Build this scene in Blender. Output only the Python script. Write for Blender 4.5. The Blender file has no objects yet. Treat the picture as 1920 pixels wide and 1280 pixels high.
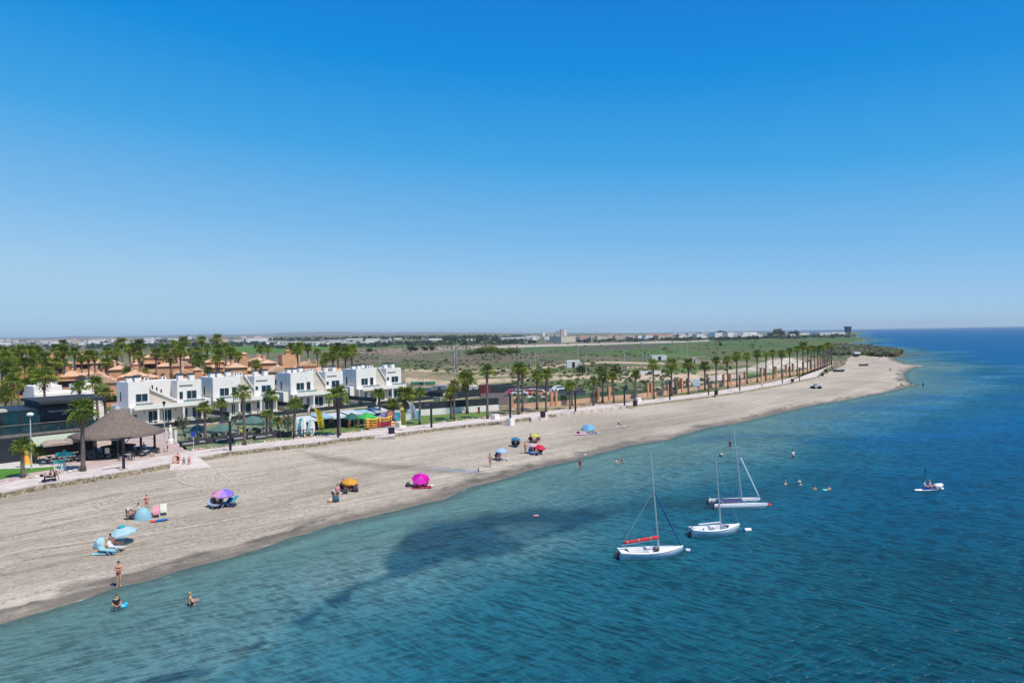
import bpy, math, random
import numpy as np
from mathutils import Vector, Matrix
R = math.radians
random.seed(7)
np.random.seed(7)
SC = bpy.context.scene
COL = SC.collection

# ------------------------------------------------------------------ camera
F = 1280.0                      # focal length in photo pixels (1920 wide)
CAMZ = 17.0
PITCH = math.atan(12.7 / F)
ROLL = math.atan(0.017)
_f = np.array([0, math.cos(PITCH), -math.sin(PITCH)])
_u0 = np.array([0, math.sin(PITCH), math.cos(PITCH)])
_r0 = np.array([1.0, 0, 0])
_u = _u0 * math.cos(ROLL) + _r0 * math.sin(ROLL)
_r = _r0 * math.cos(ROLL) - _u0 * math.sin(ROLL)
cam = bpy.data.cameras.new('camera')
cam.sensor_width = 36
cam.lens = F / 1920 * 36
cam.clip_start = 0.5
cam.clip_end = 60000
camo = bpy.data.objects.new('camera', cam)
COL.objects.link(camo)
camo.matrix_world = Matrix((( _r[0], _u[0], -_f[0], 0), (_r[1], _u[1], -_f[1], 0), (_r[2], _u[2], -_f[2], CAMZ), (0, 0, 0, 1)))
SC.camera = camo

# ------------------------------------------------------------------ light
SUN_EL, SUN_AZ = 61.0, (0.82, -0.57)       # direction towards the sun on the ground
SKY = dict(strength=0.10, gamma=1.0)
EXPOSURE = 0.0
W = bpy.data.worlds.new('World')
SC.world = W
W.use_nodes = True
nt = W.node_tree
nt.nodes.clear()
sky = nt.nodes.new('ShaderNodeTexSky')
sky.sky_type = 'NISHITA'
sky.sun_disc = False
sky.sun_elevation = R(SUN_EL)
sky.sun_rotation = math.atan2(SUN_AZ[0], SUN_AZ[1])
sky.altitude = 0
sky.air_density = 1.0
sky.dust_density = 0.6
sky.ozone_density = 4.0
# clear-day gradient over the whole dome, mixed with the Nishita sky
bg = nt.nodes.new('ShaderNodeBackground')
wo = nt.nodes.new('ShaderNodeOutputWorld')
tcw = nt.nodes.new('ShaderNodeTexCoord')
sep = nt.nodes.new('ShaderNodeSeparateXYZ')
nt.links.new(tcw.outputs['Generated'], sep.inputs[0])
rampn = nt.nodes.new('ShaderNodeValToRGB')
ez = rampn.color_ramp
SKYR = [(0.0, (.40, .64, .84)), (.05, (.37, .62, .85)), (.14, (.19, .49, .84)), (.25, (.045, .37, .79)), (.36, (.0, .265, .74)), (.46, (.0, .205, .68)), (1.0, (.03, .14, .46))]
while len(ez.elements) < len(SKYR): ez.elements.new(.5)
for e, (p_, c_) in zip(ez.elements, SKYR):
    e.position = p_; e.color = (*c_, 1)
# the side away from the sea is paler near the horizon
adz = nt.nodes.new('ShaderNodeMath'); adz.operation = 'MULTIPLY_ADD'; adz.inputs[1].default_value = .07
nt.links.new(sep.outputs['X'], adz.inputs[0]); nt.links.new(sep.outputs['Z'], adz.inputs[2])
nt.links.new(adz.outputs[0], rampn.inputs[0])
m10 = nt.nodes.new('ShaderNodeVectorMath'); m10.operation = 'SCALE'; m10.inputs['Scale'].default_value = 10
nt.links.new(rampn.outputs[0], m10.inputs[0])
mxs = nt.nodes.new('ShaderNodeMix'); mxs.data_type = 'RGBA'; mxs.inputs['Factor'].default_value = .97
nt.links.new(sky.outputs[0], mxs.inputs[6]); nt.links.new(m10.outputs[0], mxs.inputs[7])
nt.links.new(mxs.outputs[2], bg.inputs['Color'])
bg.inputs['Strength'].default_value = 0.1
nt.links.new(bg.outputs[0], wo.inputs['Surface'])

sl = bpy.data.lights.new('sun', 'SUN')
sl.energy = 4.8
sl.angle = R(0.5)
sl.color = (1.0, 0.93, 0.82)
so = bpy.data.objects.new('sun', sl)
COL.objects.link(so)
_az = Vector((SUN_AZ[0], SUN_AZ[1], 0)).normalized()
_sd = Vector((_az.x * math.cos(R(SUN_EL)), _az.y * math.cos(R(SUN_EL)), math.sin(R(SUN_EL))))
so.rotation_euler = _sd.to_track_quat('Z', 'Y').to_euler()
so.location = (0, 0, 200)
SC.view_settings.view_transform = 'Standard'
SC.view_settings.look = 'None'
SC.view_settings.gamma = 1
SC.view_settings.exposure = EXPOSURE
SC.render.engine = 'CYCLES'
SC.cycles.max_bounces = 6
SC.cycles.diffuse_bounces = 2
SC.cycles.glossy_bounces = 2
SC.cycles.transparent_max_bounces = 12
SC.cycles.volume_bounces = 0
SC.cycles.use_denoising = True

# ------------------------------------------------------------------ coordinates
PZ = 1.4                         # level of the promenade and the land behind it
def ray(px, py):
    return _f * F + _r * (px - 960) + _u * (640 - py)
def G(px, py, z=PZ):
    d = ray(px, py)
    t = (z - CAMZ) / d[2]
    return Vector((d[0] * t, d[1] * t, z))
def proj(x, y, z):
    q = np.stack([x, y, z - CAMZ], -1)
    d = q @ _f
    return 960 + F * (q @ _r) / d, 640 - F * (q @ _u) / d
def hor(px):
    return 643.6 - 0.017 * px
def PD(px, d, z=PZ):
    return Vector(((px - 960) / F * d, d, z))

TH = math.atan2(0.73, 0.68)      # direction of the promenade and of the rows of houses

WALL_PX = [(-330, 975), (-150, 945), (0, 922), (83, 905), (175, 892), (320, 867), (372, 856), (431, 845), (597, 827.5), (634, 821), (701, 815), (740, 811.5),
           (810, 802), (954, 786), (1040, 775), (1174, 760), (1256, 750), (1330, 741), (1387, 733), (1467, 719), (1529, 706), (1586, 680)]
INNER_PX = [(-330, 950), (-150, 925), (0, 905), (90, 892), (170, 879), (355, 845.5), (450, 834), (560, 822), (640, 812), (700, 805.5), (800, 795), (940, 780),
            (1040, 769), (1170, 755), (1320, 736), (1440, 718), (1510, 702), (1562, 683)]
SHORE_PX = [(-330, 1255), (0, 1170), (60, 1152), (133, 1128), (233, 1097), (333, 1072), (433, 1043), (533, 1013), (629, 983), (700, 968), (766, 952), (835, 934),
            (887, 912), (938, 898), (1007, 878), (1076, 862), (1124, 849), (1180, 835), (1250, 824), (1320, 803), (1400, 789), (1480, 769), (1540, 757),
            (1600, 747), (1660, 735), (1700, 726), (1721, 721), (1700, 716), (1697, 710), (1695, 700), (1702, 694), (1721, 688), (1738, 685.5), (1712, 684),
            (1695, 681.5), (1684, 677), (1672, 671), (1690, 668), (1694, 665), (1682, 660), (1654, 655), (1630, 651), (1605, 648.5), (1597, 645), (1597, 641.5),
            (1618, 639), (1624, 637), (1614, 634), (1597, 630.5), (1604, 627), (1616, 624), (1600, 622.5)]
WALL = [G(*p)[:2] for p in WALL_PX]
INNER = [G(*p)[:2] for p in INNER_PX]
SHORE = [G(p[0], p[1], 0)[:2] for p in SHORE_PX]
# the coast goes on towards the horizon
SHORE += [(2400.0, 6000.0), (3800.0, 14000.0), (5000.0, 24000.0)]
LANDPOLY = SHORE + [(-30000, 24000), (-30000, -400), (-120, 20)]
LANDPOLY = [(-140.0, 2.0)] + LANDPOLY[:-1]
INLAND = WALL + [G(1592, 669, 1)[:2], G(1640, 666.5, 1)[:2], G(1688, 667.5, 1)[:2], G(1720, 667, 0)[:2], G(1760, 640, 0)[:2], (4500.0, 6000.0), (6000.0, 24000.0), (-30000, 24000), (-30000, -100), (-160, 10)]

def sdf(poly, X, Y):
    """signed distance, positive inside"""
    P = np.array(poly, float)
    Q = np.roll(P, -1, 0)
    best = np.full(X.shape, 1e18)
    ins = np.zeros(X.shape, bool)
    for (ax, ay), (bx, by) in zip(P, Q):
        ex, ey = bx - ax, by - ay
        L = ex * ex + ey * ey + 1e-12
        t = np.clip(((X - ax) * ex + (Y - ay) * ey) / L, 0, 1)
        d = (X - ax - t * ex) ** 2 + (Y - ay - t * ey) ** 2
        best = np.minimum(best, d)
        c = ((ay > Y) != (by > Y))
        if by != ay:
            xi = (bx - ax) * (Y - ay) / (by - ay) + ax
            ins ^= c & (X < xi)
    d = np.sqrt(best)
    return np.where(ins, d, -d)

def vnoise(X, Y, s, seed=0):
    """smooth value noise in numpy"""
    def h(i, j):
        n = (i * 374761393 + j * 668265263 + seed * 974634541) & 0x7fffffff
        n = ((n ^ (n >> 13)) * 1274126177) & 0x7fffffff
        return (n % 100003) / 100003.0
    x, y = X / s, Y / s
    i, j = np.floor(x).astype(np.int64), np.floor(y).astype(np.int64)
    fx, fy = x - i, y - j
    fx, fy = fx * fx * (3 - 2 * fx), fy * fy * (3 - 2 * fy)
    return (h(i, j) * (1 - fx) + h(i + 1, j) * fx) * (1 - fy) + (h(i, j + 1) * (1 - fx) + h(i + 1, j + 1) * fx) * fy
def fbm(X, Y, s, seed=0, o=3):
    v, a, t = 0, 1, 0
    for k in range(o):
        v = v + a * vnoise(X, Y, s / 2 ** k, seed + k)
        t += a
        a *= .5
    return v / t

def ground_arr(X, Y, sd=None, inl=None):
    if sd is None: sd = sdf(LANDPOLY, X, Y)
    if inl is None: inl = sdf(INLAND, X, Y)
    z = np.where(sd > 0, np.minimum(0.85, sd * 0.05), np.maximum(-2.5, sd * 0.05))
    land = np.minimum(PZ, sd * 0.12)
    px = 960 + F * X / np.maximum(Y, 1)
    left = np.clip((1250 - px) / 500, 0, 1)
    rise = np.maximum(0, np.hypot(X, Y) - 1200) * 0.0075 * left
    rise = np.minimum(rise, 42)
    z = np.where((inl > 0) & (sd > 0), land + rise, z)
    return z
def gz(x, y):
    return float(ground_arr(np.array([x], float), np.array([y], float))[0])
def GS(px, py):
    """point on sand or seabed seen at a pixel (water line for points in the sea)"""
    z = 0.3
    for _ in range(6):
        p = G(px, py, z)
        z = max(gz(p.x, p.y), 0)
    return p

# ------------------------------------------------------------------ materials
MATS = {}
def mat(name, col, rough=.7, metal=0, var=.12, scale=3.0, bump=0.0, spec=.4, trans=0):
    if name in MATS: return MATS[name]
    m = bpy.data.materials.new(name)
    m.use_nodes = True
    n, l = m.node_tree.nodes, m.node_tree.links
    b = n['Principled BSDF']
    b.inputs['Roughness'].default_value = rough
    b.inputs['Metallic'].default_value = metal
    b.inputs['Specular IOR Level'].default_value = spec
    b.inputs['Base Color'].default_value = (*col, 1)
    if var > 0:
        tc = n.new('ShaderNodeTexCoord')
        nz = n.new('ShaderNodeTexNoise')
        nz.inputs['Scale'].default_value = scale
        nz.inputs['Detail'].default_value = 4
        l.new(tc.outputs['Object'], nz.inputs['Vector'])
        mr = n.new('ShaderNodeMapRange')
        mr.inputs['From Min'].default_value = .3
        mr.inputs['From Max'].default_value = .7
        mr.inputs['To Min'].default_value = 1 - var
        mr.inputs['To Max'].default_value = 1 + var
        l.new(nz.outputs['Fac'], mr.inputs['Value'])
        mx = n.new('ShaderNodeVectorMath')
        mx.operation = 'SCALE'
        mx.inputs[0].default_value = col
        l.new(mr.outputs[0], mx.inputs['Scale'])
        l.new(mx.outputs[0], b.inputs['Base Color'])
        if bump:
            bp = n.new('ShaderNodeBump')
            bp.inputs['Strength'].default_value = bump
            bp.inputs['Distance'].default_value = .05
            l.new(nz.outputs['Fac'], bp.inputs['Height'])
            l.new(bp.outputs[0], b.inputs['Normal'])
    MATS[name] = m
    return m

def leafmat(name, col, col2, back=.35):
    if name in MATS: return MATS[name]
    m = bpy.data.materials.new(name)
    m.use_nodes = True
    n, l = m.node_tree.nodes, m.node_tree.links
    n.clear()
    out = n.new('ShaderNodeOutputMaterial')
    tc = n.new('ShaderNodeTexCoord')
    nz = n.new('ShaderNodeTexNoise')
    nz.inputs['Scale'].default_value = 1.3
    nz.inputs['Detail'].default_value = 3
    l.new(tc.outputs['Object'], nz.inputs['Vector'])
    oi = n.new('ShaderNodeObjectInfo')
    ad = n.new('ShaderNodeMath'); ad.operation = 'MULTIPLY_ADD'
    ad.inputs[1].default_value = .35
    l.new(oi.outputs['Random'], ad.inputs[0])
    sb = n.new('ShaderNodeMath'); sb.operation = 'SUBTRACT'
    sb.inputs[1].default_value = .17
    l.new(nz.outputs['Fac'], sb.inputs[0])
    l.new(sb.outputs[0], ad.inputs[2])
    cr = n.new('ShaderNodeValToRGB')
    cr.color_ramp.elements[0].position = .33
    cr.color_ramp.elements[1].position = .68
    cr.color_ramp.elements[0].color = (*col, 1)
    cr.color_ramp.elements[1].color = (*col2, 1)
    l.new(ad.outputs[0], cr.inputs[0])
    d = n.new('ShaderNodeBsdfPrincipled')
    d.inputs['Roughness'].default_value = .55
    d.inputs['Specular IOR Level'].default_value = .3
    t = n.new('ShaderNodeBsdfTranslucent')
    l.new(cr.outputs[0], d.inputs['Base Color'])
    l.new(cr.outputs[0], t.inputs['Color'])
    mx = n.new('ShaderNodeMixShader')
    mx.inputs[0].default_value = back
    l.new(d.outputs[0], mx.inputs[1]); l.new(t.outputs[0], mx.inputs[2])
    l.new(mx.outputs[0], out.inputs['Surface'])
    MATS[name] = m
    return m

# ------------------------------------------------------------------ mesh builder
class MB:
    def __init__(s):
        s.v, s.f, s.m = [], [], []
    def add(s, vs, fs, mi=0):
        o = len(s.v)
        s.v += [tuple(v) for v in vs]
        s.f += [tuple(i + o for i in f) for f in fs]
        s.m += [mi] * len(fs)
        return s
    def box(s, x0, x1, y0, y1, z0, z1, mi=0):
        return s.add([(x0, y0, z0), (x1, y0, z0), (x1, y1, z0), (x0, y1, z0), (x0, y0, z1), (x1, y0, z1), (x1, y1, z1), (x0, y1, z1)],
                     [(0, 3, 2, 1), (4, 5, 6, 7), (0, 1, 5, 4), (1, 2, 6, 5), (2, 3, 7, 6), (3, 0, 4, 7)], mi)
    def tube(s, pts, rs, n=8, mi=0, cap=True):
        pts = [Vector(p) for p in pts]
        if not hasattr(rs, '__len__'): rs = [rs] * len(pts)
        vs, fs = [], []
        for k, p in enumerate(pts):
            a = pts[max(0, k - 1)]; b = pts[min(len(pts) - 1, k + 1)]
            d = (b - a).normalized()
            q = Vector((0, 0, 1)) if abs(d.z) < .9 else Vector((1, 0, 0))
            e1 = d.cross(q).normalized(); e2 = d.cross(e1)
            for j in range(n):
                t = 2 * math.pi * j / n
                vs.append(p + (e1 * math.cos(t) + e2 * math.sin(t)) * rs[k])
        for k in range(len(pts) - 1):
            for j in range(n):
                a, b = k * n + j, k * n + (j + 1) % n
                fs.append((a, b, b + n, a + n))
        if cap:
            fs.append(tuple(range(n))[::-1]); fs.append(tuple(range((len(pts) - 1) * n, len(pts) * n)))
        return s.add(vs, fs, mi)
    def lathe(s, prof, n=16, mi=0, c=(0, 0), wob=0):
        vs, fs = [], []
        for k, (r, z) in enumerate(prof):
            for j in range(n):
                t = 2 * math.pi * j / n
                vs.append((c[0] + r * math.cos(t), c[1] + r * math.sin(t), z))
        for k in range(len(prof) - 1):
            for j in range(n):
                a, b = k * n + j, k * n + (j + 1) % n
                fs.append((a, b, b + n, a + n))
        return s.add(vs, fs, mi)
    def ell(s, c, r, n=10, m=6, mi=0):
        vs, fs = [], []
        for k in range(m + 1):
            ph = -math.pi / 2 + math.pi * k / m
            for j in range(n):
                t = 2 * math.pi * j / n
                vs.append((c[0] + r[0] * math.cos(ph) * math.cos(t), c[1] + r[1] * math.cos(ph) * math.sin(t), c[2] + r[2] * math.sin(ph)))
        for k in range(m):
            for j in range(n):
                a, b = k * n + j, k * n + (j + 1) % n
                fs.append((a, b, b + n, a + n))
        return s.add(vs, fs, mi)
    def prism(s, poly, z0, z1, mi=0):
        n = len(poly)
        vs = [(p[0], p[1], z0) for p in poly] + [(p[0], p[1], z1) for p in poly]
        fs = [tuple(range(n))[::-1], tuple(range(n, 2 * n))] + [(i, (i + 1) % n, (i + 1) % n + n, i + n) for i in range(n)]
        return s.add(vs, fs, mi)
    def leaves(s, c, r, n, size, mi=0, flat=.5, shell=.55):
        """leaf clumps through an ellipsoid"""
        for _ in range(n):
            while True:
                p = Vector((random.uniform(-1, 1), random.uniform(-1, 1), random.uniform(-1, 1)))
                if shell < p.length < 1: break
            q = Vector((c[0] + p.x * r[0], c[1] + p.y * r[1], c[2] + p.z * r[2]))
            nn = (p + Vector((random.gauss(0, flat), random.gauss(0, flat), random.gauss(0, flat) + .3))).normalized()
            e1 = nn.orthogonal().normalized()
            e1 = Matrix.Rotation(random.uniform(0, 6.28), 3, nn) @ e1
            e2 = nn.cross(e1)
            a, b = size * random.uniform(.6, 1.3), size * random.uniform(.3, .7)
            s.add([q - e1 * a, q + e2 * b, q + e1 * a, q - e2 * b], [(0, 1, 2, 3)], mi)
        return s
    def mesh(s, name, mats, smooth=False):
        me = bpy.data.meshes.new(name)
        me.from_pydata(s.v, [], s.f)
        if not isinstance(mats, (list, tuple)): mats = [mats]
        for m in mats: me.materials.append(m)
        if len(mats) > 1:
            me.polygons.foreach_set('material_index', s.m)
        if smooth:
            me.polygons.foreach_set('use_smooth', [True] * len(s.f))
        me.update()
        return me
    def build(s, name, mats, parent=None, smooth=False, loc=(0, 0, 0), rz=0):
        return link(name, s.mesh(name, mats, smooth), parent, loc, rz)

def link(name, me, parent=None, loc=(0, 0, 0), rz=0, scale=None, rot=None):
    o = bpy.data.objects.new(name, me)
    COL.objects.link(o)
    o.location = loc
    o.rotation_euler = rot if rot is not None else (0, 0, rz)
    if scale is not None: o.scale = scale if hasattr(scale, '__len__') else (scale,) * 3
    if parent is not None: o.parent = parent
    return o
def thing(name, label, cat, loc=(0, 0, 0), rz=0, group=None, scale=None):
    o = link(name, None, None, loc, rz, scale)
    o['label'] = label; o['category'] = cat
    if group: o['group'] = group
    return o
def tag(o, label, cat, group=None, kind=None):
    o['label'] = label; o['category'] = cat
    if group: o['group'] = group
    if kind: o['kind'] = kind
    return o
def struct(o, kind='structure'):
    o['kind'] = kind
    return o
def copy_thing(root, loc, rz=0, label=None, scale=None):
    r = root.copy(); COL.objects.link(r)
    r.location = loc; r.rotation_euler = (0, 0, rz)
    if scale: r.scale = (scale,) * 3
    if label: r['label'] = label
    for ch in root.children:
        c = ch.copy(); COL.objects.link(c); c.parent = r
        for g in ch.children:
            d = g.copy(); COL.objects.link(d); d.parent = c
    return r
def font_mesh(body, size, m, parent, loc, rot, ax='CENTER', ay='TOP_BASELINE'):
    c = bpy.data.curves.new('lettering', 'FONT'); c.body = body; c.size = size; c.extrude = .006; c.align_x = ax; c.align_y = ay
    c.resolution_u = 2
    tmp = bpy.data.objects.new('tmp', c); COL.objects.link(tmp)
    dg = bpy.context.evaluated_depsgraph_get(); dg.update()
    me = bpy.data.meshes.new_from_object(tmp.evaluated_get(dg))
    bpy.data.objects.remove(tmp)
    me.materials.clear(); me.materials.append(m)
    return link('lettering', me, parent, loc, rot=rot)
ORD = ('first second third fourth fifth sixth seventh eighth ninth tenth eleventh twelfth thirteenth fourteenth fifteenth sixteenth seventeenth '
       'eighteenth nineteenth twentieth').split()
ORD += ['twenty-' + o for o in ORD[:9]] + ['thirtieth'] + ['thirty-' + o for o in ORD[:9]] + ['fortieth'] + ['forty-' + o for o in ORD[:9]] + ['fiftieth'] + ['fifty-' + o for o in ORD[:9]]
# ================================================================== terrain
def sstep(x, a, b):
    t = np.clip((x - a) / (b - a), 0, 1)
    return t * t * (3 - 2 * t)
def soft(PX, PY, poly, s):
    return sstep(sdf(poly, PX, PY), -s, s)
def grid(pxs, ds):
    A = (np.array(pxs) - 960) / F
    X = np.outer(ds, A)
    Y = np.outer(ds, np.ones(len(A)))
    return X, Y
def depths(step, dmin=16, last=1.3, far=(26000,)):
    dy, out = F * CAMZ / dmin, []
    while dy > last:
        out.append(F * CAMZ / dy)
        dy -= step * (0.55 if dy < 70 else 1) * (0.6 if dy < 25 else 1) * (2.0 if dy > 640 else 1)
    return np.array(out + list(far))
def grid_mesh(name, X, Y, Z, keep, cols, attr='Col'):
    nr, nc = X.shape
    idx = np.arange(nr * nc).reshape(nr, nc)
    q = np.stack([idx[:-1, :-1], idx[:-1, 1:], idx[1:, 1:], idx[1:, :-1]], -1)
    q = q[keep]
    used = np.unique(q)
    re = np.full(nr * nc, -1)
    re[used] = np.arange(len(used))
    q = re[q]
    co = np.stack([X.ravel(), Y.ravel(), Z.ravel()], -1)[used]
    me = bpy.data.meshes.new(name)
    me.vertices.add(len(co))
    me.vertices.foreach_set('co', co.astype(np.float32).ravel())
    me.loops.add(q.size)
    me.loops.foreach_set('vertex_index', q.astype(np.int32).ravel())
    me.polygons.add(len(q))
    me.polygons.foreach_set('loop_start', np.arange(0, q.size, 4, dtype=np.int32))
    me.polygons.foreach_set('use_smooth', np.ones(len(q), bool))
    me.update(calc_edges=True)
    ca = me.color_attributes.new(attr, 'FLOAT_COLOR', 'POINT')
    c = cols.reshape(-1, 4)[used].astype(np.float32)
    ca.data.foreach_set('color', c.ravel())
    return me

ds = depths(1.8)
X, Y = grid(np.arange(-330, 2260, 2.6), ds)
SD = sdf(LANDPOLY, X, Y)
IN = sdf(INLAND, X, Y)
Z = ground_arr(X, Y, SD, IN)
PX, PY = proj(X, Y, np.maximum(Z, 0))
sink = np.maximum(1.0, 0.022 * Y)
onwall = (PX < 1590)
sandz = np.where(SD > 0, np.minimum(0.85, SD * 0.05), Z)
Z = np.where((IN > 0) & (IN < sink) & onwall & (Y < 320), np.minimum(sandz, .8), Z)
Z = np.where(np.abs(SD) < 12, Z + (fbm(X, Y, 3.2, 15) - .5) * .055 * np.clip((12 - np.abs(SD)) / 6, 0, 1), Z)
# soft relief
Z += np.where((IN < 0) & (SD > 2), (fbm(X, Y, 6, 3) - .5) * .10, 0)
Z += np.where((IN > 8), (fbm(X, Y, 40, 5) - .5) * .5 * np.clip((Y - 170) / 100, 0, 1), 0)
# sand heaps behind the orange wall
for (hx, hy, hr, hh) in [(*G(1400, 697)[:2], 9, 1.6), (*G(1447, 692)[:2], 10, 5.2), (*G(1478, 688)[:2], 11, 6.0), (*G(1350, 712)[:2], 7, 2.4)]:
    rr = np.hypot(X - hx, Y - hy) / hr
    Z += hh * np.clip(1 - rr, 0, 1) ** 1.1 * (0.85 + .3 * fbm(X, Y, 2.5, 9))
    
# --- sand colour
C = np.zeros(X.shape + (4,))
C[..., 3] = 1
n1, n2, n3 = fbm(X, Y, 14, 11), fbm(X, Y, 3.5, 12), fbm(X, Y, 45, 13)
dry = np.array([.49, .418, .328])
grey = np.array([.39, .33, .258])
wet = np.array([.20, .17, .135])
ca, sa = math.cos(TH), math.sin(TH)
AL, AC = X * ca + Y * sa, -X * sa + Y * ca
stre = fbm(AL * .10, AC * 1.0, 2.2, 21)
k = np.clip(.5 + (n1 - .5) * 2.0 + (stre - .5) * 1.2, 0, 1)[..., None]
c = dry * k + grey * (1 - k)
tow = np.clip(1 - np.abs(SD - 12 + (n3 - .5) * 8) / 10, 0, 1)[..., None]
c = c * (1 - .12 * tow)
w = (1 - sstep(SD + (n2 - .5) * 3.0 + (n1 - .5) * 3.0, .6, 3.2))[..., None]
c = c * (1 - w) + wet * w
weed = sstep(fbm(AL * .4, AC, 1.1, 31), .52, .66) * np.clip(1 - np.abs(SD - 1.9) / 1.9, 0, 1) * .8
c = c * (1 - weed[..., None]) + np.array([.09, .08, .065]) * weed[..., None]
drain = soft(PX + (n2 - .5) * 20, PY + (n1 - .5) * 6, [(560, 846), (700, 868), (830, 878), (900, 884), (960, 893), (900, 893), (820, 887), (700, 876), (590, 862)], 5)[..., None]
c = c * (1 - drain * .36)
pool = soft(PX, PY + (n2 - .5) * 3, [(800, 877), (850, 878.5), (905, 883), (905, 887), (850, 884), (805, 880)], 1.5)[..., None]
c = c * (1 - pool) + np.array([.27, .29, .31]) * pool
pz = soft(PX + (n1 - .5) * 60, PY + (n2 - .5) * 8, [(1010, 845), (1150, 790), (1330, 775), (1420, 755), (1400, 775), (1250, 805), (1130, 838), (1020, 866)], 8)[..., None]
c = c * (1 - pz * .13)
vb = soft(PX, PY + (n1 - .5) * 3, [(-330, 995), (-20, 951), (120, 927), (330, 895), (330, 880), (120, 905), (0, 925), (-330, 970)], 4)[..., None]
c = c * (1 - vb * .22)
sub_ = sstep(-SD, .3, 2.5)[..., None]
c = c * (1 - sub_) + np.array([.36, .35, .28]) * (.85 + .3 * n2[..., None]) * sub_
C[..., :3] = c
fc = lambda A: .25 * (A[:-1, :-1] + A[1:, :-1] + A[:-1, 1:] + A[1:, 1:])
fin, fsd = fc(IN), fc(SD)
beach_me = grid_mesh('beach', X, Y, Z, (fin <= 0) & (fsd > -75) & (fc(Y) < 1500), C)

# --- land colour
def rgb(r, g, b): return np.array([r, g, b])
base = rgb(.165, .150, .085)
n4, n5, n6 = fbm(X, Y, 60, 41), fbm(X, Y, 12, 42), fbm(X, Y * .35, 25, 43)
k = sstep(n6, .35, .65)[..., None]
c = rgb(.20, .165, .11) * k + rgb(.09, .13, .045) * (1 - k)
def zone(c, poly, s, col, col2=None, jx=25, jy=3, nz=None):
    m = soft(PX + (n5 - .5) * jx, PY + (n6 - .5) * jy, poly, s)[..., None]
    if col2 is not None:
        kk = (n6 if nz is None else nz)
        kk = sstep(kk, .35, .65)[..., None]
        col = col * kk + col2 * (1 - kk)
    return c * (1 - m) + col * m
# warm dry ground with tracks between the houses and the reeds
c = zone(c, [(680, 683), (900, 684), (1200, 680), (1500, 668), (1560, 672), (1530, 705), (1300, 745), (1000, 775), (700, 740)], 3, rgb(.28, .22, .13), rgb(.12, .14, .05), 40, 4)
# brown scrub
c = zone(c, [(640, 667), (1000, 662), (1230, 660), (1260, 680), (1100, 684), (900, 684), (640, 690)], 2, rgb(.155, .13, .08), rgb(.095, .12, .045))
# reeds
reed, reed2 = rgb(.065, .130, .036), rgb(.11, .125, .048)
c = zone(c, [(930, 648), (1050, 642), (1250, 634), (1440, 628), (1600, 622), (1640, 632), (1700, 668), (1585, 668), (1400, 672), (1230, 664), (960, 662)], 2, reed, reed2)
c = zone(c, [(640, 658), (930, 652), (960, 664), (640, 667)], 2, rgb(.10, .12, .055), rgb(.15, .13, .08))
c = zone(c, [(1070, 652), (1240, 644), (1240, 649), (1100, 660)], 1.5, rgb(.11, .10, .07))
c = zone(c, [(1120, 662), (1230, 656), (1340, 661), (1250, 667)], 1.5, rgb(.085, .145, .04))
# bright green field on the left of it
c = zone(c, [(380, 650), (560, 644.5), (760, 640.5), (900, 637.5), (960, 636.5), (905, 642), (800, 649), (660, 653), (560, 659), (440, 664), (380, 662)], .8, rgb(.075, .165, .022), rgb(.095, .175, .03), 6, .6)
c = zone(c, [(660, 654), (800, 650), (980, 644), (980, 652), (860, 656), (760, 667), (680, 664)], 1, rgb(.25, .19, .14), rgb(.19, .15, .10), 10, 1)
c = zone(c, [(800, 654.5), (940, 652), (1080, 648), (1200, 644), (1330, 640), (1330, 638), (1180, 641), (1000, 646), (900, 649.5), (810, 652)], .6, rgb(.46, .40, .33), None, 5, .6)
c = zone(c, [(1000, 643), (1150, 640), (1330, 635), (1330, 637), (1150, 643), (1000, 646)], .6, rgb(.20, .16, .12), None, 5, .6)
# far land on the left: greys and greens
c = zone(c, [(-330, 640), (0, 640), (500, 633), (700, 634), (560, 644), (380, 650), (-330, 660)], 1, rgb(.17, .16, .13), rgb(.09, .11, .06), 60, 1)
# sandy tracks
def band(c, pts, wd, col, s=1.0, jy=2.0):
    poly = [(x, y - wd) for x, y in pts] + [(x, y + wd) for x, y in pts[::-1]]
    return zone(c, poly, s, col, None, 8, jy)
sandc = rgb(.50, .38, .25)
c = band(c, [(760, 694), (860, 697), (1000, 690), (1130, 679), (1260, 681)], 1.6, sandc)
c = band(c, [(880, 716), (1010, 710), (1120, 705), (1270, 700), (1400, 694), (1530, 690)], 3.6, sandc)
c = band(c, [(880, 705), (980, 703), (1080, 699)], 2, sandc * .8)
c = band(c, [(1120, 690), (1200, 688), (1330, 698)], 1.6, sandc * .8)
c = band(c, [(760, 712), (830, 718), (900, 722)], 5, sandc * .95)
c = zone(c, [(1140, 700), (1290, 694), (1330, 705), (1480, 690), (1530, 676), (1540, 690), (1400, 715), (1230, 735), (1120, 712)], 3, rgb(.52, .40, .28), rgb(.32, .26, .15), 30, 3)
c = zone(c, [(1395, 700), (1500, 683), (1500, 692), (1400, 712)], 1.5, rgb(.10, .16, .045), None, 10, 2)
c = zone(c, [(1090, 722), (1195, 715), (1260, 712), (1260, 722), (1100, 738)], 2, rgb(.13, .16, .07), None, 10, 2)
c = zone(c, [(1230, 690), (1310, 688), (1310, 699), (1225, 700)], 2, rgb(.10, .17, .045), None, 12, 2)
c = zone(c, [(960, 733), (1060, 728), (1095, 735), (1060, 760), (960, 768)], 2, rgb(.42, .38, .33), None, 12, 2)
for (hx, hy, hr, hh) in [(*G(1400, 697)[:2], 10, 1.6), (*G(1447, 692)[:2], 11, 3.4), (*G(1478, 688)[:2], 12, 3.8), (*G(1350, 712)[:2], 8, 1.8)]:
    m = (1 - sstep(np.hypot(X - hx, Y - hy), hr * .8, hr * 1.05))[..., None]
    c = c * (1 - m) + rgb(.50, .44, .36) * m
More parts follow.
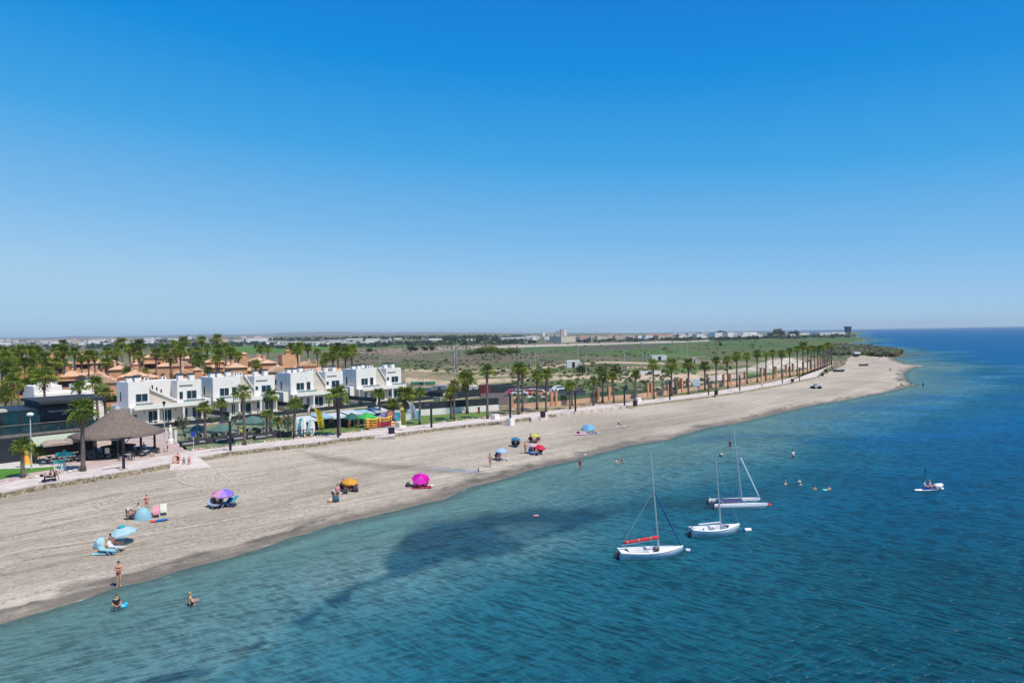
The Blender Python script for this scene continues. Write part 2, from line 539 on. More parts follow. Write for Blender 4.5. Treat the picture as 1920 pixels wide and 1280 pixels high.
# grassy margin by the water
m = ((1 - sstep(SD, 1, 3)) * (PX > 1592))[..., None]
c = c * (1 - m) + rgb(.20, .16, .11) * m
# random tone variation over the ground
c = c * (0.82 + .36 * fbm(X, Y, 5, 51))[..., None]
C2 = C.copy()
C2[..., :3] = c
land_me = grid_mesh('scrubland', X, Y, Z, (fin > 0) & (fsd > -30), C2)

def ground_mat(name, kind):
    m = bpy.data.materials.new(name)
    m.use_nodes = True
    n, l = m.node_tree.nodes, m.node_tree.links
    b = n['Principled BSDF']
    b.inputs['Roughness'].default_value = .9
    b.inputs['Specular IOR Level'].default_value = .15
    at = n.new('ShaderNodeAttribute'); at.attribute_name = 'Col'
    tc = n.new('ShaderNodeTexCoord')
    def noise(sc, det, sx=1, sy=1, rot=0):
        mp = n.new('ShaderNodeMapping'); mp.vector_type = 'TEXTURE'
        mp.inputs['Rotation'].default_value = (0, 0, rot)
        mp.inputs['Scale'].default_value = (1 / sx, 1 / sy, 1)
        nz = n.new('ShaderNodeTexNoise'); nz.inputs['Scale'].default_value = sc; nz.inputs['Detail'].default_value = det
        l.new(tc.outputs['Object'], mp.inputs[0]); l.new(mp.outputs[0], nz.inputs['Vector'])
        return nz.outputs['Fac']
    def mr(src, a, b_, c_, d_):
        q = n.new('ShaderNodeMapRange')
        for i, v in zip(('From Min', 'From Max', 'To Min', 'To Max'), (a, b_, c_, d_)): q.inputs[i].default_value = v
        l.new(src, q.inputs[0]); return q.outputs[0]
    def mul(a, b_):
        q = n.new('ShaderNodeMath'); q.operation = 'MULTIPLY'
        l.new(a, q.inputs[0]); l.new(b_, q.inputs[1]); return q.outputs[0]
    if kind == 'sand':
        f1 = mr(noise(1.1, 5), .3, .7, .88, 1.10)
        f2 = mr(noise(1.0, 3, .05, 1.5, TH * .92), .32, .68, .84, 1.13)      # raked lines along the beach
        f3 = mr(noise(5.5, 4), .35, .65, .86, 1.12)
        fac = mul(mul(f1, f2), f3)
        hgt = noise(2.2, 6)
    else:
        f1 = mr(noise(.9, 5), .3, .7, .62, 1.35)
        f2 = mr(noise(.22, 4), .3, .7, .72, 1.25)
        fac = mul(f1, f2)
        hgt = noise(.8, 6)
    v = n.new('ShaderNodeVectorMath'); v.operation = 'SCALE'
    l.new(at.outputs['Color'], v.inputs[0]); l.new(fac, v.inputs['Scale'])
    l.new(v.outputs[0], b.inputs['Base Color'])
    bp = n.new('ShaderNodeBump'); bp.inputs['Strength'].default_value = .8
    bp.inputs['Distance'].default_value = .12 if kind == 'sand' else .5
    l.new(hgt, bp.inputs['Height']); l.new(bp.outputs[0], b.inputs['Normal'])
    return m
beach_me.materials.append(ground_mat('sand', 'sand'))
land_me.materials.append(ground_mat('scrub_ground', 'land'))
struct(link('beach', beach_me)); struct(link('scrubland', land_me))

# ================================================================== sea
ds2 = depths(2.6, dmin=9, last=.9, far=(40000,))
XW, YW = grid(np.arange(-420, 2380, 3.6), ds2)
SW = sdf(LANDPOLY, XW, YW)
PXW, PYW = proj(XW, YW, np.zeros_like(XW))
dep = np.clip(-SW, 0, None)
a1, a2, a3 = fbm(XW, YW, 7, 61), fbm(XW, YW, 22, 62), fbm(XW * .5, YW, 60, 63)
CW = np.zeros(XW.shape + (4,))
shal = rgb(.095, .195, .195)
teal = rgb(.012, .092, .124)
deep = rgb(.001, .047, .072)
blue = rgb(.0, .078, .195)
far = np.clip((YW - 42) / 85, 0, 1)[..., None]
m = sstep(dep + (a1 - .5) * 8 + (a2 - .5) * 10, 4, 26)[..., None]
m2 = sstep(dep + (a2 - .5) * 16, 14, 46)[..., None]
deepc = deep * (1 - far) + blue * far
c = shal * (1 - m) + teal * m
c = c * (1 - m2) + deepc * m2
# pale sandbank left of the seagrass edge
a0 = fbm(XW, YW, 2.6, 66)
b1, b2 = fbm(XW, YW, 9, 67, 4), fbm(XW, YW, 9, 68, 4)
KN = np.clip(45 / YW, .2, 1.2)
jx, jy = (a1 - .5) * 50 + ((b1 - .5) * 130 + (a0 - .5) * 60) * KN, ((b2 - .5) * 46 + (a0 - .5) * 22) * KN
bank = soft(PXW + jx, PYW + jy, [(120, 1150), (420, 1068), (600, 1005), (745, 990), (765, 1015), (730, 1050), (700, 1085), (640, 1120), (560, 1165), (470, 1210), (250, 1290), (-200, 1330), (-300, 1250)], 14)[..., None]
c = c * (1 - bank * .6) + rgb(.085, .175, .175) * bank * .6
bank2 = soft(PXW + jx, PYW + jy, [(640, 1005), (740, 1003), (765, 1018), (728, 1055), (700, 1085), (650, 1110), (560, 1100), (600, 1040)], 7)[..., None]
c = c * (1 - bank2 * .6) + rgb(.105, .180, .180) * bank2 * .6
# seagrass
grs = soft(PXW + jx * .8, PYW + jy * 1.1, [(735, 1030), (775, 992), (850, 972), (920, 958), (1010, 950), (1130, 946), (1240, 932), (1330, 920), (1470, 914), (1470, 940), (1330, 950), (1260, 964), (1180, 974), (1080, 990), (960, 1020), (880, 1050), (760, 1085), (640, 1135), (615, 1130), (700, 1095), (720, 1060)], 12)[..., None]
gc = rgb(.001, .040, .074) * (1 - .35 * sstep(a1, .45, .62)[..., None]) + rgb(.008, .016, .004) * sstep(a2, .5, .62)[..., None]
grs = grs * (.6 + .4 * sstep(fbm(XW, YW, 5, 69, 4), .36, .52))[..., None]
c = c * (1 - grs * .8) + gc * grs * .8
for poly, st in [([(440, 1208), (478, 1192), (488, 1198), (450, 1215)], .7), ([(555, 1168), (606, 1148), (618, 1152), (570, 1176)], .7),
                 ([(210, 1288), (330, 1250), (378, 1240), (360, 1256), (240, 1300)], .7), ([(612, 1132), (660, 1118), (660, 1132), (620, 1142)], .8)]:
    q = soft(PXW + jx * .5, PYW + jy * .7, poly, 6)[..., None]
    c = c * (1 - q * st) + rgb(.003, .03, .06) * q * st
# mottled streaks beyond the boats and off the point
s1 = sstep(fbm(XW * .35, YW, 9, 71), .52, .66) * sstep(dep, 1, 5) * (1 - sstep(dep, 30, 60)) * sstep(YW, 85, 110)
c = c * (1 - s1[..., None] * .55) + rgb(.0, .075, .20) * s1[..., None] * .55
s2 = sstep(fbm(XW * .3, YW, 10, 73), .56, .68) * (1 - sstep(dep, 20, 60)) * sstep(YW, 160, 200)
c = c * (1 - s2[..., None] * .5) + rgb(.06, .19, .27) * s2[..., None] * .5
pt = soft(PXW + jx, PYW + jy * .6, [(1420, 775), (1500, 800), (1640, 822), (1840, 742), (1790, 735), (1900, 720), (1800, 700), (1720, 690), (1720, 730), (1560, 757)], 10)[..., None]
c = c * (1 - pt * .35) + rgb(.03, .15, .26) * pt * .35
CW[..., :3] = np.maximum(c, 0.0005)
CW[..., 3] = sstep(dep + (a1 - .5) * 3, 0.0, 3.5) * .38 + .58 * sstep(dep + (a2 - .5) * 6, 1.5, 20) + .03
CW[..., 3] = np.maximum(CW[..., 3], grs[..., 0] * .95)
CW[..., 3] = np.clip(CW[..., 3], 0.03, .99)
fsw = .25 * (SW[:-1, :-1] + SW[1:, :-1] + SW[:-1, 1:] + SW[1:, 1:])
rowd = YW[:-1, :-1]
sea_me = grid_mesh('sea', XW, YW, np.zeros_like(XW), fsw < (2.0 + rowd * .03), CW)
m = bpy.data.materials.new('sea_water')
m.use_nodes = True
n, l = m.node_tree.nodes, m.node_tree.links
n.clear()
out = n.new('ShaderNodeOutputMaterial')
at = n.new('ShaderNodeAttribute'); at.attribute_name = 'Col'
tc = n.new('ShaderNodeTexCoord')
def wn(sc, det, sx, sy, rot, rough=.5):
    mp = n.new('ShaderNodeMapping'); mp.vector_type = 'TEXTURE'; mp.inputs['Rotation'].default_value = (0, 0, rot); mp.inputs['Scale'].default_value = (1 / sx, 1 / sy, 1)
    nz = n.new('ShaderNodeTexNoise'); nz.inputs['Scale'].default_value = sc; nz.inputs['Detail'].default_value = det
    nz.inputs['Roughness'].default_value = rough
    nz.inputs['Distortion'].default_value = .25
    l.new(tc.outputs['Object'], mp.inputs[0]); l.new(mp.outputs[0], nz.inputs['Vector'])
    # ridged: crests sharper than troughs
    return nz.outputs['Fac']
def mth(op, a, b=None, v=None):
    q = n.new('ShaderNodeMath'); q.operation = op
    l.new(a, q.inputs[0])
    if b is not None: l.new(b, q.inputs[1])
    if v is not None: q.inputs[1].default_value = v
    return q.outputs[0]
h1 = wn(1.45, 3, .26, 1.0, R(27))
h2 = wn(1.7, 3, .28, 1.0, R(-38))
h3 = wn(4.5, 4, .40, 1.0, R(-10))
h4 = wn(.10, 3, .5, 1.0, R(-30))
ridge = lambda h: mth('SUBTRACT', mth('MULTIPLY', mth('ABSOLUTE', mth('SUBTRACT', h, v=.5)), v=-2.0), v=-1.0)
wm = n.new('ShaderNodeMapRange')
for i, v in zip(('From Min', 'From Max', 'To Min', 'To Max'), (.30, .70, .12, .72)): wm.inputs[i].default_value = v
h5 = wn(.045, 2, .7, 1.0, R(40))
sx_ = n.new('ShaderNodeSeparateXYZ'); l.new(tc.outputs['Object'], sx_.inputs[0])
l.new(mth('SUBTRACT', h5, mth('MULTIPLY', sx_.outputs['X'], v=.007)), wm.inputs[0])
wi = mth('MULTIPLY', mth('SUBTRACT', wm.outputs[0], v=.9), v=-1.0)
hh = mth('ADD', mth('MULTIPLY', mth('POWER', ridge(h1), v=4.0), wm.outputs[0]), mth('MULTIPLY', mth('POWER', ridge(h2), v=4.0), wi))
hh = mth('ADD', hh, mth('MULTIPLY', h3, v=.30))
bp = n.new('ShaderNodeBump'); bp.inputs['Strength'].default_value = 1.0; bp.inputs['Distance'].default_value = .17
l.new(hh, bp.inputs['Height'])
# colour of the water body; light and shade of the waves painted in, crests paler than troughs
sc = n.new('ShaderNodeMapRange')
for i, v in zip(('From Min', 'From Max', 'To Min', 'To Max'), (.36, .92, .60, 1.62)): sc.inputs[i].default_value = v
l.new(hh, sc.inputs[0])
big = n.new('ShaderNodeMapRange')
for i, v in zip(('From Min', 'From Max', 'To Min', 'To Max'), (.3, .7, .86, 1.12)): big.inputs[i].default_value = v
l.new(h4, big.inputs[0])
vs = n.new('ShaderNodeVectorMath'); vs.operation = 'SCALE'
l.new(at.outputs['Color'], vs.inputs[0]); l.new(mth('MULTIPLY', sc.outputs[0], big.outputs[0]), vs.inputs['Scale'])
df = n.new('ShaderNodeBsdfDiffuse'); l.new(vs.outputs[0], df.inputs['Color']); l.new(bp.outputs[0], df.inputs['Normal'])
tr = n.new('ShaderNodeBsdfTransparent'); tr.inputs['Color'].default_value = (.62, .86, .88, 1)
mx = n.new('ShaderNodeMixShader'); l.new(at.outputs['Alpha'], mx.inputs[0]); l.new(tr.outputs[0], mx.inputs[1]); l.new(df.outputs[0], mx.inputs[2])
gl = n.new('ShaderNodeBsdfGlossy'); gl.inputs['Roughness'].default_value = .26; l.new(bp.outputs[0], gl.inputs['Normal'])
fr = n.new('ShaderNodeFresnel'); fr.inputs['IOR'].default_value = 1.33; l.new(bp.outputs[0], fr.inputs['Normal'])
fm = mth('MINIMUM', mth('MULTIPLY', fr.outputs[0], v=.62), v=.14)
mx2 = n.new('ShaderNodeMixShader'); l.new(fm, mx2.inputs[0]); l.new(mx.outputs[0], mx2.inputs[1]); l.new(gl.outputs[0], mx2.inputs[2])
l.new(mx2.outputs[0], out.inputs['Surface'])
sea_me.materials.append(m)
struct(link('sea', sea_me))

# ================================================================== far hills
mb = MB()
NPX = 150
for (d0, hgt, seed, x0, x1) in [(15000, 120, 3, -600, 1020), (11500, 78, 8, -600, 560)]:
    vs, fs = [], []
    for i in range(NPX):
        px = x0 + (x1 - x0) * i / (NPX - 1)
        e = min(1, (i + 2) / 8, (NPX - i) / 30)
        nz = float(fbm(np.array([px * 1.0]), np.array([seed * 10.]), 90, seed, 4)[0])
        h = 38 + max(0, hgt * (.35 + nz * .9) * e)
        for (dd, z) in [(d0 - 1500, 30), (d0 - 700, h * .7), (d0, h), (d0 + 1800, 20)]:
            p = PD(px, dd, z); vs.append(p)
    for i in range(NPX - 1):
        for k in range(3):
            a = i * 4 + k
            fs.append((a, a + 4, a + 5, a + 1))
    mb.add(vs, fs)
struct(mb.build('hills', mat('hill_ground', (.13, .14, .10), .95, var=.35, scale=.002), smooth=True))

# ================================================================== haze
hz = MB().box(-9000, 9000, -30, 16500, -4, 140).build('haze', [])
hm = bpy.data.materials.new('air')
hm.use_nodes = True
n, l = hm.node_tree.nodes, hm.node_tree.links
n.clear()
pv = n.new('ShaderNodeVolumePrincipled')
pv.inputs['Color'].default_value = (.90, .96, 1, 1)
pv.inputs['Density'].default_value = .00007
pv.inputs['Anisotropy'].default_value = .2
out = n.new('ShaderNodeOutputMaterial')
l.new(pv.outputs[0], out.inputs['Volume'])
hz.data.materials.append(hm)
hz['kind'] = 'stuff'
# ================================================================== paved and planted sheets
def sheet(name, pts, z, m, kind='structure', thick=0):
    P = [G(x, y, PZ)[:2] for x, y in pts]
    mb = MB()
    if thick: mb.prism(P, z - thick, z)
    else: mb.add([(p[0], p[1], z) for p in P], [tuple(range(len(P)))])
    return struct(mb.build(name, m), kind)
def paving_mat(name, c1, c2, sc, mortar=(.4, .36, .34)):
    m = bpy.data.materials.new(name)
    m.use_nodes = True
    n, l = m.node_tree.nodes, m.node_tree.links
    b = n['Principled BSDF']; b.inputs['Roughness'].default_value = .85; b.inputs['Specular IOR Level'].default_value = .2
    tc = n.new('ShaderNodeTexCoord'); mp = n.new('ShaderNodeMapping'); mp.inputs['Rotation'].default_value = (0, 0, -TH)
    l.new(tc.outputs['Object'], mp.inputs[0])
    br = n.new('ShaderNodeTexBrick')
    br.inputs['Color1'].default_value = (*c1, 1); br.inputs['Color2'].default_value = (*c2, 1); br.inputs['Mortar'].default_value = (*mortar, 1)
    br.inputs['Scale'].default_value = sc; br.inputs['Mortar Size'].default_value = .012
    l.new(mp.outputs[0], br.inputs['Vector'])
    nz = n.new('ShaderNodeTexNoise'); nz.inputs['Scale'].default_value = .6; nz.inputs['Detail'].default_value = 5
    l.new(tc.outputs['Object'], nz.inputs['Vector'])
    mr = n.new('ShaderNodeMapRange')
    for i, v in zip(('From Min', 'From Max', 'To Min', 'To Max'), (.3, .7, .82, 1.1)): mr.inputs[i].default_value = v
    l.new(nz.outputs['Fac'], mr.inputs[0])
    v = n.new('ShaderNodeVectorMath'); v.operation = 'SCALE'
    l.new(br.outputs['Color'], v.inputs[0]); l.new(mr.outputs[0], v.inputs['Scale'])
    l.new(v.outputs[0], b.inputs['Base Color'])
    return m
M_prom = paving_mat('promenade_paving', (.68, .585, .52), (.61, .52, .46), .55)
M_plaza = paving_mat('plaza_paving', (.54, .41, .36), (.47, .36, .32), .5)
M_pale = mat('pale_concrete', (.56, .54, .50), .85, var=.12, scale=1.2)
M_turf = mat('turf', (.12, .19, .04), .9, var=.35, scale=2.5, bump=.6)
M_turf2 = mat('bright_turf', (.075, .20, .018), .9, var=.25, scale=2.5, bump=.6)
M_turf3 = mat('worn_turf', (.17, .20, .10), .9, var=.4, scale=1.2, bump=.6)
sheet('promenade', WALL_PX[:-1] + [(1562, 676)] + INNER_PX[::-1], PZ + .012, M_prom, thick=1.2)
sheet('plaza_paving', INNER_PX[2:6] + [(345, 835), (318, 812), (300, 790), (120, 790), (-330, 810), (-330, 900)], PZ + .004, M_plaza)
sheet('path', [(-60, 905), (0, 897), (90, 880), (105, 862), (60, 866), (0, 862), (-200, 870), (-200, 915)], PZ + .008, M_pale)
sheet('lawn', [(-60, 908), (0, 899), (40, 889), (108, 878), (112, 874), (60, 877), (0, 879), (-200, 890), (-200, 925)], PZ + .012, M_turf2)
sheet('terrace_lawn', [(345, 842), (355, 844), (450, 832.5), (560, 821), (640, 811), (700, 804.5), (700, 790), (690, 780), (560, 785), (430, 795), (330, 806), (318, 812)], PZ + .004, M_turf3)
sheet('shop_lawn', [(560, 820), (640, 810.5), (700, 804), (745, 799), (735, 792), (640, 800), (560, 812)], PZ + .008, M_turf)
sheet('grass_verge', [(745, 799.5), (800, 794), (940, 779), (912, 773), (880, 772), (780, 781), (720, 787)], PZ + .008, M_turf)
sheet('kiosk_paving', [(690, 806), (745, 800), (735, 792), (700, 796)], PZ + .016, M_pale)
# ramps from the promenade to the sand
def ramp(a, b, c, d):
    pa, pb = G(*a, PZ), G(*b, PZ)
    pc, pd = GS(*c), GS(*d)
    mb = MB()
    vs = [(pa.x, pa.y, PZ + .02), (pb.x, pb.y, PZ + .02), (pc.x, pc.y, pc.z + .03), (pd.x, pd.y, pd.z + .03)]
    vs += [(v[0], v[1], -.5) for v in vs]
    mb.add(vs, [(0, 1, 2, 3), (3, 2, 6, 7), (1, 5, 6, 2), (0, 3, 7, 4)])
    return struct(mb.build('beach_ramp', M_prom))
ramp((320, 866), (372, 855.5), (396, 876), (318, 882))
ramp((701, 814), (740, 810.5), (741, 817), (703, 822))
ramp((994, 781), (1024, 777), (1030, 781), (996, 785))

# ------------------------------------------------------------------ rubble sea wall
M_rub = mat('rubble_stone', (.36, .30, .21), .95, var=.45, scale=1.6, bump=.8)
M_cop = mat('coping_stone', (.58, .52, .48), .9, var=.15, scale=2)
def walk(poly, i0, i1, step):
    for k in range(i0, i1):
        a, b = Vector(poly[k]), Vector(poly[k + 1])
        n_ = max(1, int((b - a).length / step))
        for j in range(n_):
            yield a + (b - a) * (j / n_), (b - a).normalized()
wt = thing('stone_wall', 'rough brown rubble wall holding up the promenade above the sand', 'wall', (*WALL[0], 0))
W0 = Vector((*WALL[0], 0))
core, rub, cop = MB(), MB(), MB()
for i0, i1 in [(0, 5), (6, 10), (11, 14), (15, 20)]:
    for k in range(i0, i1):
        a, b = Vector(WALL[k]), Vector(WALL[k + 1])
        d = (b - a).normalized(); nn = Vector((d.y, -d.x))
        q = [a - nn * .1, b - nn * .1, b + nn * .28, a + nn * .28]
        core.prism([(p.x - W0.x, p.y - W0.y) for p in q], .2, PZ - .12)
        q = [a - nn * .15, b - nn * .15, b + nn * .32, a + nn * .32]
        cop.prism([(p.x - W0.x, p.y - W0.y) for p in q], PZ - .12, PZ + .06)
    if i0 < 12:
        for p, d in walk(WALL, i0, i1, .34):
            nn = Vector((d.y, -d.x))
            for lay in range(3):
                q = p + nn * (.3 + random.uniform(-.06, .10) + .22 * (2 - lay)) + d * random.uniform(-.1, .1)
                s = random.uniform(.16, .30)
                z = .68 + lay * .24 + random.uniform(-.06, .06)
                o = len(rub.v)
                rub.box(-s, s, -s * .7, s * .7, -s * .6, s * .6)
                an = random.uniform(0, 3.1)
                for t in range(o, o + 8):
                    v = Vector(rub.v[t]) * random.uniform(.75, 1.2)
                    rub.v[t] = (q.x - W0.x + v.x * math.cos(an) - v.y * math.sin(an), q.y - W0.y + v.x * math.sin(an) + v.y * math.cos(an), z + v.z)
core.build('wall_core', M_rub, wt); rb = rub.build('rubble', M_rub, wt); rb['kind'] = 'stuff'
cop.build('coping', M_cop, wt)

# border of pink stones along the inner edge
M_pink = mat('pink_stone', (.52, .34, .25), .9, var=.3, scale=3)
M_whst = mat('white_stone', (.60, .55, .50), .9, var=.3, scale=3)
bd = MB()
for i0, i1, st in [(2, 4, .55), (5, 9, .5), (10, 13, .6)]:
    for p, d in walk(INNER, i0, i1, st):
        if random.random() < .25: continue
        s = random.uniform(.12, .26)
        o = len(bd.v)
        bd.ell((0, 0, 0), (s * 1.2, s, s * .8), 6, 4, random.choice([0, 0, 1]))
        for t in range(o, len(bd.v)):
            v = bd.v[t]; bd.v[t] = (p.x + v[0], p.y + v[1], PZ + s * .5 + v[2])
ob = bd.build('border_stones', [M_pink, M_whst]); tag(ob, 'row of small rounded pink and white stones edging the promenade', 'stones', kind='stuff')

# ------------------------------------------------------------------ orange boundary wall with piers
M_or = mat('orange_render', (.60, .30, .16), .9, var=.12, scale=.8)
M_or2 = mat('pale_orange_render', (.64, .40, .26), .9, var=.12, scale=.8)
M_green = mat('green_mesh', (.05, .12, .07), .9, var=.2)
_n = M_green.node_tree; _t = _n.nodes.new('ShaderNodeBsdfTransparent'); _m = _n.nodes.new('ShaderNodeMixShader'); _m.inputs[0].default_value = .55
_n.links.new(_t.outputs[0], _m.inputs[1]); _n.links.new(_n.nodes['Principled BSDF'].outputs[0], _m.inputs[2]); _n.links.new(_m.outputs[0], _n.nodes['Material Output'].inputs['Surface'])
M_brick = mat('brown_panel', (.16, .075, .04), .9, var=.2)
OW_PX = [(957, 766), (1040, 761), (1118, 752.5), (1196, 745.5), (1265, 738), (1337, 726), (1367, 722), (1429, 712), (1492, 702), (1512, 697), (1560, 681)]
OW = [Vector(G(*p)[:2]) for p in OW_PX]
ow = thing('boundary_wall', 'low orange garden wall with tall piers behind the line of palms', 'wall', (*OW[0], PZ))
for k in range(len(OW) - 1):
    a, b = OW[k] - OW[0], OW[k + 1] - OW[0]
    d = (b - a).normalized(); nn = Vector((-d.y, d.x)) * .15
    MB().prism([(a - nn)[:], (b - nn)[:], (b + nn)[:], (a + nn)[:]], -.1, 1.0).build('low_wall', M_or2, ow)
    if k in (0, 1, 2, 3, 4, 5, 6, 8):
        nn = nn * .2
        MB().prism([(a - nn)[:], (b - nn)[:], (b + nn)[:], (a + nn)[:]], 1.0, 2.1 if k < 3 else 1.7).build('fence_mesh', M_green, ow)
def along(px):
    for k in range(len(OW_PX) - 1):
        if OW_PX[k][0] <= px <= OW_PX[k + 1][0]:
            t = (px - OW_PX[k][0]) / (OW_PX[k + 1][0] - OW_PX[k][0])
            p = G(px, OW_PX[k][1] + t * (OW_PX[k + 1][1] - OW_PX[k][1]))
            return Vector(p[:2]), (OW[k + 1] - OW[k]).normalized()
for px, hgt, wd in [(960, 2.6, .5), (1034, 3.0, .6), (1042, 3.1, .6), (1120, 3.1, .8), (1142, 3.1, .7), (1214, 3.2, .5), (1221, 3.2, .5), (1252, 2.4, .5), (1267, 3.4, .6), (1278, 3.6, .8),
                    (1289, 3.4, .6), (1327, 3.8, .6), (1357, 3.2, .7), (1369, 3.2, .8), (1397, 3.2, .9), (1427, 3.8, .8), (1434, 3.6, .5), (1454, 3.6, 1.0), (1474, 3.9, .7), (1487, 3.9, .9),
                    (1506, 3.8, .9), (1520, 3.6, .8), (1534, 3.6, .8), (1546, 3.4, .8)]:
    p, d = along(px)
    o = MB().box(-wd / 2, wd / 2, -.3, .3, 0, hgt).box(-wd / 2 - .05, wd / 2 + .05, -.36, .36, hgt, hgt + .1).build('pier', M_or, ow, loc=(p.x - OW[0].x, p.y - OW[0].y, 0), rz=math.atan2(d.y, d.x))
for px, wd in [(1131, 2.3), (1278, 3.0), (1481, 2.2)]:
    p, d = along(px)
    MB().box(-wd / 2, wd / 2, .05, .15, .1, 3.0).build('gate_panel', M_brick if px > 1200 else mat('gate_grey', (.2, .22, .16), .8), ow, loc=(p.x - OW[0].x, p.y - OW[0].y, 0), rz=math.atan2(d.y, d.x))

# ------------------------------------------------------------------ palms
M_trunk = mat('palm_trunk', (.150, .115, .095), .95, var=.35, scale=4, bump=.8)
M_frond = leafmat('palm_leaf', (.065, .115, .012), (.26, .33, .035))
M_frond2 = leafmat('palm_leaf_yellow', (.16, .19, .015), (.42, .38, .04))
M_dead = leafmat('dead_palm_leaf', (.14, .08, .03), (.38, .24, .09), .2)
def frond_mesh(seed, droop=.25, mats=None, nleaf=11, pet=.42):
    rnd = random.Random(seed)
    mb = MB()
    w = .012
    mb.add([(0, -w, 0), (pet, -w * .7, .03), (pet, w * .7, .03), (0, w, 0)], [(0, 1, 2, 3)])
    L = 1 - pet
    for i in range(nleaf):
        a = R(-118 + 236 * i / (nleaf - 1)) + rnd.uniform(-.06, .06)
        r = L * (1 - .28 * abs(a) / 2.0) * rnd.uniform(.9, 1.08)
        w2 = .075
        c = (pet, 0, .03)
        def P(rr, da, dz):
            x = pet + rr * math.cos(a + da)
            y = rr * math.sin(a + da)
            return (x, y, .03 + dz - droop * (rr / L) ** 2 * .6 + abs(math.sin(a)) * .08)
        mb.add([c, P(r * .55, -w2 * 1.5, -.02), P(r * .62, 0, .03), P(r * .55, w2 * 1.5, -.02), P(r, 0, -droop * .35)],
               [(0, 1, 2), (0, 2, 3), (1, 4, 2), (2, 4, 3)])
    return mb.mesh('frond', mats)
FR = [frond_mesh(1, .2, M_frond), frond_mesh(2, .5, M_frond), frond_mesh(3, .35, M_frond2)]
FD = [frond_mesh(4, .9, M_dead, 8), frond_mesh(5, .7, M_dead, 7)]
def frond_set(seed, n, low=-35, ndead=6):
    """list of (mesh index, rotation) making one crown"""
    rnd = random.Random(seed)
    out = []
    for i in range(n):
        t = (i + .5) / n
        el = 82 - (82 - low) * t ** .85 + rnd.uniform(-9, 9)
        az = i * 2.39996 + rnd.uniform(-.3, .3)
        out.append((0 if el > 25 else rnd.choice([0, 1, 1, 2]), el, az, rnd.uniform(.82, 1.1)))
    for i in range(ndead):
        out.append((3 + i % 2, rnd.uniform(-78, -50), i * 2.4 + rnd.uniform(-.5, .5), rnd.uniform(.6, .85)))
    return out
def rot_of(el, az): return Matrix.Rotation(az, 4, 'Z') @ Matrix.Rotation(-R(el), 4, 'Y')
def crown_mesh(seed, n, low, ndead):
    mb = MB()
    for k, el, az, s in frond_set(seed, n, low, ndead):
        src = (FR + FD)[k]
        M4 = rot_of(el, az) @ Matrix.Scale(s, 4)
        vs = [M4 @ v.co for v in src.vertices]
        mb.add(vs, [tuple(p.vertices) for p in src.polygons], {0: 0, 1: 0, 2: 1, 3: 2, 4: 2}[k])
    return mb.mesh('crown', [M_frond, M_frond2, M_dead])
CROWNS = [crown_mesh(10 + i, n, low, nd) for i, (n, low, nd) in enumerate([(26, -30, 5), (30, -40, 9), (24, -20, 2), (28, -45, 12)])]
def trunk_mesh(h, r0, r1, lean, bulge=1.0):
    pts, rs = [], []
    for i in range(9):
        t = i / 8
        pts.append((lean[0] * t * t, lean[1] * t * t, h * t))
        r = r0 + (r1 - r0) * t
        if i == 0: r *= 1.35
        if i >= 7: r *= 1.35 * bulge
        rs.append(r * random.uniform(.95, 1.06))
    return MB().tube(pts, rs, 8).mesh('trunk', M_trunk, True)
NPALM = 0
def palm(pos, h, w, label, group, near=False, lean=None, dead=6, cat='palm tree', name='palm_tree', crown=None, tr=None):
    global NPALM
    NPALM += 1
    lean = lean or (random.uniform(-.25, .25), random.uniform(-.2, .2))
    r = tr or max(.16, min(.34, .042 * w + .12))
    t = thing(name, label, cat, pos, 0, group)
    link('trunk', trunk_mesh(h, r, r * .78, lean), t)
    top = (lean[0], lean[1], h)
    Rr = w / 2 * 1.2
    if near:
        for k, el, az, s in frond_set(NPALM * 7, random.randint(22, 27), random.choice([-30, -20, -40]), dead):
            o = link('frond', (FR + FD)[k], t)
            e = rot_of(el, az).to_euler()
            o.rotation_euler = e; o.location = top; o.scale = (Rr * s * 1.08,) * 3
    else:
        o = link('crown', CROWNS[crown if crown is not None else random.randrange(4)], t)
        o.location = top; o.scale = (Rr * 1.05,) * 3; o.rotation_euler = (0, 0, random.uniform(0, 6.28))
    return t
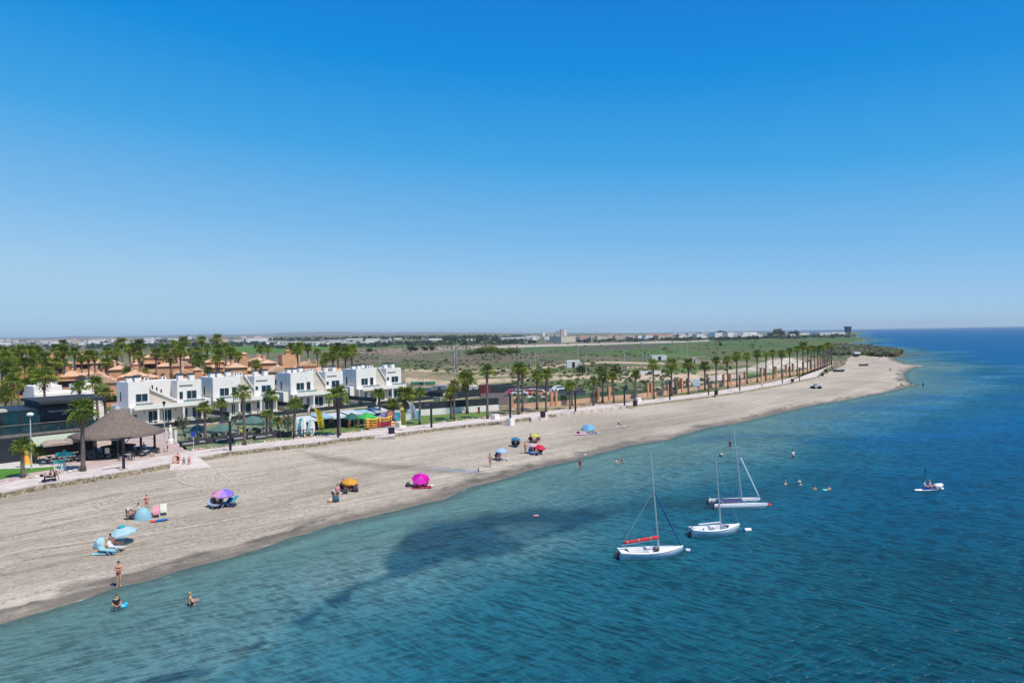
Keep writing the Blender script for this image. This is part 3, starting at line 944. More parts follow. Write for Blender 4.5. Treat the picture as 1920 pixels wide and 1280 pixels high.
# palms along the promenade: base x, base y, crown centre y, crown width (photo pixels), label
AV = [
 (43, 895, 836, 40, 'short bright green palm with slim trunk on the lawn by the dark restaurant', 3),
 (66, 868, 845, 30, 'small bushy palm in a pot right of the orange cone stand', 2),
 (156, 883, 771, 54, 'tall shaggy palm leaning over the left eave of the thatched pavilion', 9),
 (385, 830, 764, 30, 'slim palm standing between the two left green garden parasols', 1),
 (417, 813, 758, 28, 'green palm rising behind the second green garden parasol', 1),
 (459, 834, 736, 36, 'tall thick-trunked palm with two long stray leaves by the promenade', 5),
 (500, 819, 777, 26, 'low bright palm left of the tiny yellow float in the terrace garden', 2),
 (507, 806, 742, 30, 'palm with reddish trunk standing before the second white villa', 4),
 (522, 808, 791, 24, 'stubby young palm beside the yellow float in the terrace garden', 0),
 (552, 821, 757, 28, 'palm just left of the standing surfboards', 4),
 (636, 816, 742, 46, 'big shaggy palm behind the black lamp post by the yellow flag', 12),
 (713, 792, 738, 26, 'slim palm behind the orange and magenta kayak rack', 2),
 (734, 785, 757, 26, 'low palm above the round brown board by the kayak rack', 2),
 (761, 788, 741, 38, 'ragged palm with a thick brown skirt behind the white feather flag', 14),
 (787, 795, 735, 22, 'slim neat palm right of the white feather flag', 1),
 (846, 785, 737, 24, 'palm with a long brown skirt, left of a close pair', 14),
 (852, 789, 723, 26, 'taller trimmed palm, right of a close pair', 4),
 (876, 775, 713, 40, 'large drooping palm with yellow and brown hanging leaves', 16),
 (914, 785, 696, 28, 'thick straight palm in front of the maroon container', 3),
 (972, 777, 691, 28, 'thick tall palm just right of the post with the white base', 3),
 (980, 771, 696, 24, 'slimmer palm close behind the thick one near the white based post', 4),
 (1007, 768, 705, 28, 'palm in front of the parked white and pink cars', 2),
 (1024, 772, 702, 24, 'palm left of the first pair of orange piers', 2),
 (1069, 767, 724, 22, 'low palm with brown skirt left of the black post before the green fence', 6),
 (1073, 760, 722, 18, 'low palm just behind the brown skirted one before the green fence', 4),
 (1113, 759, 713, 18, 'slim palm left of the grey gate in the orange wall', 2),
 (1130, 754, 707, 22, 'palm centred in front of the grey gate in the orange wall', 3),
 (1151, 756, 706, 22, 'slim palm right of the grey gate in the orange wall', 2),
 (1191, 755, 702, 20, 'palm directly behind the litter bin by the wide ramp', 2),
 (1226, 748, 682, 24, 'tall palm between the wide ramp and the brown gate', 2),
 (1259, 742, 682, 26, 'tall palm left of the brown gate with orange piers', 2),
 (1291, 739, 681, 24, 'tall palm right of the brown gate with orange piers', 2),
 (1322, 731, 686, 22, 'palm beside the tall rust coloured post', 2),
]
AV2 = [(1343, 733, 675, 17), (1365, 728, 674, 17), (1382, 725, 666, 20), (1401, 719, 667, 17), (1420, 716, 663, 18), (1436, 713, 666, 15), (1450, 710, 662, 16), (1466, 708, 663, 17),
 (1481, 706, 658, 15), (1495, 704, 655, 16), (1506, 702, 648, 18), (1514, 701, 653, 13), (1521, 699, 653, 13), (1528, 697, 654, 13), (1534, 695, 655, 13), (1539, 693, 652, 12),
 (1543, 691, 652, 12), (1546, 689, 651, 12), (1549, 688, 649, 12), (1552, 686, 647, 11), (1555, 685, 646, 12), (1558, 684, 648, 11), (1560, 683, 651, 11)]
def palm_px(px, yb, yc, w, label, group, near, dead, **kw):
    p = G(px, yb, PZ)
    h = (yb - yc) * p.y / F - .1
    return palm(p, h, w * p.y / F, label, group, near, dead=dead, **kw)
for a in AV:
    palm_px(a[0], a[1], a[2], a[3], a[4], 'palms along the promenade', a[0] < 1030, a[5])
for i, a in enumerate(AV2):
    wh = 'between the rust coloured post and the tower' if i == 0 else 'counted from the rust coloured post towards the headland'
    palm_px(*a, '%s slim straight palm %s' % (ORD[i], 'counted from the rust coloured post to the headland'), 'palms in the avenue by the orange wall', False, 2, tr=.24)
# palms among the terracotta houses: x, crown centre y, width, depth
CP = [(229, 644, 24, 225), (218, 661, 22, 205), (243, 656, 24, 220), (262, 648, 26, 210), (292, 664, 26, 200), (306, 655, 22, 235), (327, 645, 18, 250), (329, 663, 26, 205), (345, 641, 24, 225),
 (356, 661, 20, 235), (377, 638, 20, 240), (371, 677, 28, 180), (388, 655, 20, 250), (407, 636, 22, 235), (405, 676, 22, 200), (423, 651, 22, 220), (434, 661, 20, 225), (478, 684, 22, 195), (488, 655, 18, 260),
 (241, 697, 24, 170), (270, 697, 16, 172), (390, 696, 20, 172), (117, 645, 18, 245), (105, 654, 20, 235), (106, 681, 18, 195), (121, 680, 18, 185), (139, 661, 24, 210), (153, 673, 20, 200), (177, 669, 24, 195),
 (199, 660, 22, 205), (20, 663, 24, 210), (38, 655, 22, 235), (56, 657, 22, 220), (74, 662, 20, 215), (10, 690, 26, 180), (32, 700, 26, 165), (45, 681, 24, 185), (63, 677, 24, 190), (88, 690, 22, 175),
 (4, 672, 22, 215), (82, 711, 46, 118), (20, 720, 38, 130), (8, 742, 36, 116), (43, 724, 34, 135), (62, 700, 28, 160), (147, 728, 28, 122), (181, 722, 34, 112), (196, 741, 36, 108),
 (486, 652, 14, 290), (502, 655, 14, 280), (541, 660, 18, 240), (562, 650, 20, 230), (578, 652, 18, 240), (594, 661, 18, 220), (611, 670, 22, 200), (624, 656, 18, 215), (646, 663, 32, 190), (660, 655, 22, 200),
 (634, 650, 18, 215), (604, 684, 16, 190), (-30, 668, 26, 200), (-60, 655, 24, 225), (-40, 700, 28, 165), (-90, 680, 26, 190), (28, 640, 0, 0), (318, 678, 18, 190), (446, 668, 18, 215)]
rpal = random.Random(77)
for _i in range(26):
    CP.append((rpal.uniform(0, 215), rpal.uniform(655, 690), rpal.uniform(22, 27), rpal.uniform(175, 240)))
for _i in range(12):
    CP.append((rpal.uniform(215, 465), rpal.uniform(650, 680), rpal.uniform(20, 26), rpal.uniform(170, 250)))
for _i in range(5):
    CP.append((rpal.uniform(540, 670), rpal.uniform(653, 672), rpal.uniform(20, 26), rpal.uniform(185, 240)))
HUE = ['deep green', 'mid green', 'bright green', 'dark green', 'grey green']
def where(px):
    for lim, s in [(60, 'beyond the dark restaurant'), (130, 'left of the white end house'), (215, 'left of the first white villa'), (300, 'behind the left half of the first white villa'),
                   (380, 'behind the right half of the first white villa'), (460, 'behind the left half of the second white villa'), (530, 'behind the right half of the second white villa'),
                   (600, 'behind the third white villa'), (700, 'behind the fourth white villa')]:
        if px < lim: return s
cnt = {}
for px, yc, w, d in sorted(CP):
    if not w: continue
    p = PD(px, d, PZ)
    h = CAMZ - PZ - (yc - hor(px)) * d / F
    near = d < 136 and px > 0
    wl = where(px)
    kd = 'tall' if h > 13 else ('short' if h < 7 else 'medium')
    key = (wl, kd); cnt[key] = cnt.get(key, 0) + 1
    palm(p, h, w * d / F, '%s %s palm from the left %s' % (ORD[cnt[key] - 1], kd, wl), 'palms around the terracotta houses', near, dead=3, crown=random.choice([0, 2, 0, 1]), tr=.22)

# ------------------------------------------------------------------ trees and shrubs
M_bark = mat('bark', (.12, .09, .07), .95, var=.3)
LF = {'dark': leafmat('dark_leaf', (.018, .045, .014), (.06, .11, .03)), 'pine': leafmat('pine_leaf', (.055, .095, .014), (.19, .24, .035)), 'grey': leafmat('grey_leaf', (.09, .09, .06), (.20, .19, .13)),
      'olive': leafmat('olive_leaf', (.07, .075, .04), (.16, .15, .09)), 'green': leafmat('green_leaf', (.04, .085, .02), (.13, .19, .04)), 'far': leafmat('far_leaf', (.02, .04, .02), (.05, .08, .035))}
def tree(pos, h, w, kind, label, cat='tree', trunk=.25, n=420, group=None, name='tree', size=None, low=.3):
    t = thing(name, label, cat, pos, 0, group)
    MB().tube([(0, 0, -.1), (.05, 0, h * .3), (0, .05, h * .6)], [trunk, trunk * .7, trunk * .4], 7).tube([(.05, 0, h * .28), (w * .25, .1, h * .55)], [trunk * .5, trunk * .2], 5).tube([(.05, 0, h * .3), (-w * .25, -.1, h * .6)], [trunk * .5, trunk * .2], 5).build('trunk', M_bark, t)
    mb = MB()
    size = size or w * .055
    k = 7
    for i in range(k):
        a = i * 2.4; rr = w * .27 * (i > 0)
        c = (rr * math.cos(a), rr * math.sin(a), h * (low + (1 - low) * random.uniform(.35, .7)))
        mb.leaves(c, (w * .27, w * .27, h * (1 - low) * .38), n // k, size, shell=.3)
    mb.build('crown', LF[kind], t)
    return t
def tree_px(px, yb, h_px, w_px, kind, label, **kw):
    p = G(px, yb, PZ)
    if gz(p.x, p.y) > PZ: p.z = gz(p.x, p.y)
    return tree(p, h_px * p.y / F, w_px * p.y / F, kind, label, **kw)
tree_px(344, 816, 42, 30, 'grey', 'dusty grey-green shrub tree in front of the first white villa', trunk=.12, low=.15)
tree_px(540, 815, 50, 34, 'olive', 'dark olive tree left of the standing surfboards', trunk=.15, low=.1)
tree_px(446, 815, 40, 26, 'olive', 'sparse bare-branched small tree left of the thick palm', trunk=.12, n=90)
tree_px(1092, 703, 22, 25, 'dark', 'round dark bush tree before the small white clubhouse', low=.0, trunk=.3, n=700)
tree_px(1128, 704, 23, 27, 'green', 'left one of two round green trees on the dry lot', low=.0, trunk=.3, n=700)
tree_px(1155, 704, 22, 27, 'green', 'right one of two round green trees on the dry lot', low=.0, trunk=.3, n=700)
for i, (px, yb, hh_, ww_, s) in enumerate([(884, 667, 11, 22, 'lowest pine at the left end of the pine clump'), (903, 668, 20, 30, 'tall pine left of centre in the pine clump'), (922, 668, 21, 30, 'tallest pine in the middle of the pine clump'),
     (938, 667, 15, 22, 'pine right of centre in the pine clump'), (958, 666, 15, 22, 'pine at the right of the grey bush in the clump'), (970, 665, 13, 16, 'last pine at the right end of the pine clump')]):
    tree_px(px, yb, hh_, ww_, 'pine', s, n=800, low=.15, size=.6, group='pines in the clump on the plain')
tree_px(943, 667.5, 9, 13, 'grey', 'pale grey leafless bush in the pine clump', n=300, low=.0, size=.4)
for px, yb, hh_, ww_, s in [(693, 660, 8, 14, 'lone dark round tree on the brown field'), (774, 657, 7, 22, 'low dark hedge-like tree by the airstrip'), (797, 657, 8, 14, 'left tree of the dark pair by the airstrip'), (810, 657, 10, 13, 'right tree of the dark pair by the airstrip'),
     (1353, 633, 14, 26, 'wide dark tree before the long white buildings'), (1337, 633, 8, 12, 'small tree left of the wide dark tree'), (1461, 629, 13, 22, 'round dark tree on the reed plain'), (1446, 629, 6, 14, 'low bush left of the round dark tree'), (1485, 631, 11, 14, 'dark bush left of the pale hut'), (1494, 631, 13, 10, 'tall dark tree right of the pale hut'),
     (1311, 634, 7, 8, 'small dark tree on the plain left of the white buildings'), (1271, 636, 12, 5, 'thin tall tree on the airfield edge'), (1241, 639, 7, 5, 'small dark tree on the airfield edge'), (1284, 636, 5, 7, 'tiny bush on the airfield edge'),
     (1351, 648, 6, 7, 'small lone green bush in the reeds'), (1394, 632, 6, 8, 'small tree in front of the last white roofs')]:
    tree_px(px, yb, hh_, ww_, 'far' if yb < 645 else 'dark', s, n=420, low=.0, size=max(.5, .03 * ww_ * G(px, yb).y / F * 3), trunk=.5)
# low scrub on the plain (nobody could count it)
scr = MB()
def clump(x, y, z, w, h, mi):
    for _ in range(16):
        a, r_ = random.uniform(0, 6.28), random.uniform(0, .5) * w
        q = Vector((x + r_ * math.cos(a), y + r_ * math.sin(a), z + random.uniform(0, h)))
        s = .28 * w * random.uniform(.6, 1.3)
        n_ = Vector((random.gauss(0, .7), random.gauss(0, .7) - .3, 1)).normalized()
        e1 = n_.orthogonal().normalized() * s; e2 = n_.cross(e1)
        scr.add([q - e1, q - e2 * .8, q + e1, q + e2 * .8], [(0, 1, 2, 3)], mi)
pts = []
rs = np.random.RandomState(3)
while len(pts) < 4200:
    px = rs.uniform(640, 1690); t = rs.uniform(0, 1)
    y0 = 644 - max(0, (px - 900)) * .030
    yb = y0 + (760 - y0) * t ** 1.5
    p = G(px, yb)
    pts.append((p.x, p.y, px, yb))
A = np.array(pts)
inn = sdf([tuple(v) for v in INLAND], A[:, 0], A[:, 1]); sdd = sdf(LANDPOLY, A[:, 0], A[:, 1])
den = fbm(A[:, 0], A[:, 1], 40, 91); hts = ground_arr(A[:, 0], A[:, 1])
owall = sdf([tuple(v) for v in OW] + [(OW[-1].x + 400, OW[-1].y + 400), (-3000, 9000), (-3000, 400), (OW[0].x - 14, OW[0].y + 22)], A[:, 0], A[:, 1])
for i in range(len(A)):
    x, y, px, yb = A[i]
    if inn[i] < 3 or sdd[i] < 1 or den[i] < .47: continue
    if owall[i] < 3 and px < 1575: continue
    if px < 960 and yb > 705: continue
    if 1380 < px < 1500 and 668 < yb < 700: continue
    if px > 930 and yb < 664 and rs.uniform() < .72: continue
    w = random.uniform(.6, 1.5) * (1 + y / 600)
    if px > 1575: w *= .8
    clump(x, y, hts[i] - .1, w, w * .45, random.choice([0, 0, 1, 2]))
for i in range(900):       # dense bushes of the headland
    px = random.uniform(1552, 1696); yb = random.uniform(648, 667.5) if px < 1600 else random.uniform(655 + (px - 1650) * .12 if px > 1640 else 650, 667)
    p = G(px, yb, 1)
    if gz(p.x, p.y) < .15: continue
    w = random.uniform(2.2, 4.5)
    clump(p.x, p.y, .6, w, w * .7, random.choice([0, 1, 2, 2]))
ob = scr.build('scrub', [LF['green'], LF['grey'], LF['olive']])
tag(ob, 'low green and grey scrub bushes scattered over the plain', 'scrub', kind='stuff')
# ================================================================== buildings
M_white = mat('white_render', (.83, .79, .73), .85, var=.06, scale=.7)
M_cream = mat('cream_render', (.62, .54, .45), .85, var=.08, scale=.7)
M_glass = mat('dark_glass', (.018, .045, .065), .08, var=.2, scale=.8, spec=.6)
M_frame = mat('white_frame', (.72, .72, .70), .5, var=0)
M_dframe = mat('dark_frame', (.03, .035, .045), .5, var=0)
M_bglass0 = mat('rail_glass', (.20, .28, .30), .1, var=0, spec=.6)
M_cap = mat('chimney_cap_metal', (.035, .045, .06), .6, var=.1)
M_fence = mat('black_mesh', (.022, .034, .046), .8, var=.25, scale=2)
def box_part(parent, name, b, m, **k):
    o = MB().box(*b).build(name, m, parent)
    for a, v in k.items(): o[a] = v
    return o
def window(parent, x0, x1, z0, z1, y, fm=None, glass=None, nx=1, face='-y', door=False):
    """framed window let into a wall at y (or at x for side faces)"""
    fm = fm or M_frame; glass = glass or M_glass
    mb, gb = MB(), MB()
    t = .09
    def B(m, a0, a1, b0, b1, p0, p1):
        if face == '-y': m.box(a0, a1, y - p1, y - p0, b0, b1)
        else: m.box(y - p1, y - p0, a0, a1, b0, b1)
    B(mb, x0, x1, z1 - t, z1, 0, .06); B(mb, x0, x1, z0, z0 + t, 0, .08)
    B(mb, x0, x0 + t, z0 + t, z1 - t, 0, .06); B(mb, x1 - t, x1, z0 + t, z1 - t, 0, .06)
    for i in range(1, nx):
        xm = x0 + (x1 - x0) * i / nx
        B(mb, xm - .03, xm + .03, z0 + t, z1 - t, 0.001, .05)
    B(gb, x0 + t, x1 - t, z0 + t, z1 - t, .002, .02)
    w = mb.build('door' if door else 'window', fm, parent)
    gb.build('pane', glass, w)
    return w
def villa(pos, label, first=False):
    t = thing('white_villa', label, 'house', pos, TH, 'white villas behind the terrace gardens')
    Wd = 13.3
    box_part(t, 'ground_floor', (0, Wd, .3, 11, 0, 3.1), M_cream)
    box_part(t, 'side_wing', (-1.3, 0, 2.0, 9, 0, 2.2 if first else 3.9), M_white)
    pl = MB().box(.3, Wd - .2, -1.0, .3, 2.95, 3.3).box(.3, Wd - .2, -1.0, -.85, 3.3, 3.75).box(0, Wd, .3, 11, 3.1, 3.35).build('porch_slab', M_white, t)
    for x in (4.3, 8.9): box_part(t, 'column', (x, x + .3, -.9, -.6, 0, 2.95), M_white)
    box_part(t, 'terrace_floor', (-.3, Wd + .4, -3.6, .3, -.1, .12), M_pale)
    xr = 8.7
    xl = 3.6 if first else 5.7
    def block(x0, x1, top):
        m = MB().box(x0, x1, 1.2, 7.5, 3.35, top - .9)
        w = .22
        m.box(x0, x1, 1.2, 1.2 + w, top - .9, top).box(x0, x1, 7.5 - w, 7.5, top - .9, top)
        m.box(x0, x0 + w, 1.2 + w, 7.5 - w, top - .9, top).box(x1 - w, x1, 1.2 + w, 7.5 - w, top - .9, top)
        return m.build('upper_floor', M_white, t)
    block(0, xl, 8.0); block(xr, Wd, 7.8)
    box_part(t, 'recess_wall', (xl, xr, 4.2, 7.4, 3.35, 7.9), M_white)
    # outside stair with its sloping white parapet
    m = MB()
    y0, y1 = 1.3, 1.55
    if first:
        poly = [(xl, 3.35), (xr, 3.35), (xr, 3.8), (xl + .3, 6.3), (xl, 6.3)]
    else:
        poly = [(xl, 3.35), (xr + .25, 3.35), (xr + .25, 4.6), (xl + .9, 8.0), (xl, 8.0)]
    def vprism(poly, ya, yb, mi=0):
        n_ = len(poly)
        m.add([(p[0], ya, p[1]) for p in poly] + [(p[0], yb, p[1]) for p in poly],
              [tuple(range(n_)), tuple(range(n_, 2 * n_))[::-1]] + [(i, i + n_, (i + 1) % n_ + n_, (i + 1) % n_) for i in range(n_)], mi)
    vprism(poly, y0 + .35, y1 + .35, 1)
    top = poly[2:4]
    vprism([(top[0][0] + .05, top[0][1]), (top[0][0] + .05, top[0][1] + .35), (top[1][0], top[1][1] + .35), (top[1][0], top[1][1])], y0, y1 + .4, 0)
    for k in range(9):
        f0 = k / 9
        x = poly[3][0] + (poly[2][0] - poly[3][0]) * f0; z = poly[3][1] + (poly[2][1] - poly[3][1]) * f0
        m.box(x, x + .4, 2.2, 3.3, z - 1.0, z - .75, 0)
    m.build('outer_stair', [M_white, M_cream], t)
    box_part(t, 'glass_rail', (.6, xl - .4 if not first else xl, -.72, -.69, 3.76, 4.1), M_bglass0)
    box_part(t, 'glass_rail', (xr + .4, Wd - .3, -.72, -.69, 3.76, 4.1), M_bglass0)
    for q_ in ((xl + .8, 6.2), (xr - .9, 6.6)):
        ac = box_part(t, 'air_conditioner', (q_[0], q_[0] + .8, q_[1] - .2, q_[1] + .2, 7.95, 8.5), M_frame); MB().tube([(q_[0] + .4, q_[1] - .205, 8.22), (q_[0] + .4, q_[1] - .225, 8.22)], .2, 10).build('fan_grille', M_dframe, ac)
    MB().tube([(xl - .6, 5.0, 7.4), (xl - .6, 5.0, 9.9)], .025, 4).tube([(xl - 1.1, 5.0, 9.6), (xl - .1, 5.0, 9.6)], .02, 4).build('aerial', M_dframe, t)
    # slits in the long parapet wall
    for k in range(4):
        window(t, xl + .7 + k * .8 if first else 1.0 + k * .01, xl + .95 + k * .8 if first else 1.02, 6.6 - .45 * k, 7.5 - .45 * k, 4.2 if first else 20, M_dframe) if first else None
    if first:
        window(t, 1.2, 3.4, 4.2, 5.8, 1.2, nx=2); window(t, xr + .3, xr + 1.1, 4.1, 5.7, 1.2); window(t, xr + 1.7, xr + 3.7, 4.1, 5.8, 1.2, nx=2)
        gw = [(3.0, 4.7, 1), (5.5, 7.3, 1), (9.2, 10.3, 1), (11.0, 12.9, 1)]
        window(t, .5, 1.1, .9, 2.0, .3, M_dframe)
    else:
        window(t, 1.3, 3.3, 4.1, 5.8, 1.2, nx=2); window(t, 3.9, 4.8, 4.1, 5.8, 1.2, M_dframe)
        window(t, xr + .25, xr + .8, 4.9, 5.6, 1.2, M_dframe); window(t, xr + 1.5, xr + 3.7, 4.2, 5.8, 1.2, nx=2)
        gw = [(1.5, 2.4, 1), (3.2, 4.1, 1), (5.0, 7.5, 1), (8.6, 9.8, 0), (10.2, 12.4, 1)]
    for a, b, dr in gw: window(t, a, b, .15 if dr else .9, 2.55, .3, M_frame, nx=2, door=bool(dr))
    window(t, 5.0, 5.5, 4.3, 6.0, 0, M_dframe, face='-x')
    window(t, 4.2, 5.0, .4, 2.4, -1.3, M_dframe, face='-x')
    for x, y in [(.5, 3.5), (1.9, 3.5), (xl - .5, 6.5), (xr + 1.0, 3.2), (xr + 3.2, 3.2)]:
        c = MB().box(x, x + .95, y, y + .95, 6.9, 8.75).build('chimney', M_white, t)
        MB().box(x - .1, x + 1.05, y - .1, y + 1.05, 8.78, 9.02).build('cap', M_cap, c)
    box_part(t, 'parapet_rail', (xr + .4, xr + 2.9, 1.12, 1.19, 6.7, 6.85), M_cap)
    for x in (2.3, 7.9):
        l_ = MB().box(x, x + .12, .14, .3, 2.2, 2.45).build('wall_lamp', M_dframe, t)
    return t
P0 = G(246, 799, PZ)
PR = Vector((.68, .73, 0)).normalized()
VL = ['white end villa nearest the thatched pavilion, its beige stair gable sloping down to the right', 'second white villa from the pavilion, partly behind the tall thick palm',
      'third white villa from the pavilion, above the yellow feather flag', 'last white villa of the row, beside the open lot with black fences']
VS = [0, 15.6, 32.6, 49.6]
for i, s in enumerate(VS):
    villa(P0 + PR * s, VL[i], i == 0)
NI = Vector((-PR.y, PR.x, 0))      # away from the sea
def RW(s, v, z=0):                 # row coordinates: along the villas, inland
    p = P0 + PR * s + NI * v
    return Vector((p.x, p.y, PZ + z))
# white end house left of the first villa
t = thing('white_villa', 'white house with dark chimney caps, glimpsed between palms behind the dark restaurant', 'house', RW(-11.5, 15), TH)
box_part(t, 'wall', (0, 11.6, 0, 9, 0, 6.0), M_white)
box_part(t, 'upper_floor', (0, 4.5, .6, 8, 6.0, 7.4), M_white); box_part(t, 'upper_floor', (7.5, 11.6, .6, 8, 6.0, 7.2), M_white)
for x in (1, 3, 9): c = box_part(t, 'chimney', (x, x + 1, 2, 3, 7.2, 8.2), M_white); MB().box(x - .1, x + 1.1, 1.9, 3.1, 8.22, 8.5).build('cap', M_cap, c)
window(t, 2, 4, 3.9, 5.5, 0, nx=2); window(t, 5.5, 6.3, 3.9, 5.5, 0); window(t, 8.5, 10.5, 3.9, 5.5, 0, nx=2)
# garden fences between the villas and along the seaward side
gl_ = ['black mesh garden fence on a pale wall between the first and second white villas', 'black mesh garden fence on a pale wall between the second and third white villas',
       'black mesh garden fence on a pale wall between the third and fourth white villas', 'black mesh garden fence on a pale wall right of the last white villa']
def shrub(p, w, h, kind, label, cat='shrub'):
    t = thing('garden_shrub', label, cat, p, 0, 'garden shrubs of the villas')
    mb = MB()
    for k in range(3): mb.leaves((random.uniform(-.2, .2) * w, random.uniform(-.2, .2) * w, h * .5), (w * .4, w * .4, h * .5), 60, w * .12, shell=.2)
    mb.build('foliage', LF[kind], t); MB().tube([(0, 0, 0), (0, 0, h * .5)], .05, 5).build('stem', M_bark, t)
def garden_fence(a, b, label, wh=.9, fh=1.0, mw=None, posts=2.2):
    t = thing('garden_fence', label, 'fence', a, math.atan2(b.y - a.y, b.x - a.x))
    L = (b - a).length
    box_part(t, 'low_wall', (0, L, -.12, .12, 0, wh), mw or M_cream)
    box_part(t, 'mesh_screen', (0, L, -.02, .02, wh + .05, wh + fh), M_fence)
    k = 0
    while k * posts <= L:
        box_part(t, 'post', (k * posts - .04, k * posts + .04, -.06, .06, wh + .001, wh + fh + .08), M_dframe); k += 1
for i, s in enumerate([14.0, 30.6, 47.6, 64.5]):
    garden_fence(RW(s, 3), RW(s, -9.5 if i < 3 else -12), gl_[i])
for i, (s0, s1) in enumerate([(-2, 13.6), (14.4, 30.2), (31, 47.2), (48, 64.2)]):
    garden_fence(RW(s0, -9.5), RW(s1, -9.5), ['dark seaward garden screen of the first villa behind the green parasols', 'dark seaward garden screen of the second villa behind the lounge seats',
        'dark seaward garden screen of the third villa behind the surf kiosk', 'dark seaward garden screen of the fourth villa above the white wall'][i], .25, .85)
    o = MB().box(0, s1 - s0 - .5, -5.6, 0, .03, .035).build('villa_lawn', M_turf2, None, loc=RW(s0 + .2, -3.8), rz=TH); struct(o)
    o = MB().box(0, s1 - s0 - .5, -3.8, 0, .05, .055).build('villa_terrace', M_pale, None, loc=RW(s0 + .2, 0), rz=TH); struct(o)
rs2 = random.Random(12)
for i, s0 in enumerate(VS):
    for j in range(7):
        s_ = s0 + .8 + j * 2.0 + rs2.uniform(-.4, .4)
        shrub(RW(s_, -8.8 + rs2.uniform(-.3, .3)), rs2.uniform(1.0, 1.9), rs2.uniform(.8, 1.8), rs2.choice(['green', 'dark', 'grey']), '%s garden shrub behind the seaward screen of the %s villa' % (ORD[j], ORD[i]))
    for j in range(2):
        s_ = s0 + 3.5 + j * 6
        box = thing('garden_table', '%s white garden table on the terrace of the %s villa' % (['left', 'right'][j], ORD[i]), 'table', RW(s_, -2.4, .12), TH)
        box_part(box, 'tabletop', (-.7, .7, -.4, .4, .70, .75), M_frame)
        for x in (-.6, .6):
            for y in (-.3, .3): box_part(box, 'leg', (x - .03, x + .03, y - .03, y + .03, 0, .70), M_frame)
# lot right of the villas
garden_fence(RW(66, -6), RW(96, -6), 'black mesh fence, rear of three on the lot right of the villas', .15, 1.9)
garden_fence(RW(66, -12.5), RW(90, -12.5), 'black mesh fence, middle of three on the lot right of the villas', .15, 1.9)
garden_fence(G(690, 786), G(935, 769), 'long dark mesh fence on a white wall behind the grass verge', 1.2, 1.4, M_white)
t = thing('screen_wall', 'plain brown-grey screen wall left of the first orange pier', 'wall', G(902, 766), 0)
q = G(953, 764) - G(902, 766)
MB().box(0, q.length, -.1, .1, .6, 3.2).build('panel', mat('taupe_panel', (.24, .20, .19), .9), t).rotation_euler = (0, 0, math.atan2(q.y, q.x))
# containers and sheds of the lot
def container(px, yb, wpx, hpx, m, label, rz=TH, dep=2.4, name='container', cat='container', ribs=8, top=None):
    p = G(px, yb)
    L = wpx * p.y / F / max(.5, abs(math.cos(rz)))
    h = hpx * p.y / F
    t = thing(name, label, cat, p, rz)
    mb = MB().box(0, L, 0, dep, .1, h)
    for i in range(ribs): x = L * (i + .5) / ribs; mb.box(x - .06, x + .06, -.05, 0, .2, h - .1)
    mb.build('body', m, t)
    MB().box(-.05, L + .05, -.06, dep + .05, h, h + .12).build('roof', top or m, t)
    MB().box(L * .4, L * .6, -.09, -.052, .15, h * .85).build('door', M_dframe if name != 'container' else m, t)
    return t
M_maroon = mat('maroon_metal', (.20, .035, .05), .6)
M_grey = mat('grey_metal', (.27, .30, .34), .6)
container(898, 744, 22, 21, M_maroon, 'maroon shipping container behind the thick straight palm', 0)
container(879, 742, 17, 17, M_white, 'white cabin left of the maroon container', 0, name='cabin', cat='cabin')
container(811, 739, 26, 15, M_grey, 'grey flat-roofed shed on the lot right of the villas', 0, name='shed', cat='shed')
container(778, 741, 30, 13, mat('slate_metal', (.18, .22, .26), .6), 'low slate grey shed left of the grey flat shed', 0, name='shed', cat='shed')
container(842, 738, 30, 12, M_white, 'low white shed between the grey shed and the white cabin', 0, name='shed', cat='shed')
container(1063, 690, 25, 13, M_white, 'small white clubhouse with three dark openings beyond the orange wall', 0, 6, 'hut', 'hut', 3)
container(1223, 676, 28, 9, M_white, 'long white hut with black end before the brown scrub', 0, 6, 'hut', 'hut', 4)
container(1298, 682, 9, 10, mat('pale_stucco', (.6, .55, .5), .9), 'small pale ruined hut among scrub right of the long white hut', 0, 4, 'hut', 'hut', 1)
container(1482, 632, 9, 6, M_white, 'tiny pale hut between two dark trees on the reed plain', 0, 6, 'hut', 'hut', 1)
container(1198, 703, 42, 7, M_white, 'low broken white wall block near the tall palms', 0.1, .5, 'low_wall', 'wall', 5)
container(770, 722, 45, 5, mat('green_tarp', (.10, .28, .16), .9), 'low green tarpaulin cover on the scrub left of the field lamps', 0, 3, 'tarpaulin', 'tarpaulin', 3)
container(930, 737, 38, 13, mat('teal_screen', (.07, .15, .17), .9), 'teal-grey mesh screen behind the maroon container', 0, .2, 'mesh_screen', 'fence', 6)
container(975, 736, 55, 10, mat('grey_screen', (.09, .11, .15), .9), 'long dark grey mesh screen behind the parked cars', 0, .2, 'mesh_screen', 'fence', 8)
container(1040, 742, 58, 9, mat('grey_screen', (.09, .11, .15), .9), 'dark grey mesh screen above the green fence', 0, .2, 'mesh_screen', 'fence', 8)
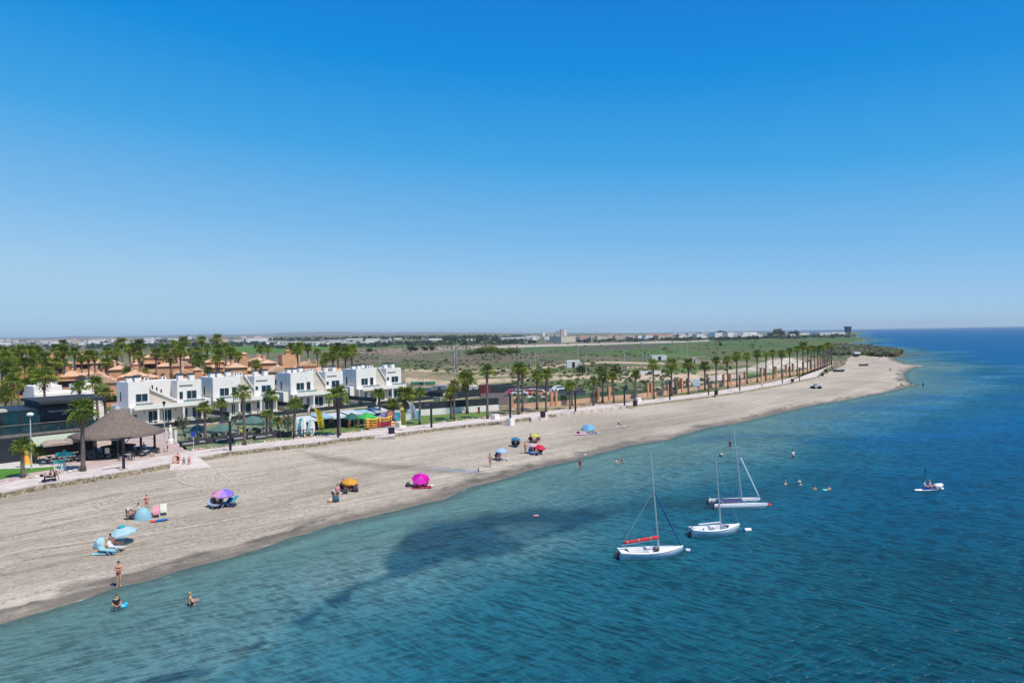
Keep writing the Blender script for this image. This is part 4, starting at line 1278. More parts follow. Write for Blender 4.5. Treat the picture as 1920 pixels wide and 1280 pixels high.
# parked cars
def car_proto():
    t = thing('parked_car', '', 'car', (0, 0, 0), 0, 'cars on the dusty lot')
    prof = [(-2.1, .35), (-2.15, .8), (-1.5, .92), (-1.0, 1.42), (.7, 1.45), (1.35, .98), (2.05, .85), (2.15, .4)]
    def ex(m, pr, w, mi=0):
        n_ = len(pr)
        m.add([(x, -w, z) for x, z in pr] + [(x, w, z) for x, z in pr], [tuple(range(n_))[::-1], tuple(range(n_, 2 * n_))] + [(i, (i + 1) % n_, (i + 1) % n_ + n_, i + n_) for i in range(n_)], mi)
    m = MB(); ex(m, prof, .86)
    m.build('body', M_white, t)
    m = MB(); ex(m, [(-1.35, .97), (-.95, 1.36), (.65, 1.39), (1.15, 1.0)], .875); m.build('window_glass', M_glass, t)
    for x in (-1.3, 1.3):
        for y in (-.8, .8):
            m = MB(); m.tube([(x, y - .12, .33), (x, y + .12, .33)], .33, 12); m.build('wheel', mat('tyre', (.02, .02, .02), .9, var=0), t)
    return t
car0 = car_proto()
CARS = [(962, 740, (.6, .12, .2), 'pinkish red car at the left end of the parked row'), (975, 741, (.75, .75, .75), 'white car beside the pinkish red one'), (988, 740, (.55, .1, .1), 'dark red car in the middle of the parked row'),
        (1000, 739, (.75, .72, .7), 'off-white car in the second half of the parked row'), (1012, 741, (.7, .4, .2), 'orange-tan car near the right end of the parked row'), (1047, 733, (.7, .7, .72), 'light silver car standing apart near the low palm'),
        (824, 745, (.7, .66, .62), 'beige car in front of the grey flat-roofed shed'), (1058, 739, (.75, .74, .7), 'cream car beside the first double palm')]
for i, (px, y, c, lb) in enumerate(CARS):
    t = car0 if i == 0 else copy_thing(car0, (0, 0, 0))
    t.location = G(px, y); t.rotation_euler = (0, 0, random.uniform(-.5, .5)); t['label'] = lb
    b = [c_ for c_ in t.children if c_.name.startswith('body')][0]
    b.material_slots[0].link = 'OBJECT'; b.material_slots[0].material = mat('car_paint_%d' % i, c, .3, var=0)

# ------------------------------------------------------------------ terracotta housing
M_terra = mat('terracotta_render', (.62, .32, .17), .9, var=.14, scale=.5)
M_terra2 = mat('pale_terracotta_render', (.66, .38, .22), .9, var=.14, scale=.5)
M_tile = mat('roof_tile', (.62, .38, .24), .9, var=.3, scale=2.2, bump=.6)
M_timber_shade = mat('brown_timber_and_shade', (.07, .045, .04), .8)  # timber brown, also the painted shade inside loggias
def hip(m, x0, x1, y0, y1, z, h, ov=.4):
    x0 -= ov; x1 += ov; y0 -= ov; y1 += ov
    ins = min(x1 - x0, y1 - y0) / 2 * .98
    if x1 - x0 > y1 - y0: r = [(x0 + ins, (y0 + y1) / 2, z + h), (x1 - ins, (y0 + y1) / 2, z + h)]
    else: r = [((x0 + x1) / 2, y0 + ins, z + h), ((x0 + x1) / 2, y1 - ins, z + h)]
    m.add([(x0, y0, z), (x1, y0, z), (x1, y1, z), (x0, y1, z)] + r, [(0, 3, 2, 1), (0, 1, 5, 4), (2, 3, 4, 5), (1, 2, 5), (3, 0, 4)] if x1 - x0 > y1 - y0 else [(0, 3, 2, 1), (0, 1, 4), (1, 2, 5, 4), (2, 3, 5), (3, 0, 4, 5)])
def gable(m, x0, x1, y0, y1, z, h, ov=.35):
    x0 -= ov; x1 += ov; y0 -= ov; y1 += ov
    xm = (x0 + x1) / 2
    m.add([(x0, y0, z), (x1, y0, z), (x1, y1, z), (x0, y1, z), (xm, y0, z + h), (xm, y1, z + h)], [(0, 1, 4), (1, 2, 5, 4), (2, 3, 5), (3, 0, 4, 5), (0, 3, 2, 1)])
def terra(px, d, w, dpt, hts, label, seed, rz=TH * .6):
    rnd = random.Random(seed)
    t = thing('terracotta_house', label, 'house', PD(px, d), rz, 'terracotta houses among the palms')
    x = 0
    units = []
    for h in hts:
        units += [h * .93, h * rnd.uniform(.62, .85)] if w / len(hts) > 7 else [h * .93]
    ws = [rnd.uniform(.7, 1.3) for _ in units]; tot = sum(ws)
    for i, h in enumerate(units):
        cw = w * ws[i] / tot
        y0 = rnd.uniform(-1.5, 3.5)
        m = M_terra if rnd.random() < .55 else M_terra2
        fl = max(1, int((h - 1.2) // 2.9))
        kind = rnd.random()
        top = h - 1.3 if kind < .9 else h
        box_part(t, 'wall', (x, x + cw, y0, y0 + dpt * .8, 0, top), m)
        r_ = MB()
        if kind < .35: gable(r_, x, x + cw, y0, y0 + dpt * .8, top + .01, cw * .26); ro = r_.build('roof', M_tile, t); MB().prism([(x + .15, y0 - .02), (x + cw - .15, y0 - .02), (x + cw - .15, y0 - .01), (x + .15, y0 - .01)], top - .2, top).build('cornice', M_tile, ro)
        elif kind < .9: hip(r_, x, x + cw, y0, y0 + dpt * .8, top + .01, cw * .24); ro = r_.build('roof', M_tile, t)
        else:       # roof terrace with stepped parapet and a small turret
            w_ = .2
            r_.box(x, x + cw, y0, y0 + w_, top, top + .8).box(x, x + w_, y0 + w_, y0 + dpt * .8, top, top + .8).box(x + cw - w_, x + cw, y0 + w_, y0 + dpt * .8, top, top + .8)
            ro = r_.build('parapet', m, t)
            tw = MB().box(x + cw * .3, x + cw * .7, y0 + 2.5, y0 + 5, top + .01, top + 1.9).build('stair_turret', M_terra, t)
            q = MB(); hip(q, x + cw * .3, x + cw * .7, y0 + 2.5, y0 + 5, top + 1.92, .7, .25); q.build('turret_roof', M_tile, tw)
        for c_ in range(rnd.choice([0, 1, 1, 2])):
            cx = x + cw * rnd.uniform(.15, .8); cy = y0 + dpt * rnd.uniform(.2, .6)
            ch = MB().box(cx, cx + .6, cy, cy + .6, top + .2, top + 2.0).build('chimney', M_terra2, t); MB().box(cx - .08, cx + .68, cy - .08, cy + .68, top + 2.01, top + 2.15).build('cap', M_tile, ch)
        for k in range(fl):
            z = .9 + k * 2.9
            nw = max(1, int(cw / 2.4))
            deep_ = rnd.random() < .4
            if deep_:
                box_part(t, 'loggia_shade', (x + .5, x + cw - .5, y0 - .03, y0 - .005, z - .3, z + 1.7), M_timber_shade)  # flat dark panel: shade of an open recess put in as colour
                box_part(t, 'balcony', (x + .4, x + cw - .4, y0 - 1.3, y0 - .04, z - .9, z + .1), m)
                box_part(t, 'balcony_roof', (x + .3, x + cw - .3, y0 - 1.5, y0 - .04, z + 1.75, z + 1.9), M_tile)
            else:
                for j in range(nw):
                    wx = x + cw * (j + .5) / nw + rnd.uniform(-.2, .2)
                    window(t, wx - .5, wx + .5, z, z + 1.4, y0, M_dframe)
        x += cw
    return t
TR = [(-60, 185, 26, 12, [8, 10, 9], 'terracotta block beyond the dark restaurant at the picture edge'), (28, 190, 22, 11, [9, 11.5, 8], 'terracotta block with stepped roofs left of the white end house'),
      (75, 215, 18, 10, [12.5, 13], 'tall terracotta gable half hidden behind palms at far left'), (104, 176, 20, 11, [8.5, 10], 'terracotta block with a small gabled window right above the white end house'),
      (160, 160, 13, 10, [7.5, 8.8], 'pale terracotta wing between the white end house and the first villa'), (190, 205, 20, 12, [10.5, 12.5], 'terracotta block with the highest wall behind the first villa'),
      (245, 235, 20, 11, [13.5, 12.5], 'terracotta block with a pyramid roof behind the first villa chimneys'), (252, 178, 17, 10, [7.8, 8.5], 'long low terracotta wing with a shaded porch behind the first villa'),
      (322, 200, 18, 10, [10, 9], 'terracotta block behind the right half of the first villa'), (352, 150, 8, 8, [7.5], 'narrow terracotta house seen in the gap between first and second villas'),
      (385, 215, 18, 10, [10.5, 9.5], 'terracotta block behind the left half of the second villa'), (425, 195, 18, 10, [9.5, 10.5], 'terracotta block with a blue awning behind the second villa'),
      (470, 205, 20, 10, [11, 10.5], 'terracotta block with a long flat ridge right of the tall palms'), (502, 176, 10, 9, [9.0], 'terracotta tower house with a square grille between second and third villas'),
      (545, 215, 16, 9, [8.8, 8.0], 'low terracotta house with open timber porch behind the third villa'), (590, 195, 10, 8, [8.2], 'last small terracotta house with pointed roof behind the third villa'),
      (525, 165, 5, 6, [5.5], 'terracotta balcony block squeezed in the gap between the second and third villas')]
for i, a in enumerate(TR): terra(*a, seed=100 + i)

# ------------------------------------------------------------------ dark restaurant
BR = G(0, 866)
t = thing('dark_restaurant', 'dark two-storey glass and steel restaurant left of the thatched pavilion', 'restaurant', BR, TH)
M_blk = mat('black_panel', (.022, .026, .034), .5, var=.25, scale=.6)
M_blk2 = mat('blue_black_panel', (.030, .034, .038), .85, var=.2, scale=.4)
M_bglass = mat('teal_glass', (.012, .05, .062), .06, var=.35, scale=.35, spec=.7)
M_deck = mat('grey_timber', (.22, .20, .17), .85, var=.2)
box_part(t, 'ground_wall', (-24, 11.5, 1.5, 12, 0, 3.0), M_blk)
box_part(t, 'left_annex', (-24, 3.6, -1.6, 1.5, 0, 3.1), M_blk)
box_part(t, 'balcony_floor', (-24, 12.5, -.2, 12, 3.1, 3.45), M_deck)
box_part(t, 'upper_wall', (5.2, 12, 3.6, 12, 3.45, 7.0), M_blk2); box_part(t, 'upper_wall', (-24, 5.1, 2.6, 12, 3.45, 6.4), M_blk)
box_part(t, 'flat_roof', (4.9, 13.2, 1.8, 12.6, 7.0, 7.4), M_blk2)
box_part(t, 'roof_edge', (-24, .8, -.6, 1.55, 6.55, 6.85), mat('pale_roof_edge', (.5, .47, .40), .8))
for i in range(12):
    x = -15 + i * 2.25
    window(t, x, x + 2.1, 3.5, 6.3, 3.6 if x > 5.1 else 2.6, M_dframe, M_bglass, nx=1)
for i in range(16):
    x = -22.5 + i * 2.25
    box_part(t, 'post', (x, x + .18, -.12, .06, 3.45, 6.5 if x < 0 else 4.6), M_blk)
    box_part(t, 'glass_balustrade', (x + .2, x + 2.2, -.06, -.03, 3.5, 4.45), M_bglass)
box_part(t, 'handrail', (-22.5, 12.4, -.1, .02, 4.62, 4.70), M_deck)
box_part(t, 'lower_beam', (-22.5, 12.4, -.35, -.12, 2.75, 2.95), M_deck)
# menu board with pale lettering
nb = MB().box(6.0, 9.3, 3.42, 3.46, 4.9, 6.4).build('sign_panel', M_blk, t)
font_mesh('RESTAURANTE', .38, M_frame, nb, (7.6, 3.40, 5.7), (R(90), 0, 0))
font_mesh('BAR', .30, M_frame, nb, (8.2, 3.40, 5.25), (R(90), 0, 0))
window(t, 9.4, 10.6, 5.6, 6.4, 3.5, M_frame, mat('pale_board', (.55, .6, .62), .5))  # plain pale pane in a white frame
# green sloping awning
t = thing('awning', 'pale green sloping fabric awning over the restaurant terrace', 'awning', G(62, 868), TH)
M_aw = mat('pale_green_canvas', (.40, .45, .33), .9, var=.06)
m = MB()
for i in range(4):
    x0, x1 = i * 1.5, i * 1.5 + 1.5
    m.add([(x0, -1.6, 2.5), (x1, -1.6, 2.5), (x1, 1.3, 3.25), (x0, 1.3, 3.25), (x0, -1.6, 2.3), (x1, -1.6, 2.3)], [(0, 1, 2, 3), (4, 5, 1, 0)])
m.build('canvas', M_aw, t)
for x in (0.05, 3, 5.95): box_part(t, 'pole', (x - .04, x + .04, -1.5, -1.42, 0, 2.5), M_blk)
def parasol(pos, r, zt, ze, m, label, name='parasol', cat='parasol', n=8, pole=M_dframe, group=None, tilt=(0, 0), m2=None, pz=.03, base=None, colours=None, rz=0, vent=None):
    t = thing(name, label, cat, pos, rz, group)
    MB().tube([(0, 0, 0), (0, 0, zt)], pz, 8).build('pole', pole, t)
    mb = MB()
    cols = colours or [m]
    ring = []
    apex = (0, 0, zt)
    for i in range(n):
        a = 2 * math.pi * i / n
        ring.append((r * math.cos(a), r * math.sin(a), ze))
    for i in range(n):
        a, b = ring[i], ring[(i + 1) % n]
        c1 = tuple(v * .55 for v in a[:2]) + (zt - (zt - ze) * .42,)
        c2 = tuple(v * .55 for v in b[:2]) + (zt - (zt - ze) * .42,)
        mid = ((a[0] + b[0]) * .49, (a[1] + b[1]) * .49, ze + .02 * r)
        mi = i % len(cols)
        mb.add([apex, c1, c2], [(0, 1, 2)], mi)
        mb.add([c1, a, mid, b, c2], [(0, 1, 2, 3, 4)], mi)
        mb.add([a, b, (b[0], b[1], ze - .10 * r), (a[0], a[1], ze - .10 * r)], [(0, 1, 2, 3)], mi)
        mb.tube([(0, 0, zt - .12), (a[0] * .97, a[1] * .97, ze - .03)], .012, 4, len(cols))
    c = mb.build('canopy', cols + [pole], t)
    if vent:
        vb = MB()
        for i in range(n):
            a = 2 * math.pi * i / n; b = 2 * math.pi * (i + 1) / n
            vb.add([(0, 0, zt + .14), (r * .3 * math.cos(a), r * .3 * math.sin(a), zt - .02), (r * .3 * math.cos(b), r * .3 * math.sin(b), zt - .02)], [(0, 1, 2)])
        v_ = vb.build('vent', vent, t)
        v_.rotation_euler = (tilt[0], tilt[1], 0)
    if tilt != (0, 0):
        M4 = Matrix.Translation((0, 0, ze * .8)) @ Matrix.Rotation(tilt[0], 4, 'X') @ Matrix.Rotation(tilt[1], 4, 'Y') @ Matrix.Translation((0, 0, -ze * .8))
        c.matrix_local = M4
        if vent: v_.matrix_local = M4
    return t
def cmat(name, col, back=.3):
    """thin cloth"""
    if name in MATS: return MATS[name]
    m = leafmat(name, tuple(c * .93 for c in col), col, back)
    return m
parasol(G(104, 866), 2.3, 3.0, 2.55, mat('tan_canvas', (.36, .28, .23), .9), 'flat tan parasol under the pale green awning', n=4, rz=TH + .78)
parasol(G(143, 861), 1.7, 3.1, 2.75, mat('tan_canvas', (.36, .28, .23), .9), 'small tan parasol beside the left eave of the pavilion', n=4, rz=TH + .78)
# ------------------------------------------------------------------ thatched pavilion
pc = G(222, 851)
t = thing('thatched_pavilion', 'round open bar pavilion with a grey-brown thatched cone roof', 'pavilion', pc, 0)
M_th = bpy.data.materials.new('thatch'); M_th.use_nodes = True
n, l = M_th.node_tree.nodes, M_th.node_tree.links
b = n['Principled BSDF']; b.inputs['Roughness'].default_value = 1; b.inputs['Specular IOR Level'].default_value = .1
tc = n.new('ShaderNodeTexCoord'); mp = n.new('ShaderNodeMapping'); mp.inputs['Scale'].default_value = (1, 1, .35)
nz = n.new('ShaderNodeTexNoise'); nz.inputs['Scale'].default_value = 7; nz.inputs['Detail'].default_value = 6
l.new(tc.outputs['Object'], mp.inputs[0]); l.new(mp.outputs[0], nz.inputs['Vector'])
cr = n.new('ShaderNodeValToRGB'); cr.color_ramp.elements[0].color = (.10, .075, .06, 1); cr.color_ramp.elements[1].color = (.29, .235, .195, 1)
cr.color_ramp.elements[0].position = .3; cr.color_ramp.elements[1].position = .7
l.new(nz.outputs['Fac'], cr.inputs[0]); l.new(cr.outputs[0], b.inputs['Base Color'])
bp = n.new('ShaderNodeBump'); bp.inputs['Distance'].default_value = .12; l.new(nz.outputs['Fac'], bp.inputs['Height']); l.new(bp.outputs[0], b.inputs['Normal'])
RE = 5.9
prof = [(RE - .1, 2.72), (RE, 2.95), (4.6, 3.45), (3.2, 4.25), (1.9, 5.2), (.9, 5.95), (.35, 6.25)]
m = MB(); nn_ = 40
vs, fs = [], []
for k, (r, z) in enumerate(prof):
    for j in range(nn_):
        a = 2 * math.pi * j / nn_
        q = r * (1 + random.uniform(-.008, .008)); vs.append((q * math.cos(a), q * math.sin(a), z + random.uniform(-.03, .03)))
for k in range(len(prof) - 1):
    for j in range(nn_):
        a, b_ = k * nn_ + j, k * nn_ + (j + 1) % nn_; fs.append((a, b_, b_ + nn_, a + nn_))
m.add(vs, fs); m.lathe([(RE - .1, 2.72), (3.0, 3.7), (.3, 5.6)], 24)
m.build('thatch_roof', M_th, t, True)
m = MB().lathe([(.42, 6.2), (.40, 6.42), (.18, 6.5), (.10, 6.75), (0.001, 6.8)], 12); m.build('roof_cap', mat('pale_cap', (.5, .45, .4), .8), t)
for i in range(10):
    a = 2 * math.pi * i / 10 + .2
    MB().tube([(4.7 * math.cos(a), 4.7 * math.sin(a), 0), (4.7 * math.cos(a), 4.7 * math.sin(a), 3.3)], .11, 7).build('post', M_timber_shade, t)
m = MB().lathe([(1.9, 0), (1.9, 1.05), (2.2, 1.08), (2.2, 1.15), (1.3, 1.15), (1.3, 0)], 16); m.build('bar_counter', M_timber_shade, t)
m = MB().box(-.6, .6, -.6, .6, 0, 2.3); m.build('bar_shelves', M_blk, t)
box_part(t, 'menu_board', (.9, 1.5, -4.6, -4.55, .9, 1.6), mat('ivory_board', (.6, .55, .4), .7))

# tables and chairs, cafe terrace
M_lounge = mat('dark_wicker', (.05, .05, .055), .8, var=.2, scale=8)
M_cush = mat('grey_cushion', (.35, .36, .36), .9)
M_steel = mat('steel', (.5, .5, .5), .4, metal=.6, var=0)
def make_chair():
    t = thing('cafe_chair', '', 'chair', (0, 0, 0), 0)
    box_part(t, 'seat', (-.25, .25, -.25, .25, .40, .46), M_cush)
    box_part(t, 'backrest', (-.25, .25, .22, .28, .46, .88), M_lounge)
    for x in (-.22, .22):
        for y in (-.22, .22): box_part(t, 'leg', (x - .02, x + .02, y - .02, y + .02, 0, .40), M_lounge)
    return t
def make_table():
    t = thing('cafe_table', '', 'table', (0, 0, 0), 0)
    MB().lathe([(0.001, .72), (.42, .72), (.42, .76), (0.001, .76)], 12).build('tabletop', M_cush, t)
    MB().tube([(0, 0, .03), (0, 0, .72)], .03, 6).build('leg', M_steel, t)
    MB().lathe([(.25, 0), (.25, .03), (.02, .05)], 10).build('foot', M_steel, t)
    return t
def make_sofa():
    t = thing('lounge_sofa', '', 'sofa', (0, 0, 0), 0)
    box_part(t, 'base', (-1.0, 1.0, -.4, .4, 0.05, .32), M_lounge)
    box_part(t, 'cushion', (-.92, .92, -.36, .25, .32, .46), M_cush)
    box_part(t, 'backrest', (-1.0, 1.0, .28, .42, .32, .85), M_lounge)
    box_part(t, 'armrest', (-1.0, -.88, -.4, .28, .32, .62), M_lounge); box_part(t, 'armrest', (.88, 1.0, -.4, .28, .32, .62), M_lounge)
    return t
protos = {'chair': make_chair(), 'table': make_table(), 'sofa': make_sofa()}
used = set()
def place(kind, pos, rz, label, group):
    t = protos[kind] if kind not in used else copy_thing(protos[kind], pos)
    used.add(kind)
    t.location = pos; t.rotation_euler = (0, 0, rz); t['label'] = label; t['group'] = group
    return t
PVN = ['front left', 'front right', 'inside right', 'on the right apron', 'at the right rim', 'on the front apron', 'inside left', 'on the left apron']
PVT = [(3.6, -80), (3.6, -40), (3.4, 0), (5.3, -22), (5.4, 8), (6.1, -50), (3.8, -125), (5.2, -110)]
for i, (rr, aa) in enumerate(PVT):
    a = R(aa); c = pc + Vector((rr * math.cos(a), rr * math.sin(a), 0))
    place('table', c, 0, 'round cafe table %s of the thatched pavilion' % PVN[i], 'round tables at the thatched pavilion')
    for j in range(3):
        b_ = a + j * 2.1 + .5
        place('chair', c + Vector((.75 * math.cos(b_), .75 * math.sin(b_), 0)), b_ - math.pi / 2, '%s wicker chair at the table %s of the pavilion' % (['first', 'second', 'third'][j], PVN[i]), 'chairs at the thatched pavilion')
for (px, y), wn_ in zip([(108, 868), (122, 866), (136, 865), (92, 870)], ['behind the recycling bin', 'behind the turquoise sign', 'nearest the pavilion', 'nearest the cone stand']):
    c = G(px, y); place('table', c, 0, 'round restaurant terrace table %s' % wn_, 'tables on the restaurant terrace')
    for j in range(3):
        b_ = j * 2.1; place('chair', c + Vector((.75 * math.cos(b_), .75 * math.sin(b_), 0)), b_ - math.pi / 2, '%s dark chair at the restaurant table %s' % (['first', 'second', 'third'][j], wn_), 'chairs on the restaurant terrace')
for i, (px, y) in enumerate([(352, 836), (364, 833), (380, 832), (398, 830), (414, 829), (432, 824), (446, 826), (488, 823), (505, 820), (520, 818), (534, 819), (470, 822)]):
    place('sofa', G(px, y), TH + random.choice([0, math.pi, .3, 1.57]), '%s dark wicker lounge sofa from the pavilion end of the terrace garden' % ORD[i], 'lounge sofas in the terrace garden')
for i, (px, y) in enumerate([(358, 822), (372, 820), (388, 822), (404, 820), (418, 821), (430, 817), (442, 818), (464, 812), (476, 813), (488, 811), (500, 812), (512, 811)]):
    c = G(px, y); place('table', c, 0, '%s round grey table from the pavilion end of the terrace garden' % ORD[i], 'tables in the terrace garden')
    for j in range(3):
        b_ = j * 2.1 + i; place('chair', c + Vector((.75 * math.cos(b_), .75 * math.sin(b_), 0)), b_ - math.pi / 2, '%s chair at the %s garden table from the pavilion' % (['right hand', 'inner', 'seaward'][j], ORD[i]), 'chairs in the terrace garden')
M_gcan = mat('green_canvas', (.085, .165, .140), .9, var=.08)
for px, y, wpx, hpx, lb in [(371, 827, 44, 32, 'left green garden parasol, before the first white villa'), (415, 823, 44, 29, 'second green garden parasol from the pavilion'), (474, 815, 56, 36, 'broad dark green parasol right of the tall thick palm'), (497, 803, 38, 16, 'small bright green parasol behind the broad dark one')]:
    p = G(px, y); r_ = wpx * p.y / F / 2
    parasol(p, r_ * 1.1, hpx * p.y / F, hpx * p.y / F - 1.0 if hpx > 20 else hpx * p.y / F - .6, M_gcan if hpx > 20 else mat('bright_green_canvas', (.06, .25, .12), .9), lb, n=4, rz=.5, group='green parasols of the terrace garden')
# ================================================================== street furniture
M_post = mat('black_post', (.018, .014, .03), .5, var=.1)
M_wpost = mat('grey_post', (.50, .52, .52), .5, var=.1)
def ptop(px, yb, hpx): p = G(px, yb); return p, hpx * p.y / F
LPS = [(232, 880, 60, 'black T-topped lamp post in front of the thatched pavilion'), (432, 845, 56, 'black lamp post at the edge of the terrace garden'), (634, 820.5, 75, 'black lamp post in front of the big shaggy palm'),
       (809, 802, 46, 'black lamp post between the white feather flag and the paired palms'), (1079, 771, 38, 'black lamp post before the green fence'),
       (1171, 760, 36, 'black lamp post with a side arm left of the wide ramp'), (1256, 749.5, 33, 'black lamp post left of the brown gate'), (1328.5, 741, 32, 'rust coloured lamp post beside the tall orange pier'), (1387, 733, 30, 'slim dark lamp post left of the beached pedalo'),
       (1467, 719, 26, 'slim dark lamp post before the sand heaps'), (1499, 713, 24, 'slim grey lamp post at the bend of the promenade'), (1560, 694, 22, 'slim grey lamp post near the end of the promenade')]
for px, yb, hp, lb in LPS:
    p, h = ptop(px, yb, hp)
    t = thing('lamp_post', lb, 'lamp post', p, TH, 'promenade lamp posts')
    mm = M_post if px < 1300 else mat('rust_post', (.13, .06, .055), .6)
    box_part(t, 'pole', (-.13, .13, -.13, .13, 0, h - .12), mm)
    box_part(t, 'arm', (-1.5, .9, -.16, .16, h - .12, h), mm)
    MB().tube([(0, 0, h - 1.0), (.75, 0, h - .15)], .06, 6).build('brace', mm, t)
    box_part(t, 'lamp_head', (-1.4, -.5, -.12, .12, h - .18, h - .121), M_frame)
    if px == 232: box_part(t, 'footing', (-.4, .4, -.4, .4, -.4, .12), mat('pink_footing', (.5, .36, .28), .9))
p, h = ptop(957, 786, 41)
t = thing('lamp_post', 'black lamp post standing on a white block on the sand', 'lamp post', p, TH, 'promenade lamp posts')
pb = GS(957, 797)
t.location = (pb.x, pb.y, pb.z)
box_part(t, 'white_block', (-.55, .55, -.55, .55, -.1, 1.25), M_white); box_part(t, 'pole', (-.13, .13, -.13, .13, 1.25, 5.3), M_post); box_part(t, 'arm', (-1.5, .4, -.15, .15, 5.3, 5.42), M_post)
# globe lamp, villa lanterns
p, h = ptop(59, 880, 106)
t = thing('globe_lamp', 'slender grey street lamp with a white dome head by the restaurant', 'street lamp', p)
MB().tube([(0, 0, 0), (0, 0, h - .4)], [.09, .06], 8).build('pole', M_wpost, t); MB().lathe([(.05, h - .45), (.36, h - .3), (.40, h - .12), (.26, h + .04), (.001, h + .1)], 14).build('lamp_head', M_frame, t)
MB().lathe([(.001, h - .5), (.30, h - .42), (.36, h - .32)], 14).build('lower_shade', M_dframe, t)
for px, yb, hp, lb in [(309, 826, 74, 'tall grey lantern post in front of the first white villa'), (497.5, 815, 70, 'thin grey post rising left of the third villa')]:
    p, h = ptop(px, yb, hp)
    t = thing('lantern_post', lb, 'street lamp', p)
    MB().tube([(0, 0, 0), (0, 0, h - .8)], [.07, .05], 7).build('pole', M_wpost, t); MB().lathe([(.05, h - .8), (.28, h - .1), (.32, h - .08), (.05, h + .05)], 6).build('lantern', M_dframe, t)
FLD = [(853, 712, 64, 1), (857, 706, 58, 0), (795, 722, 28, 1), (760, 722, 30, 1), (739, 690, 46, 0), (713, 700, 30, 0), (923, 682, 22, 0), (973, 680, 38, 0), (979, 678, 24, 0), (995, 690, 22, 0), (1004, 687, 26, 0), (1018, 684, 28, 0),
       (1084, 678, 36, 0), (1099, 712, 45, 1), (1147, 690, 35, 0), (1171, 700, 42, 0), (1205, 682, 43, 0), (1213, 698, 36, 0), (1240, 690, 40, 0), (1263, 676, 26, 0), (1278, 676, 30, 0), (1289, 680, 42, 0)]
for i, (px, yb, hp, thick) in enumerate(FLD):
    p, h = ptop(px, yb, hp)
    t = thing('field_lamp', '%s thin pale lamp pole from the left on the scrub plain' % ORD[i], 'lamp pole', p, 0, 'thin lamp poles on the scrub plain')
    MB().tube([(0, 0, 0), (0, 0, h)], [.16 if thick else .10, .10 if thick else .07], 6).tube([(0, 0, h), (.9, 0, h + .12)], .05, 4).build('pole', M_wpost, t)
    MB().box(.6, 1.5, -.12, .12, h + .08, h + .18).build('lamp_head', M_wpost, t)
# litter bins and white blocks
for px, yb, hp, lb in [(734, 813, 12, 'black litter bin on the kiosk paving beside the ramp'), (1018, 782, 11, 'black litter bin right of the post on the white block'), (1191, 761, 10, 'black litter bin on the wide ramp under a palm'),
                       (1343, 740, 8, 'black litter bin right of the rust coloured post'), (1486, 716, 6, 'black litter bin above the beached pedalo'), (1542, 705, 6, 'black litter bin left of the long dark boat'), (1548, 697, 5, 'small dark bin behind the long dark boat')]:
    p, h = ptop(px, yb, hp)
    t = thing('litter_bin', lb, 'litter bin', p + Vector((0, 0, .02)), TH, 'litter bins along the promenade')
    box_part(t, 'body', (-.4, .4, -.3, .3, 0, h * .85), M_post); box_part(t, 'lid', (-.45, .45, -.35, .35, h * .86, h), M_blk)
for px, yb, w, lb in [(752, 800, 15, 'low white planter block right of the kayak rack'), (929, 785, 14, 'low white block on the promenade left of the post on the white block'), (1196, 753, 12, 'low white block behind the wide ramp')]:
    p, h = ptop(px, yb, w)
    t = thing('white_block', lb, 'block', p + Vector((0, 0, .02)), TH)
    box_part(t, 'body', (-h / 2, h / 2, -.5, .5, 0, .75), M_white); box_part(t, 'top', (-h / 2 - .04, h / 2 + .04, -.54, .54, .75, .83), M_white)
# teal sign post, bin, cone stand, statue, signs
M_teal = mat('teal_paint', (.02, .38, .34), .5, var=.05)
p, h = ptop(121.5, 880, 35)
t = thing('beach_sign', 'turquoise winged sign on a white post by the lawn', 'sign', p + Vector((0, 0, .02)), .2)
box_part(t, 'post', (-.10, .10, -.10, .10, 0, h * .75), M_white)
m = MB(); m.prism([(-.95, -.05), (-.2, -.12), (.2, -.12), (1.0, .05), (.9, .12), (.1, .16), (-.6, .12)], 0, .45); m.build('winged_board', M_teal, t, loc=(0, 0, h * .72)); MB().lathe([(.22, 0), (.2, .2), (.001, .38)], 8).build('finial', M_teal, t, loc=(0, 0, h * .72 + .45))
p, h = ptop(112, 882, 16)
t = thing('recycling_bin', 'white and turquoise bin at the tip of the lawn', 'bin', p + Vector((0, 0, .02)), .2)
box_part(t, 'body', (-.48, .48, -.35, .35, 0, .95), M_white); box_part(t, 'lid', (-.52, .52, -.39, .39, .95, 1.2), M_teal); box_part(t, 'stripe', (-.3, .3, -.36, -.351, .25, .6), M_teal)
p = G(50, 870)
t = thing('cone_stand', 'orange and yellow giant ice cream cone stand by the restaurant', 'cone', p)
MB().lathe([(.001, 0), (.72, 0), (.68, .12), (.30, 1.0), (.22, 1.25)], 12).build('cone', mat('orange_plastic', (.75, .33, .02), .5), t); MB().ell((0, 0, 1.45), (.33, .33, .33)).build('scoop', mat('yellow_plastic', (.65, .55, .12), .5), t); MB().lathe([(.73, .02), (.73, .10), (.69, .12)], 12).build('base_ring', mat('yellow_plastic', (.65, .55, .12), .5), t)
p = G(320, 830)
t = thing('fountain_statue', 'white ornamental figure on a pedestal left of the terrace garden', 'statue', p)
MB().lathe([(.5, 0), (.45, .5), (.3, .6), (.3, 1.2), (.001, 1.2)], 10).build('pedestal', M_white, t); MB().lathe([(.22, 1.2), (.32, 1.7), (.2, 2.2), (.08, 2.35), (.15, 2.5), (.12, 2.7), (.001, 2.75)], 10).build('figure', M_white, t, True)
p = G(330, 830)
t = thing('upright_board', 'narrow white upright board beside the white statue', 'panel', p, .3); box_part(t, 'board', (-.18, .18, -.06, .06, .1, 2.0), M_white); box_part(t, 'foot', (-.3, .3, -.2, .2, 0, .1), M_grey)
p = G(363, 843)
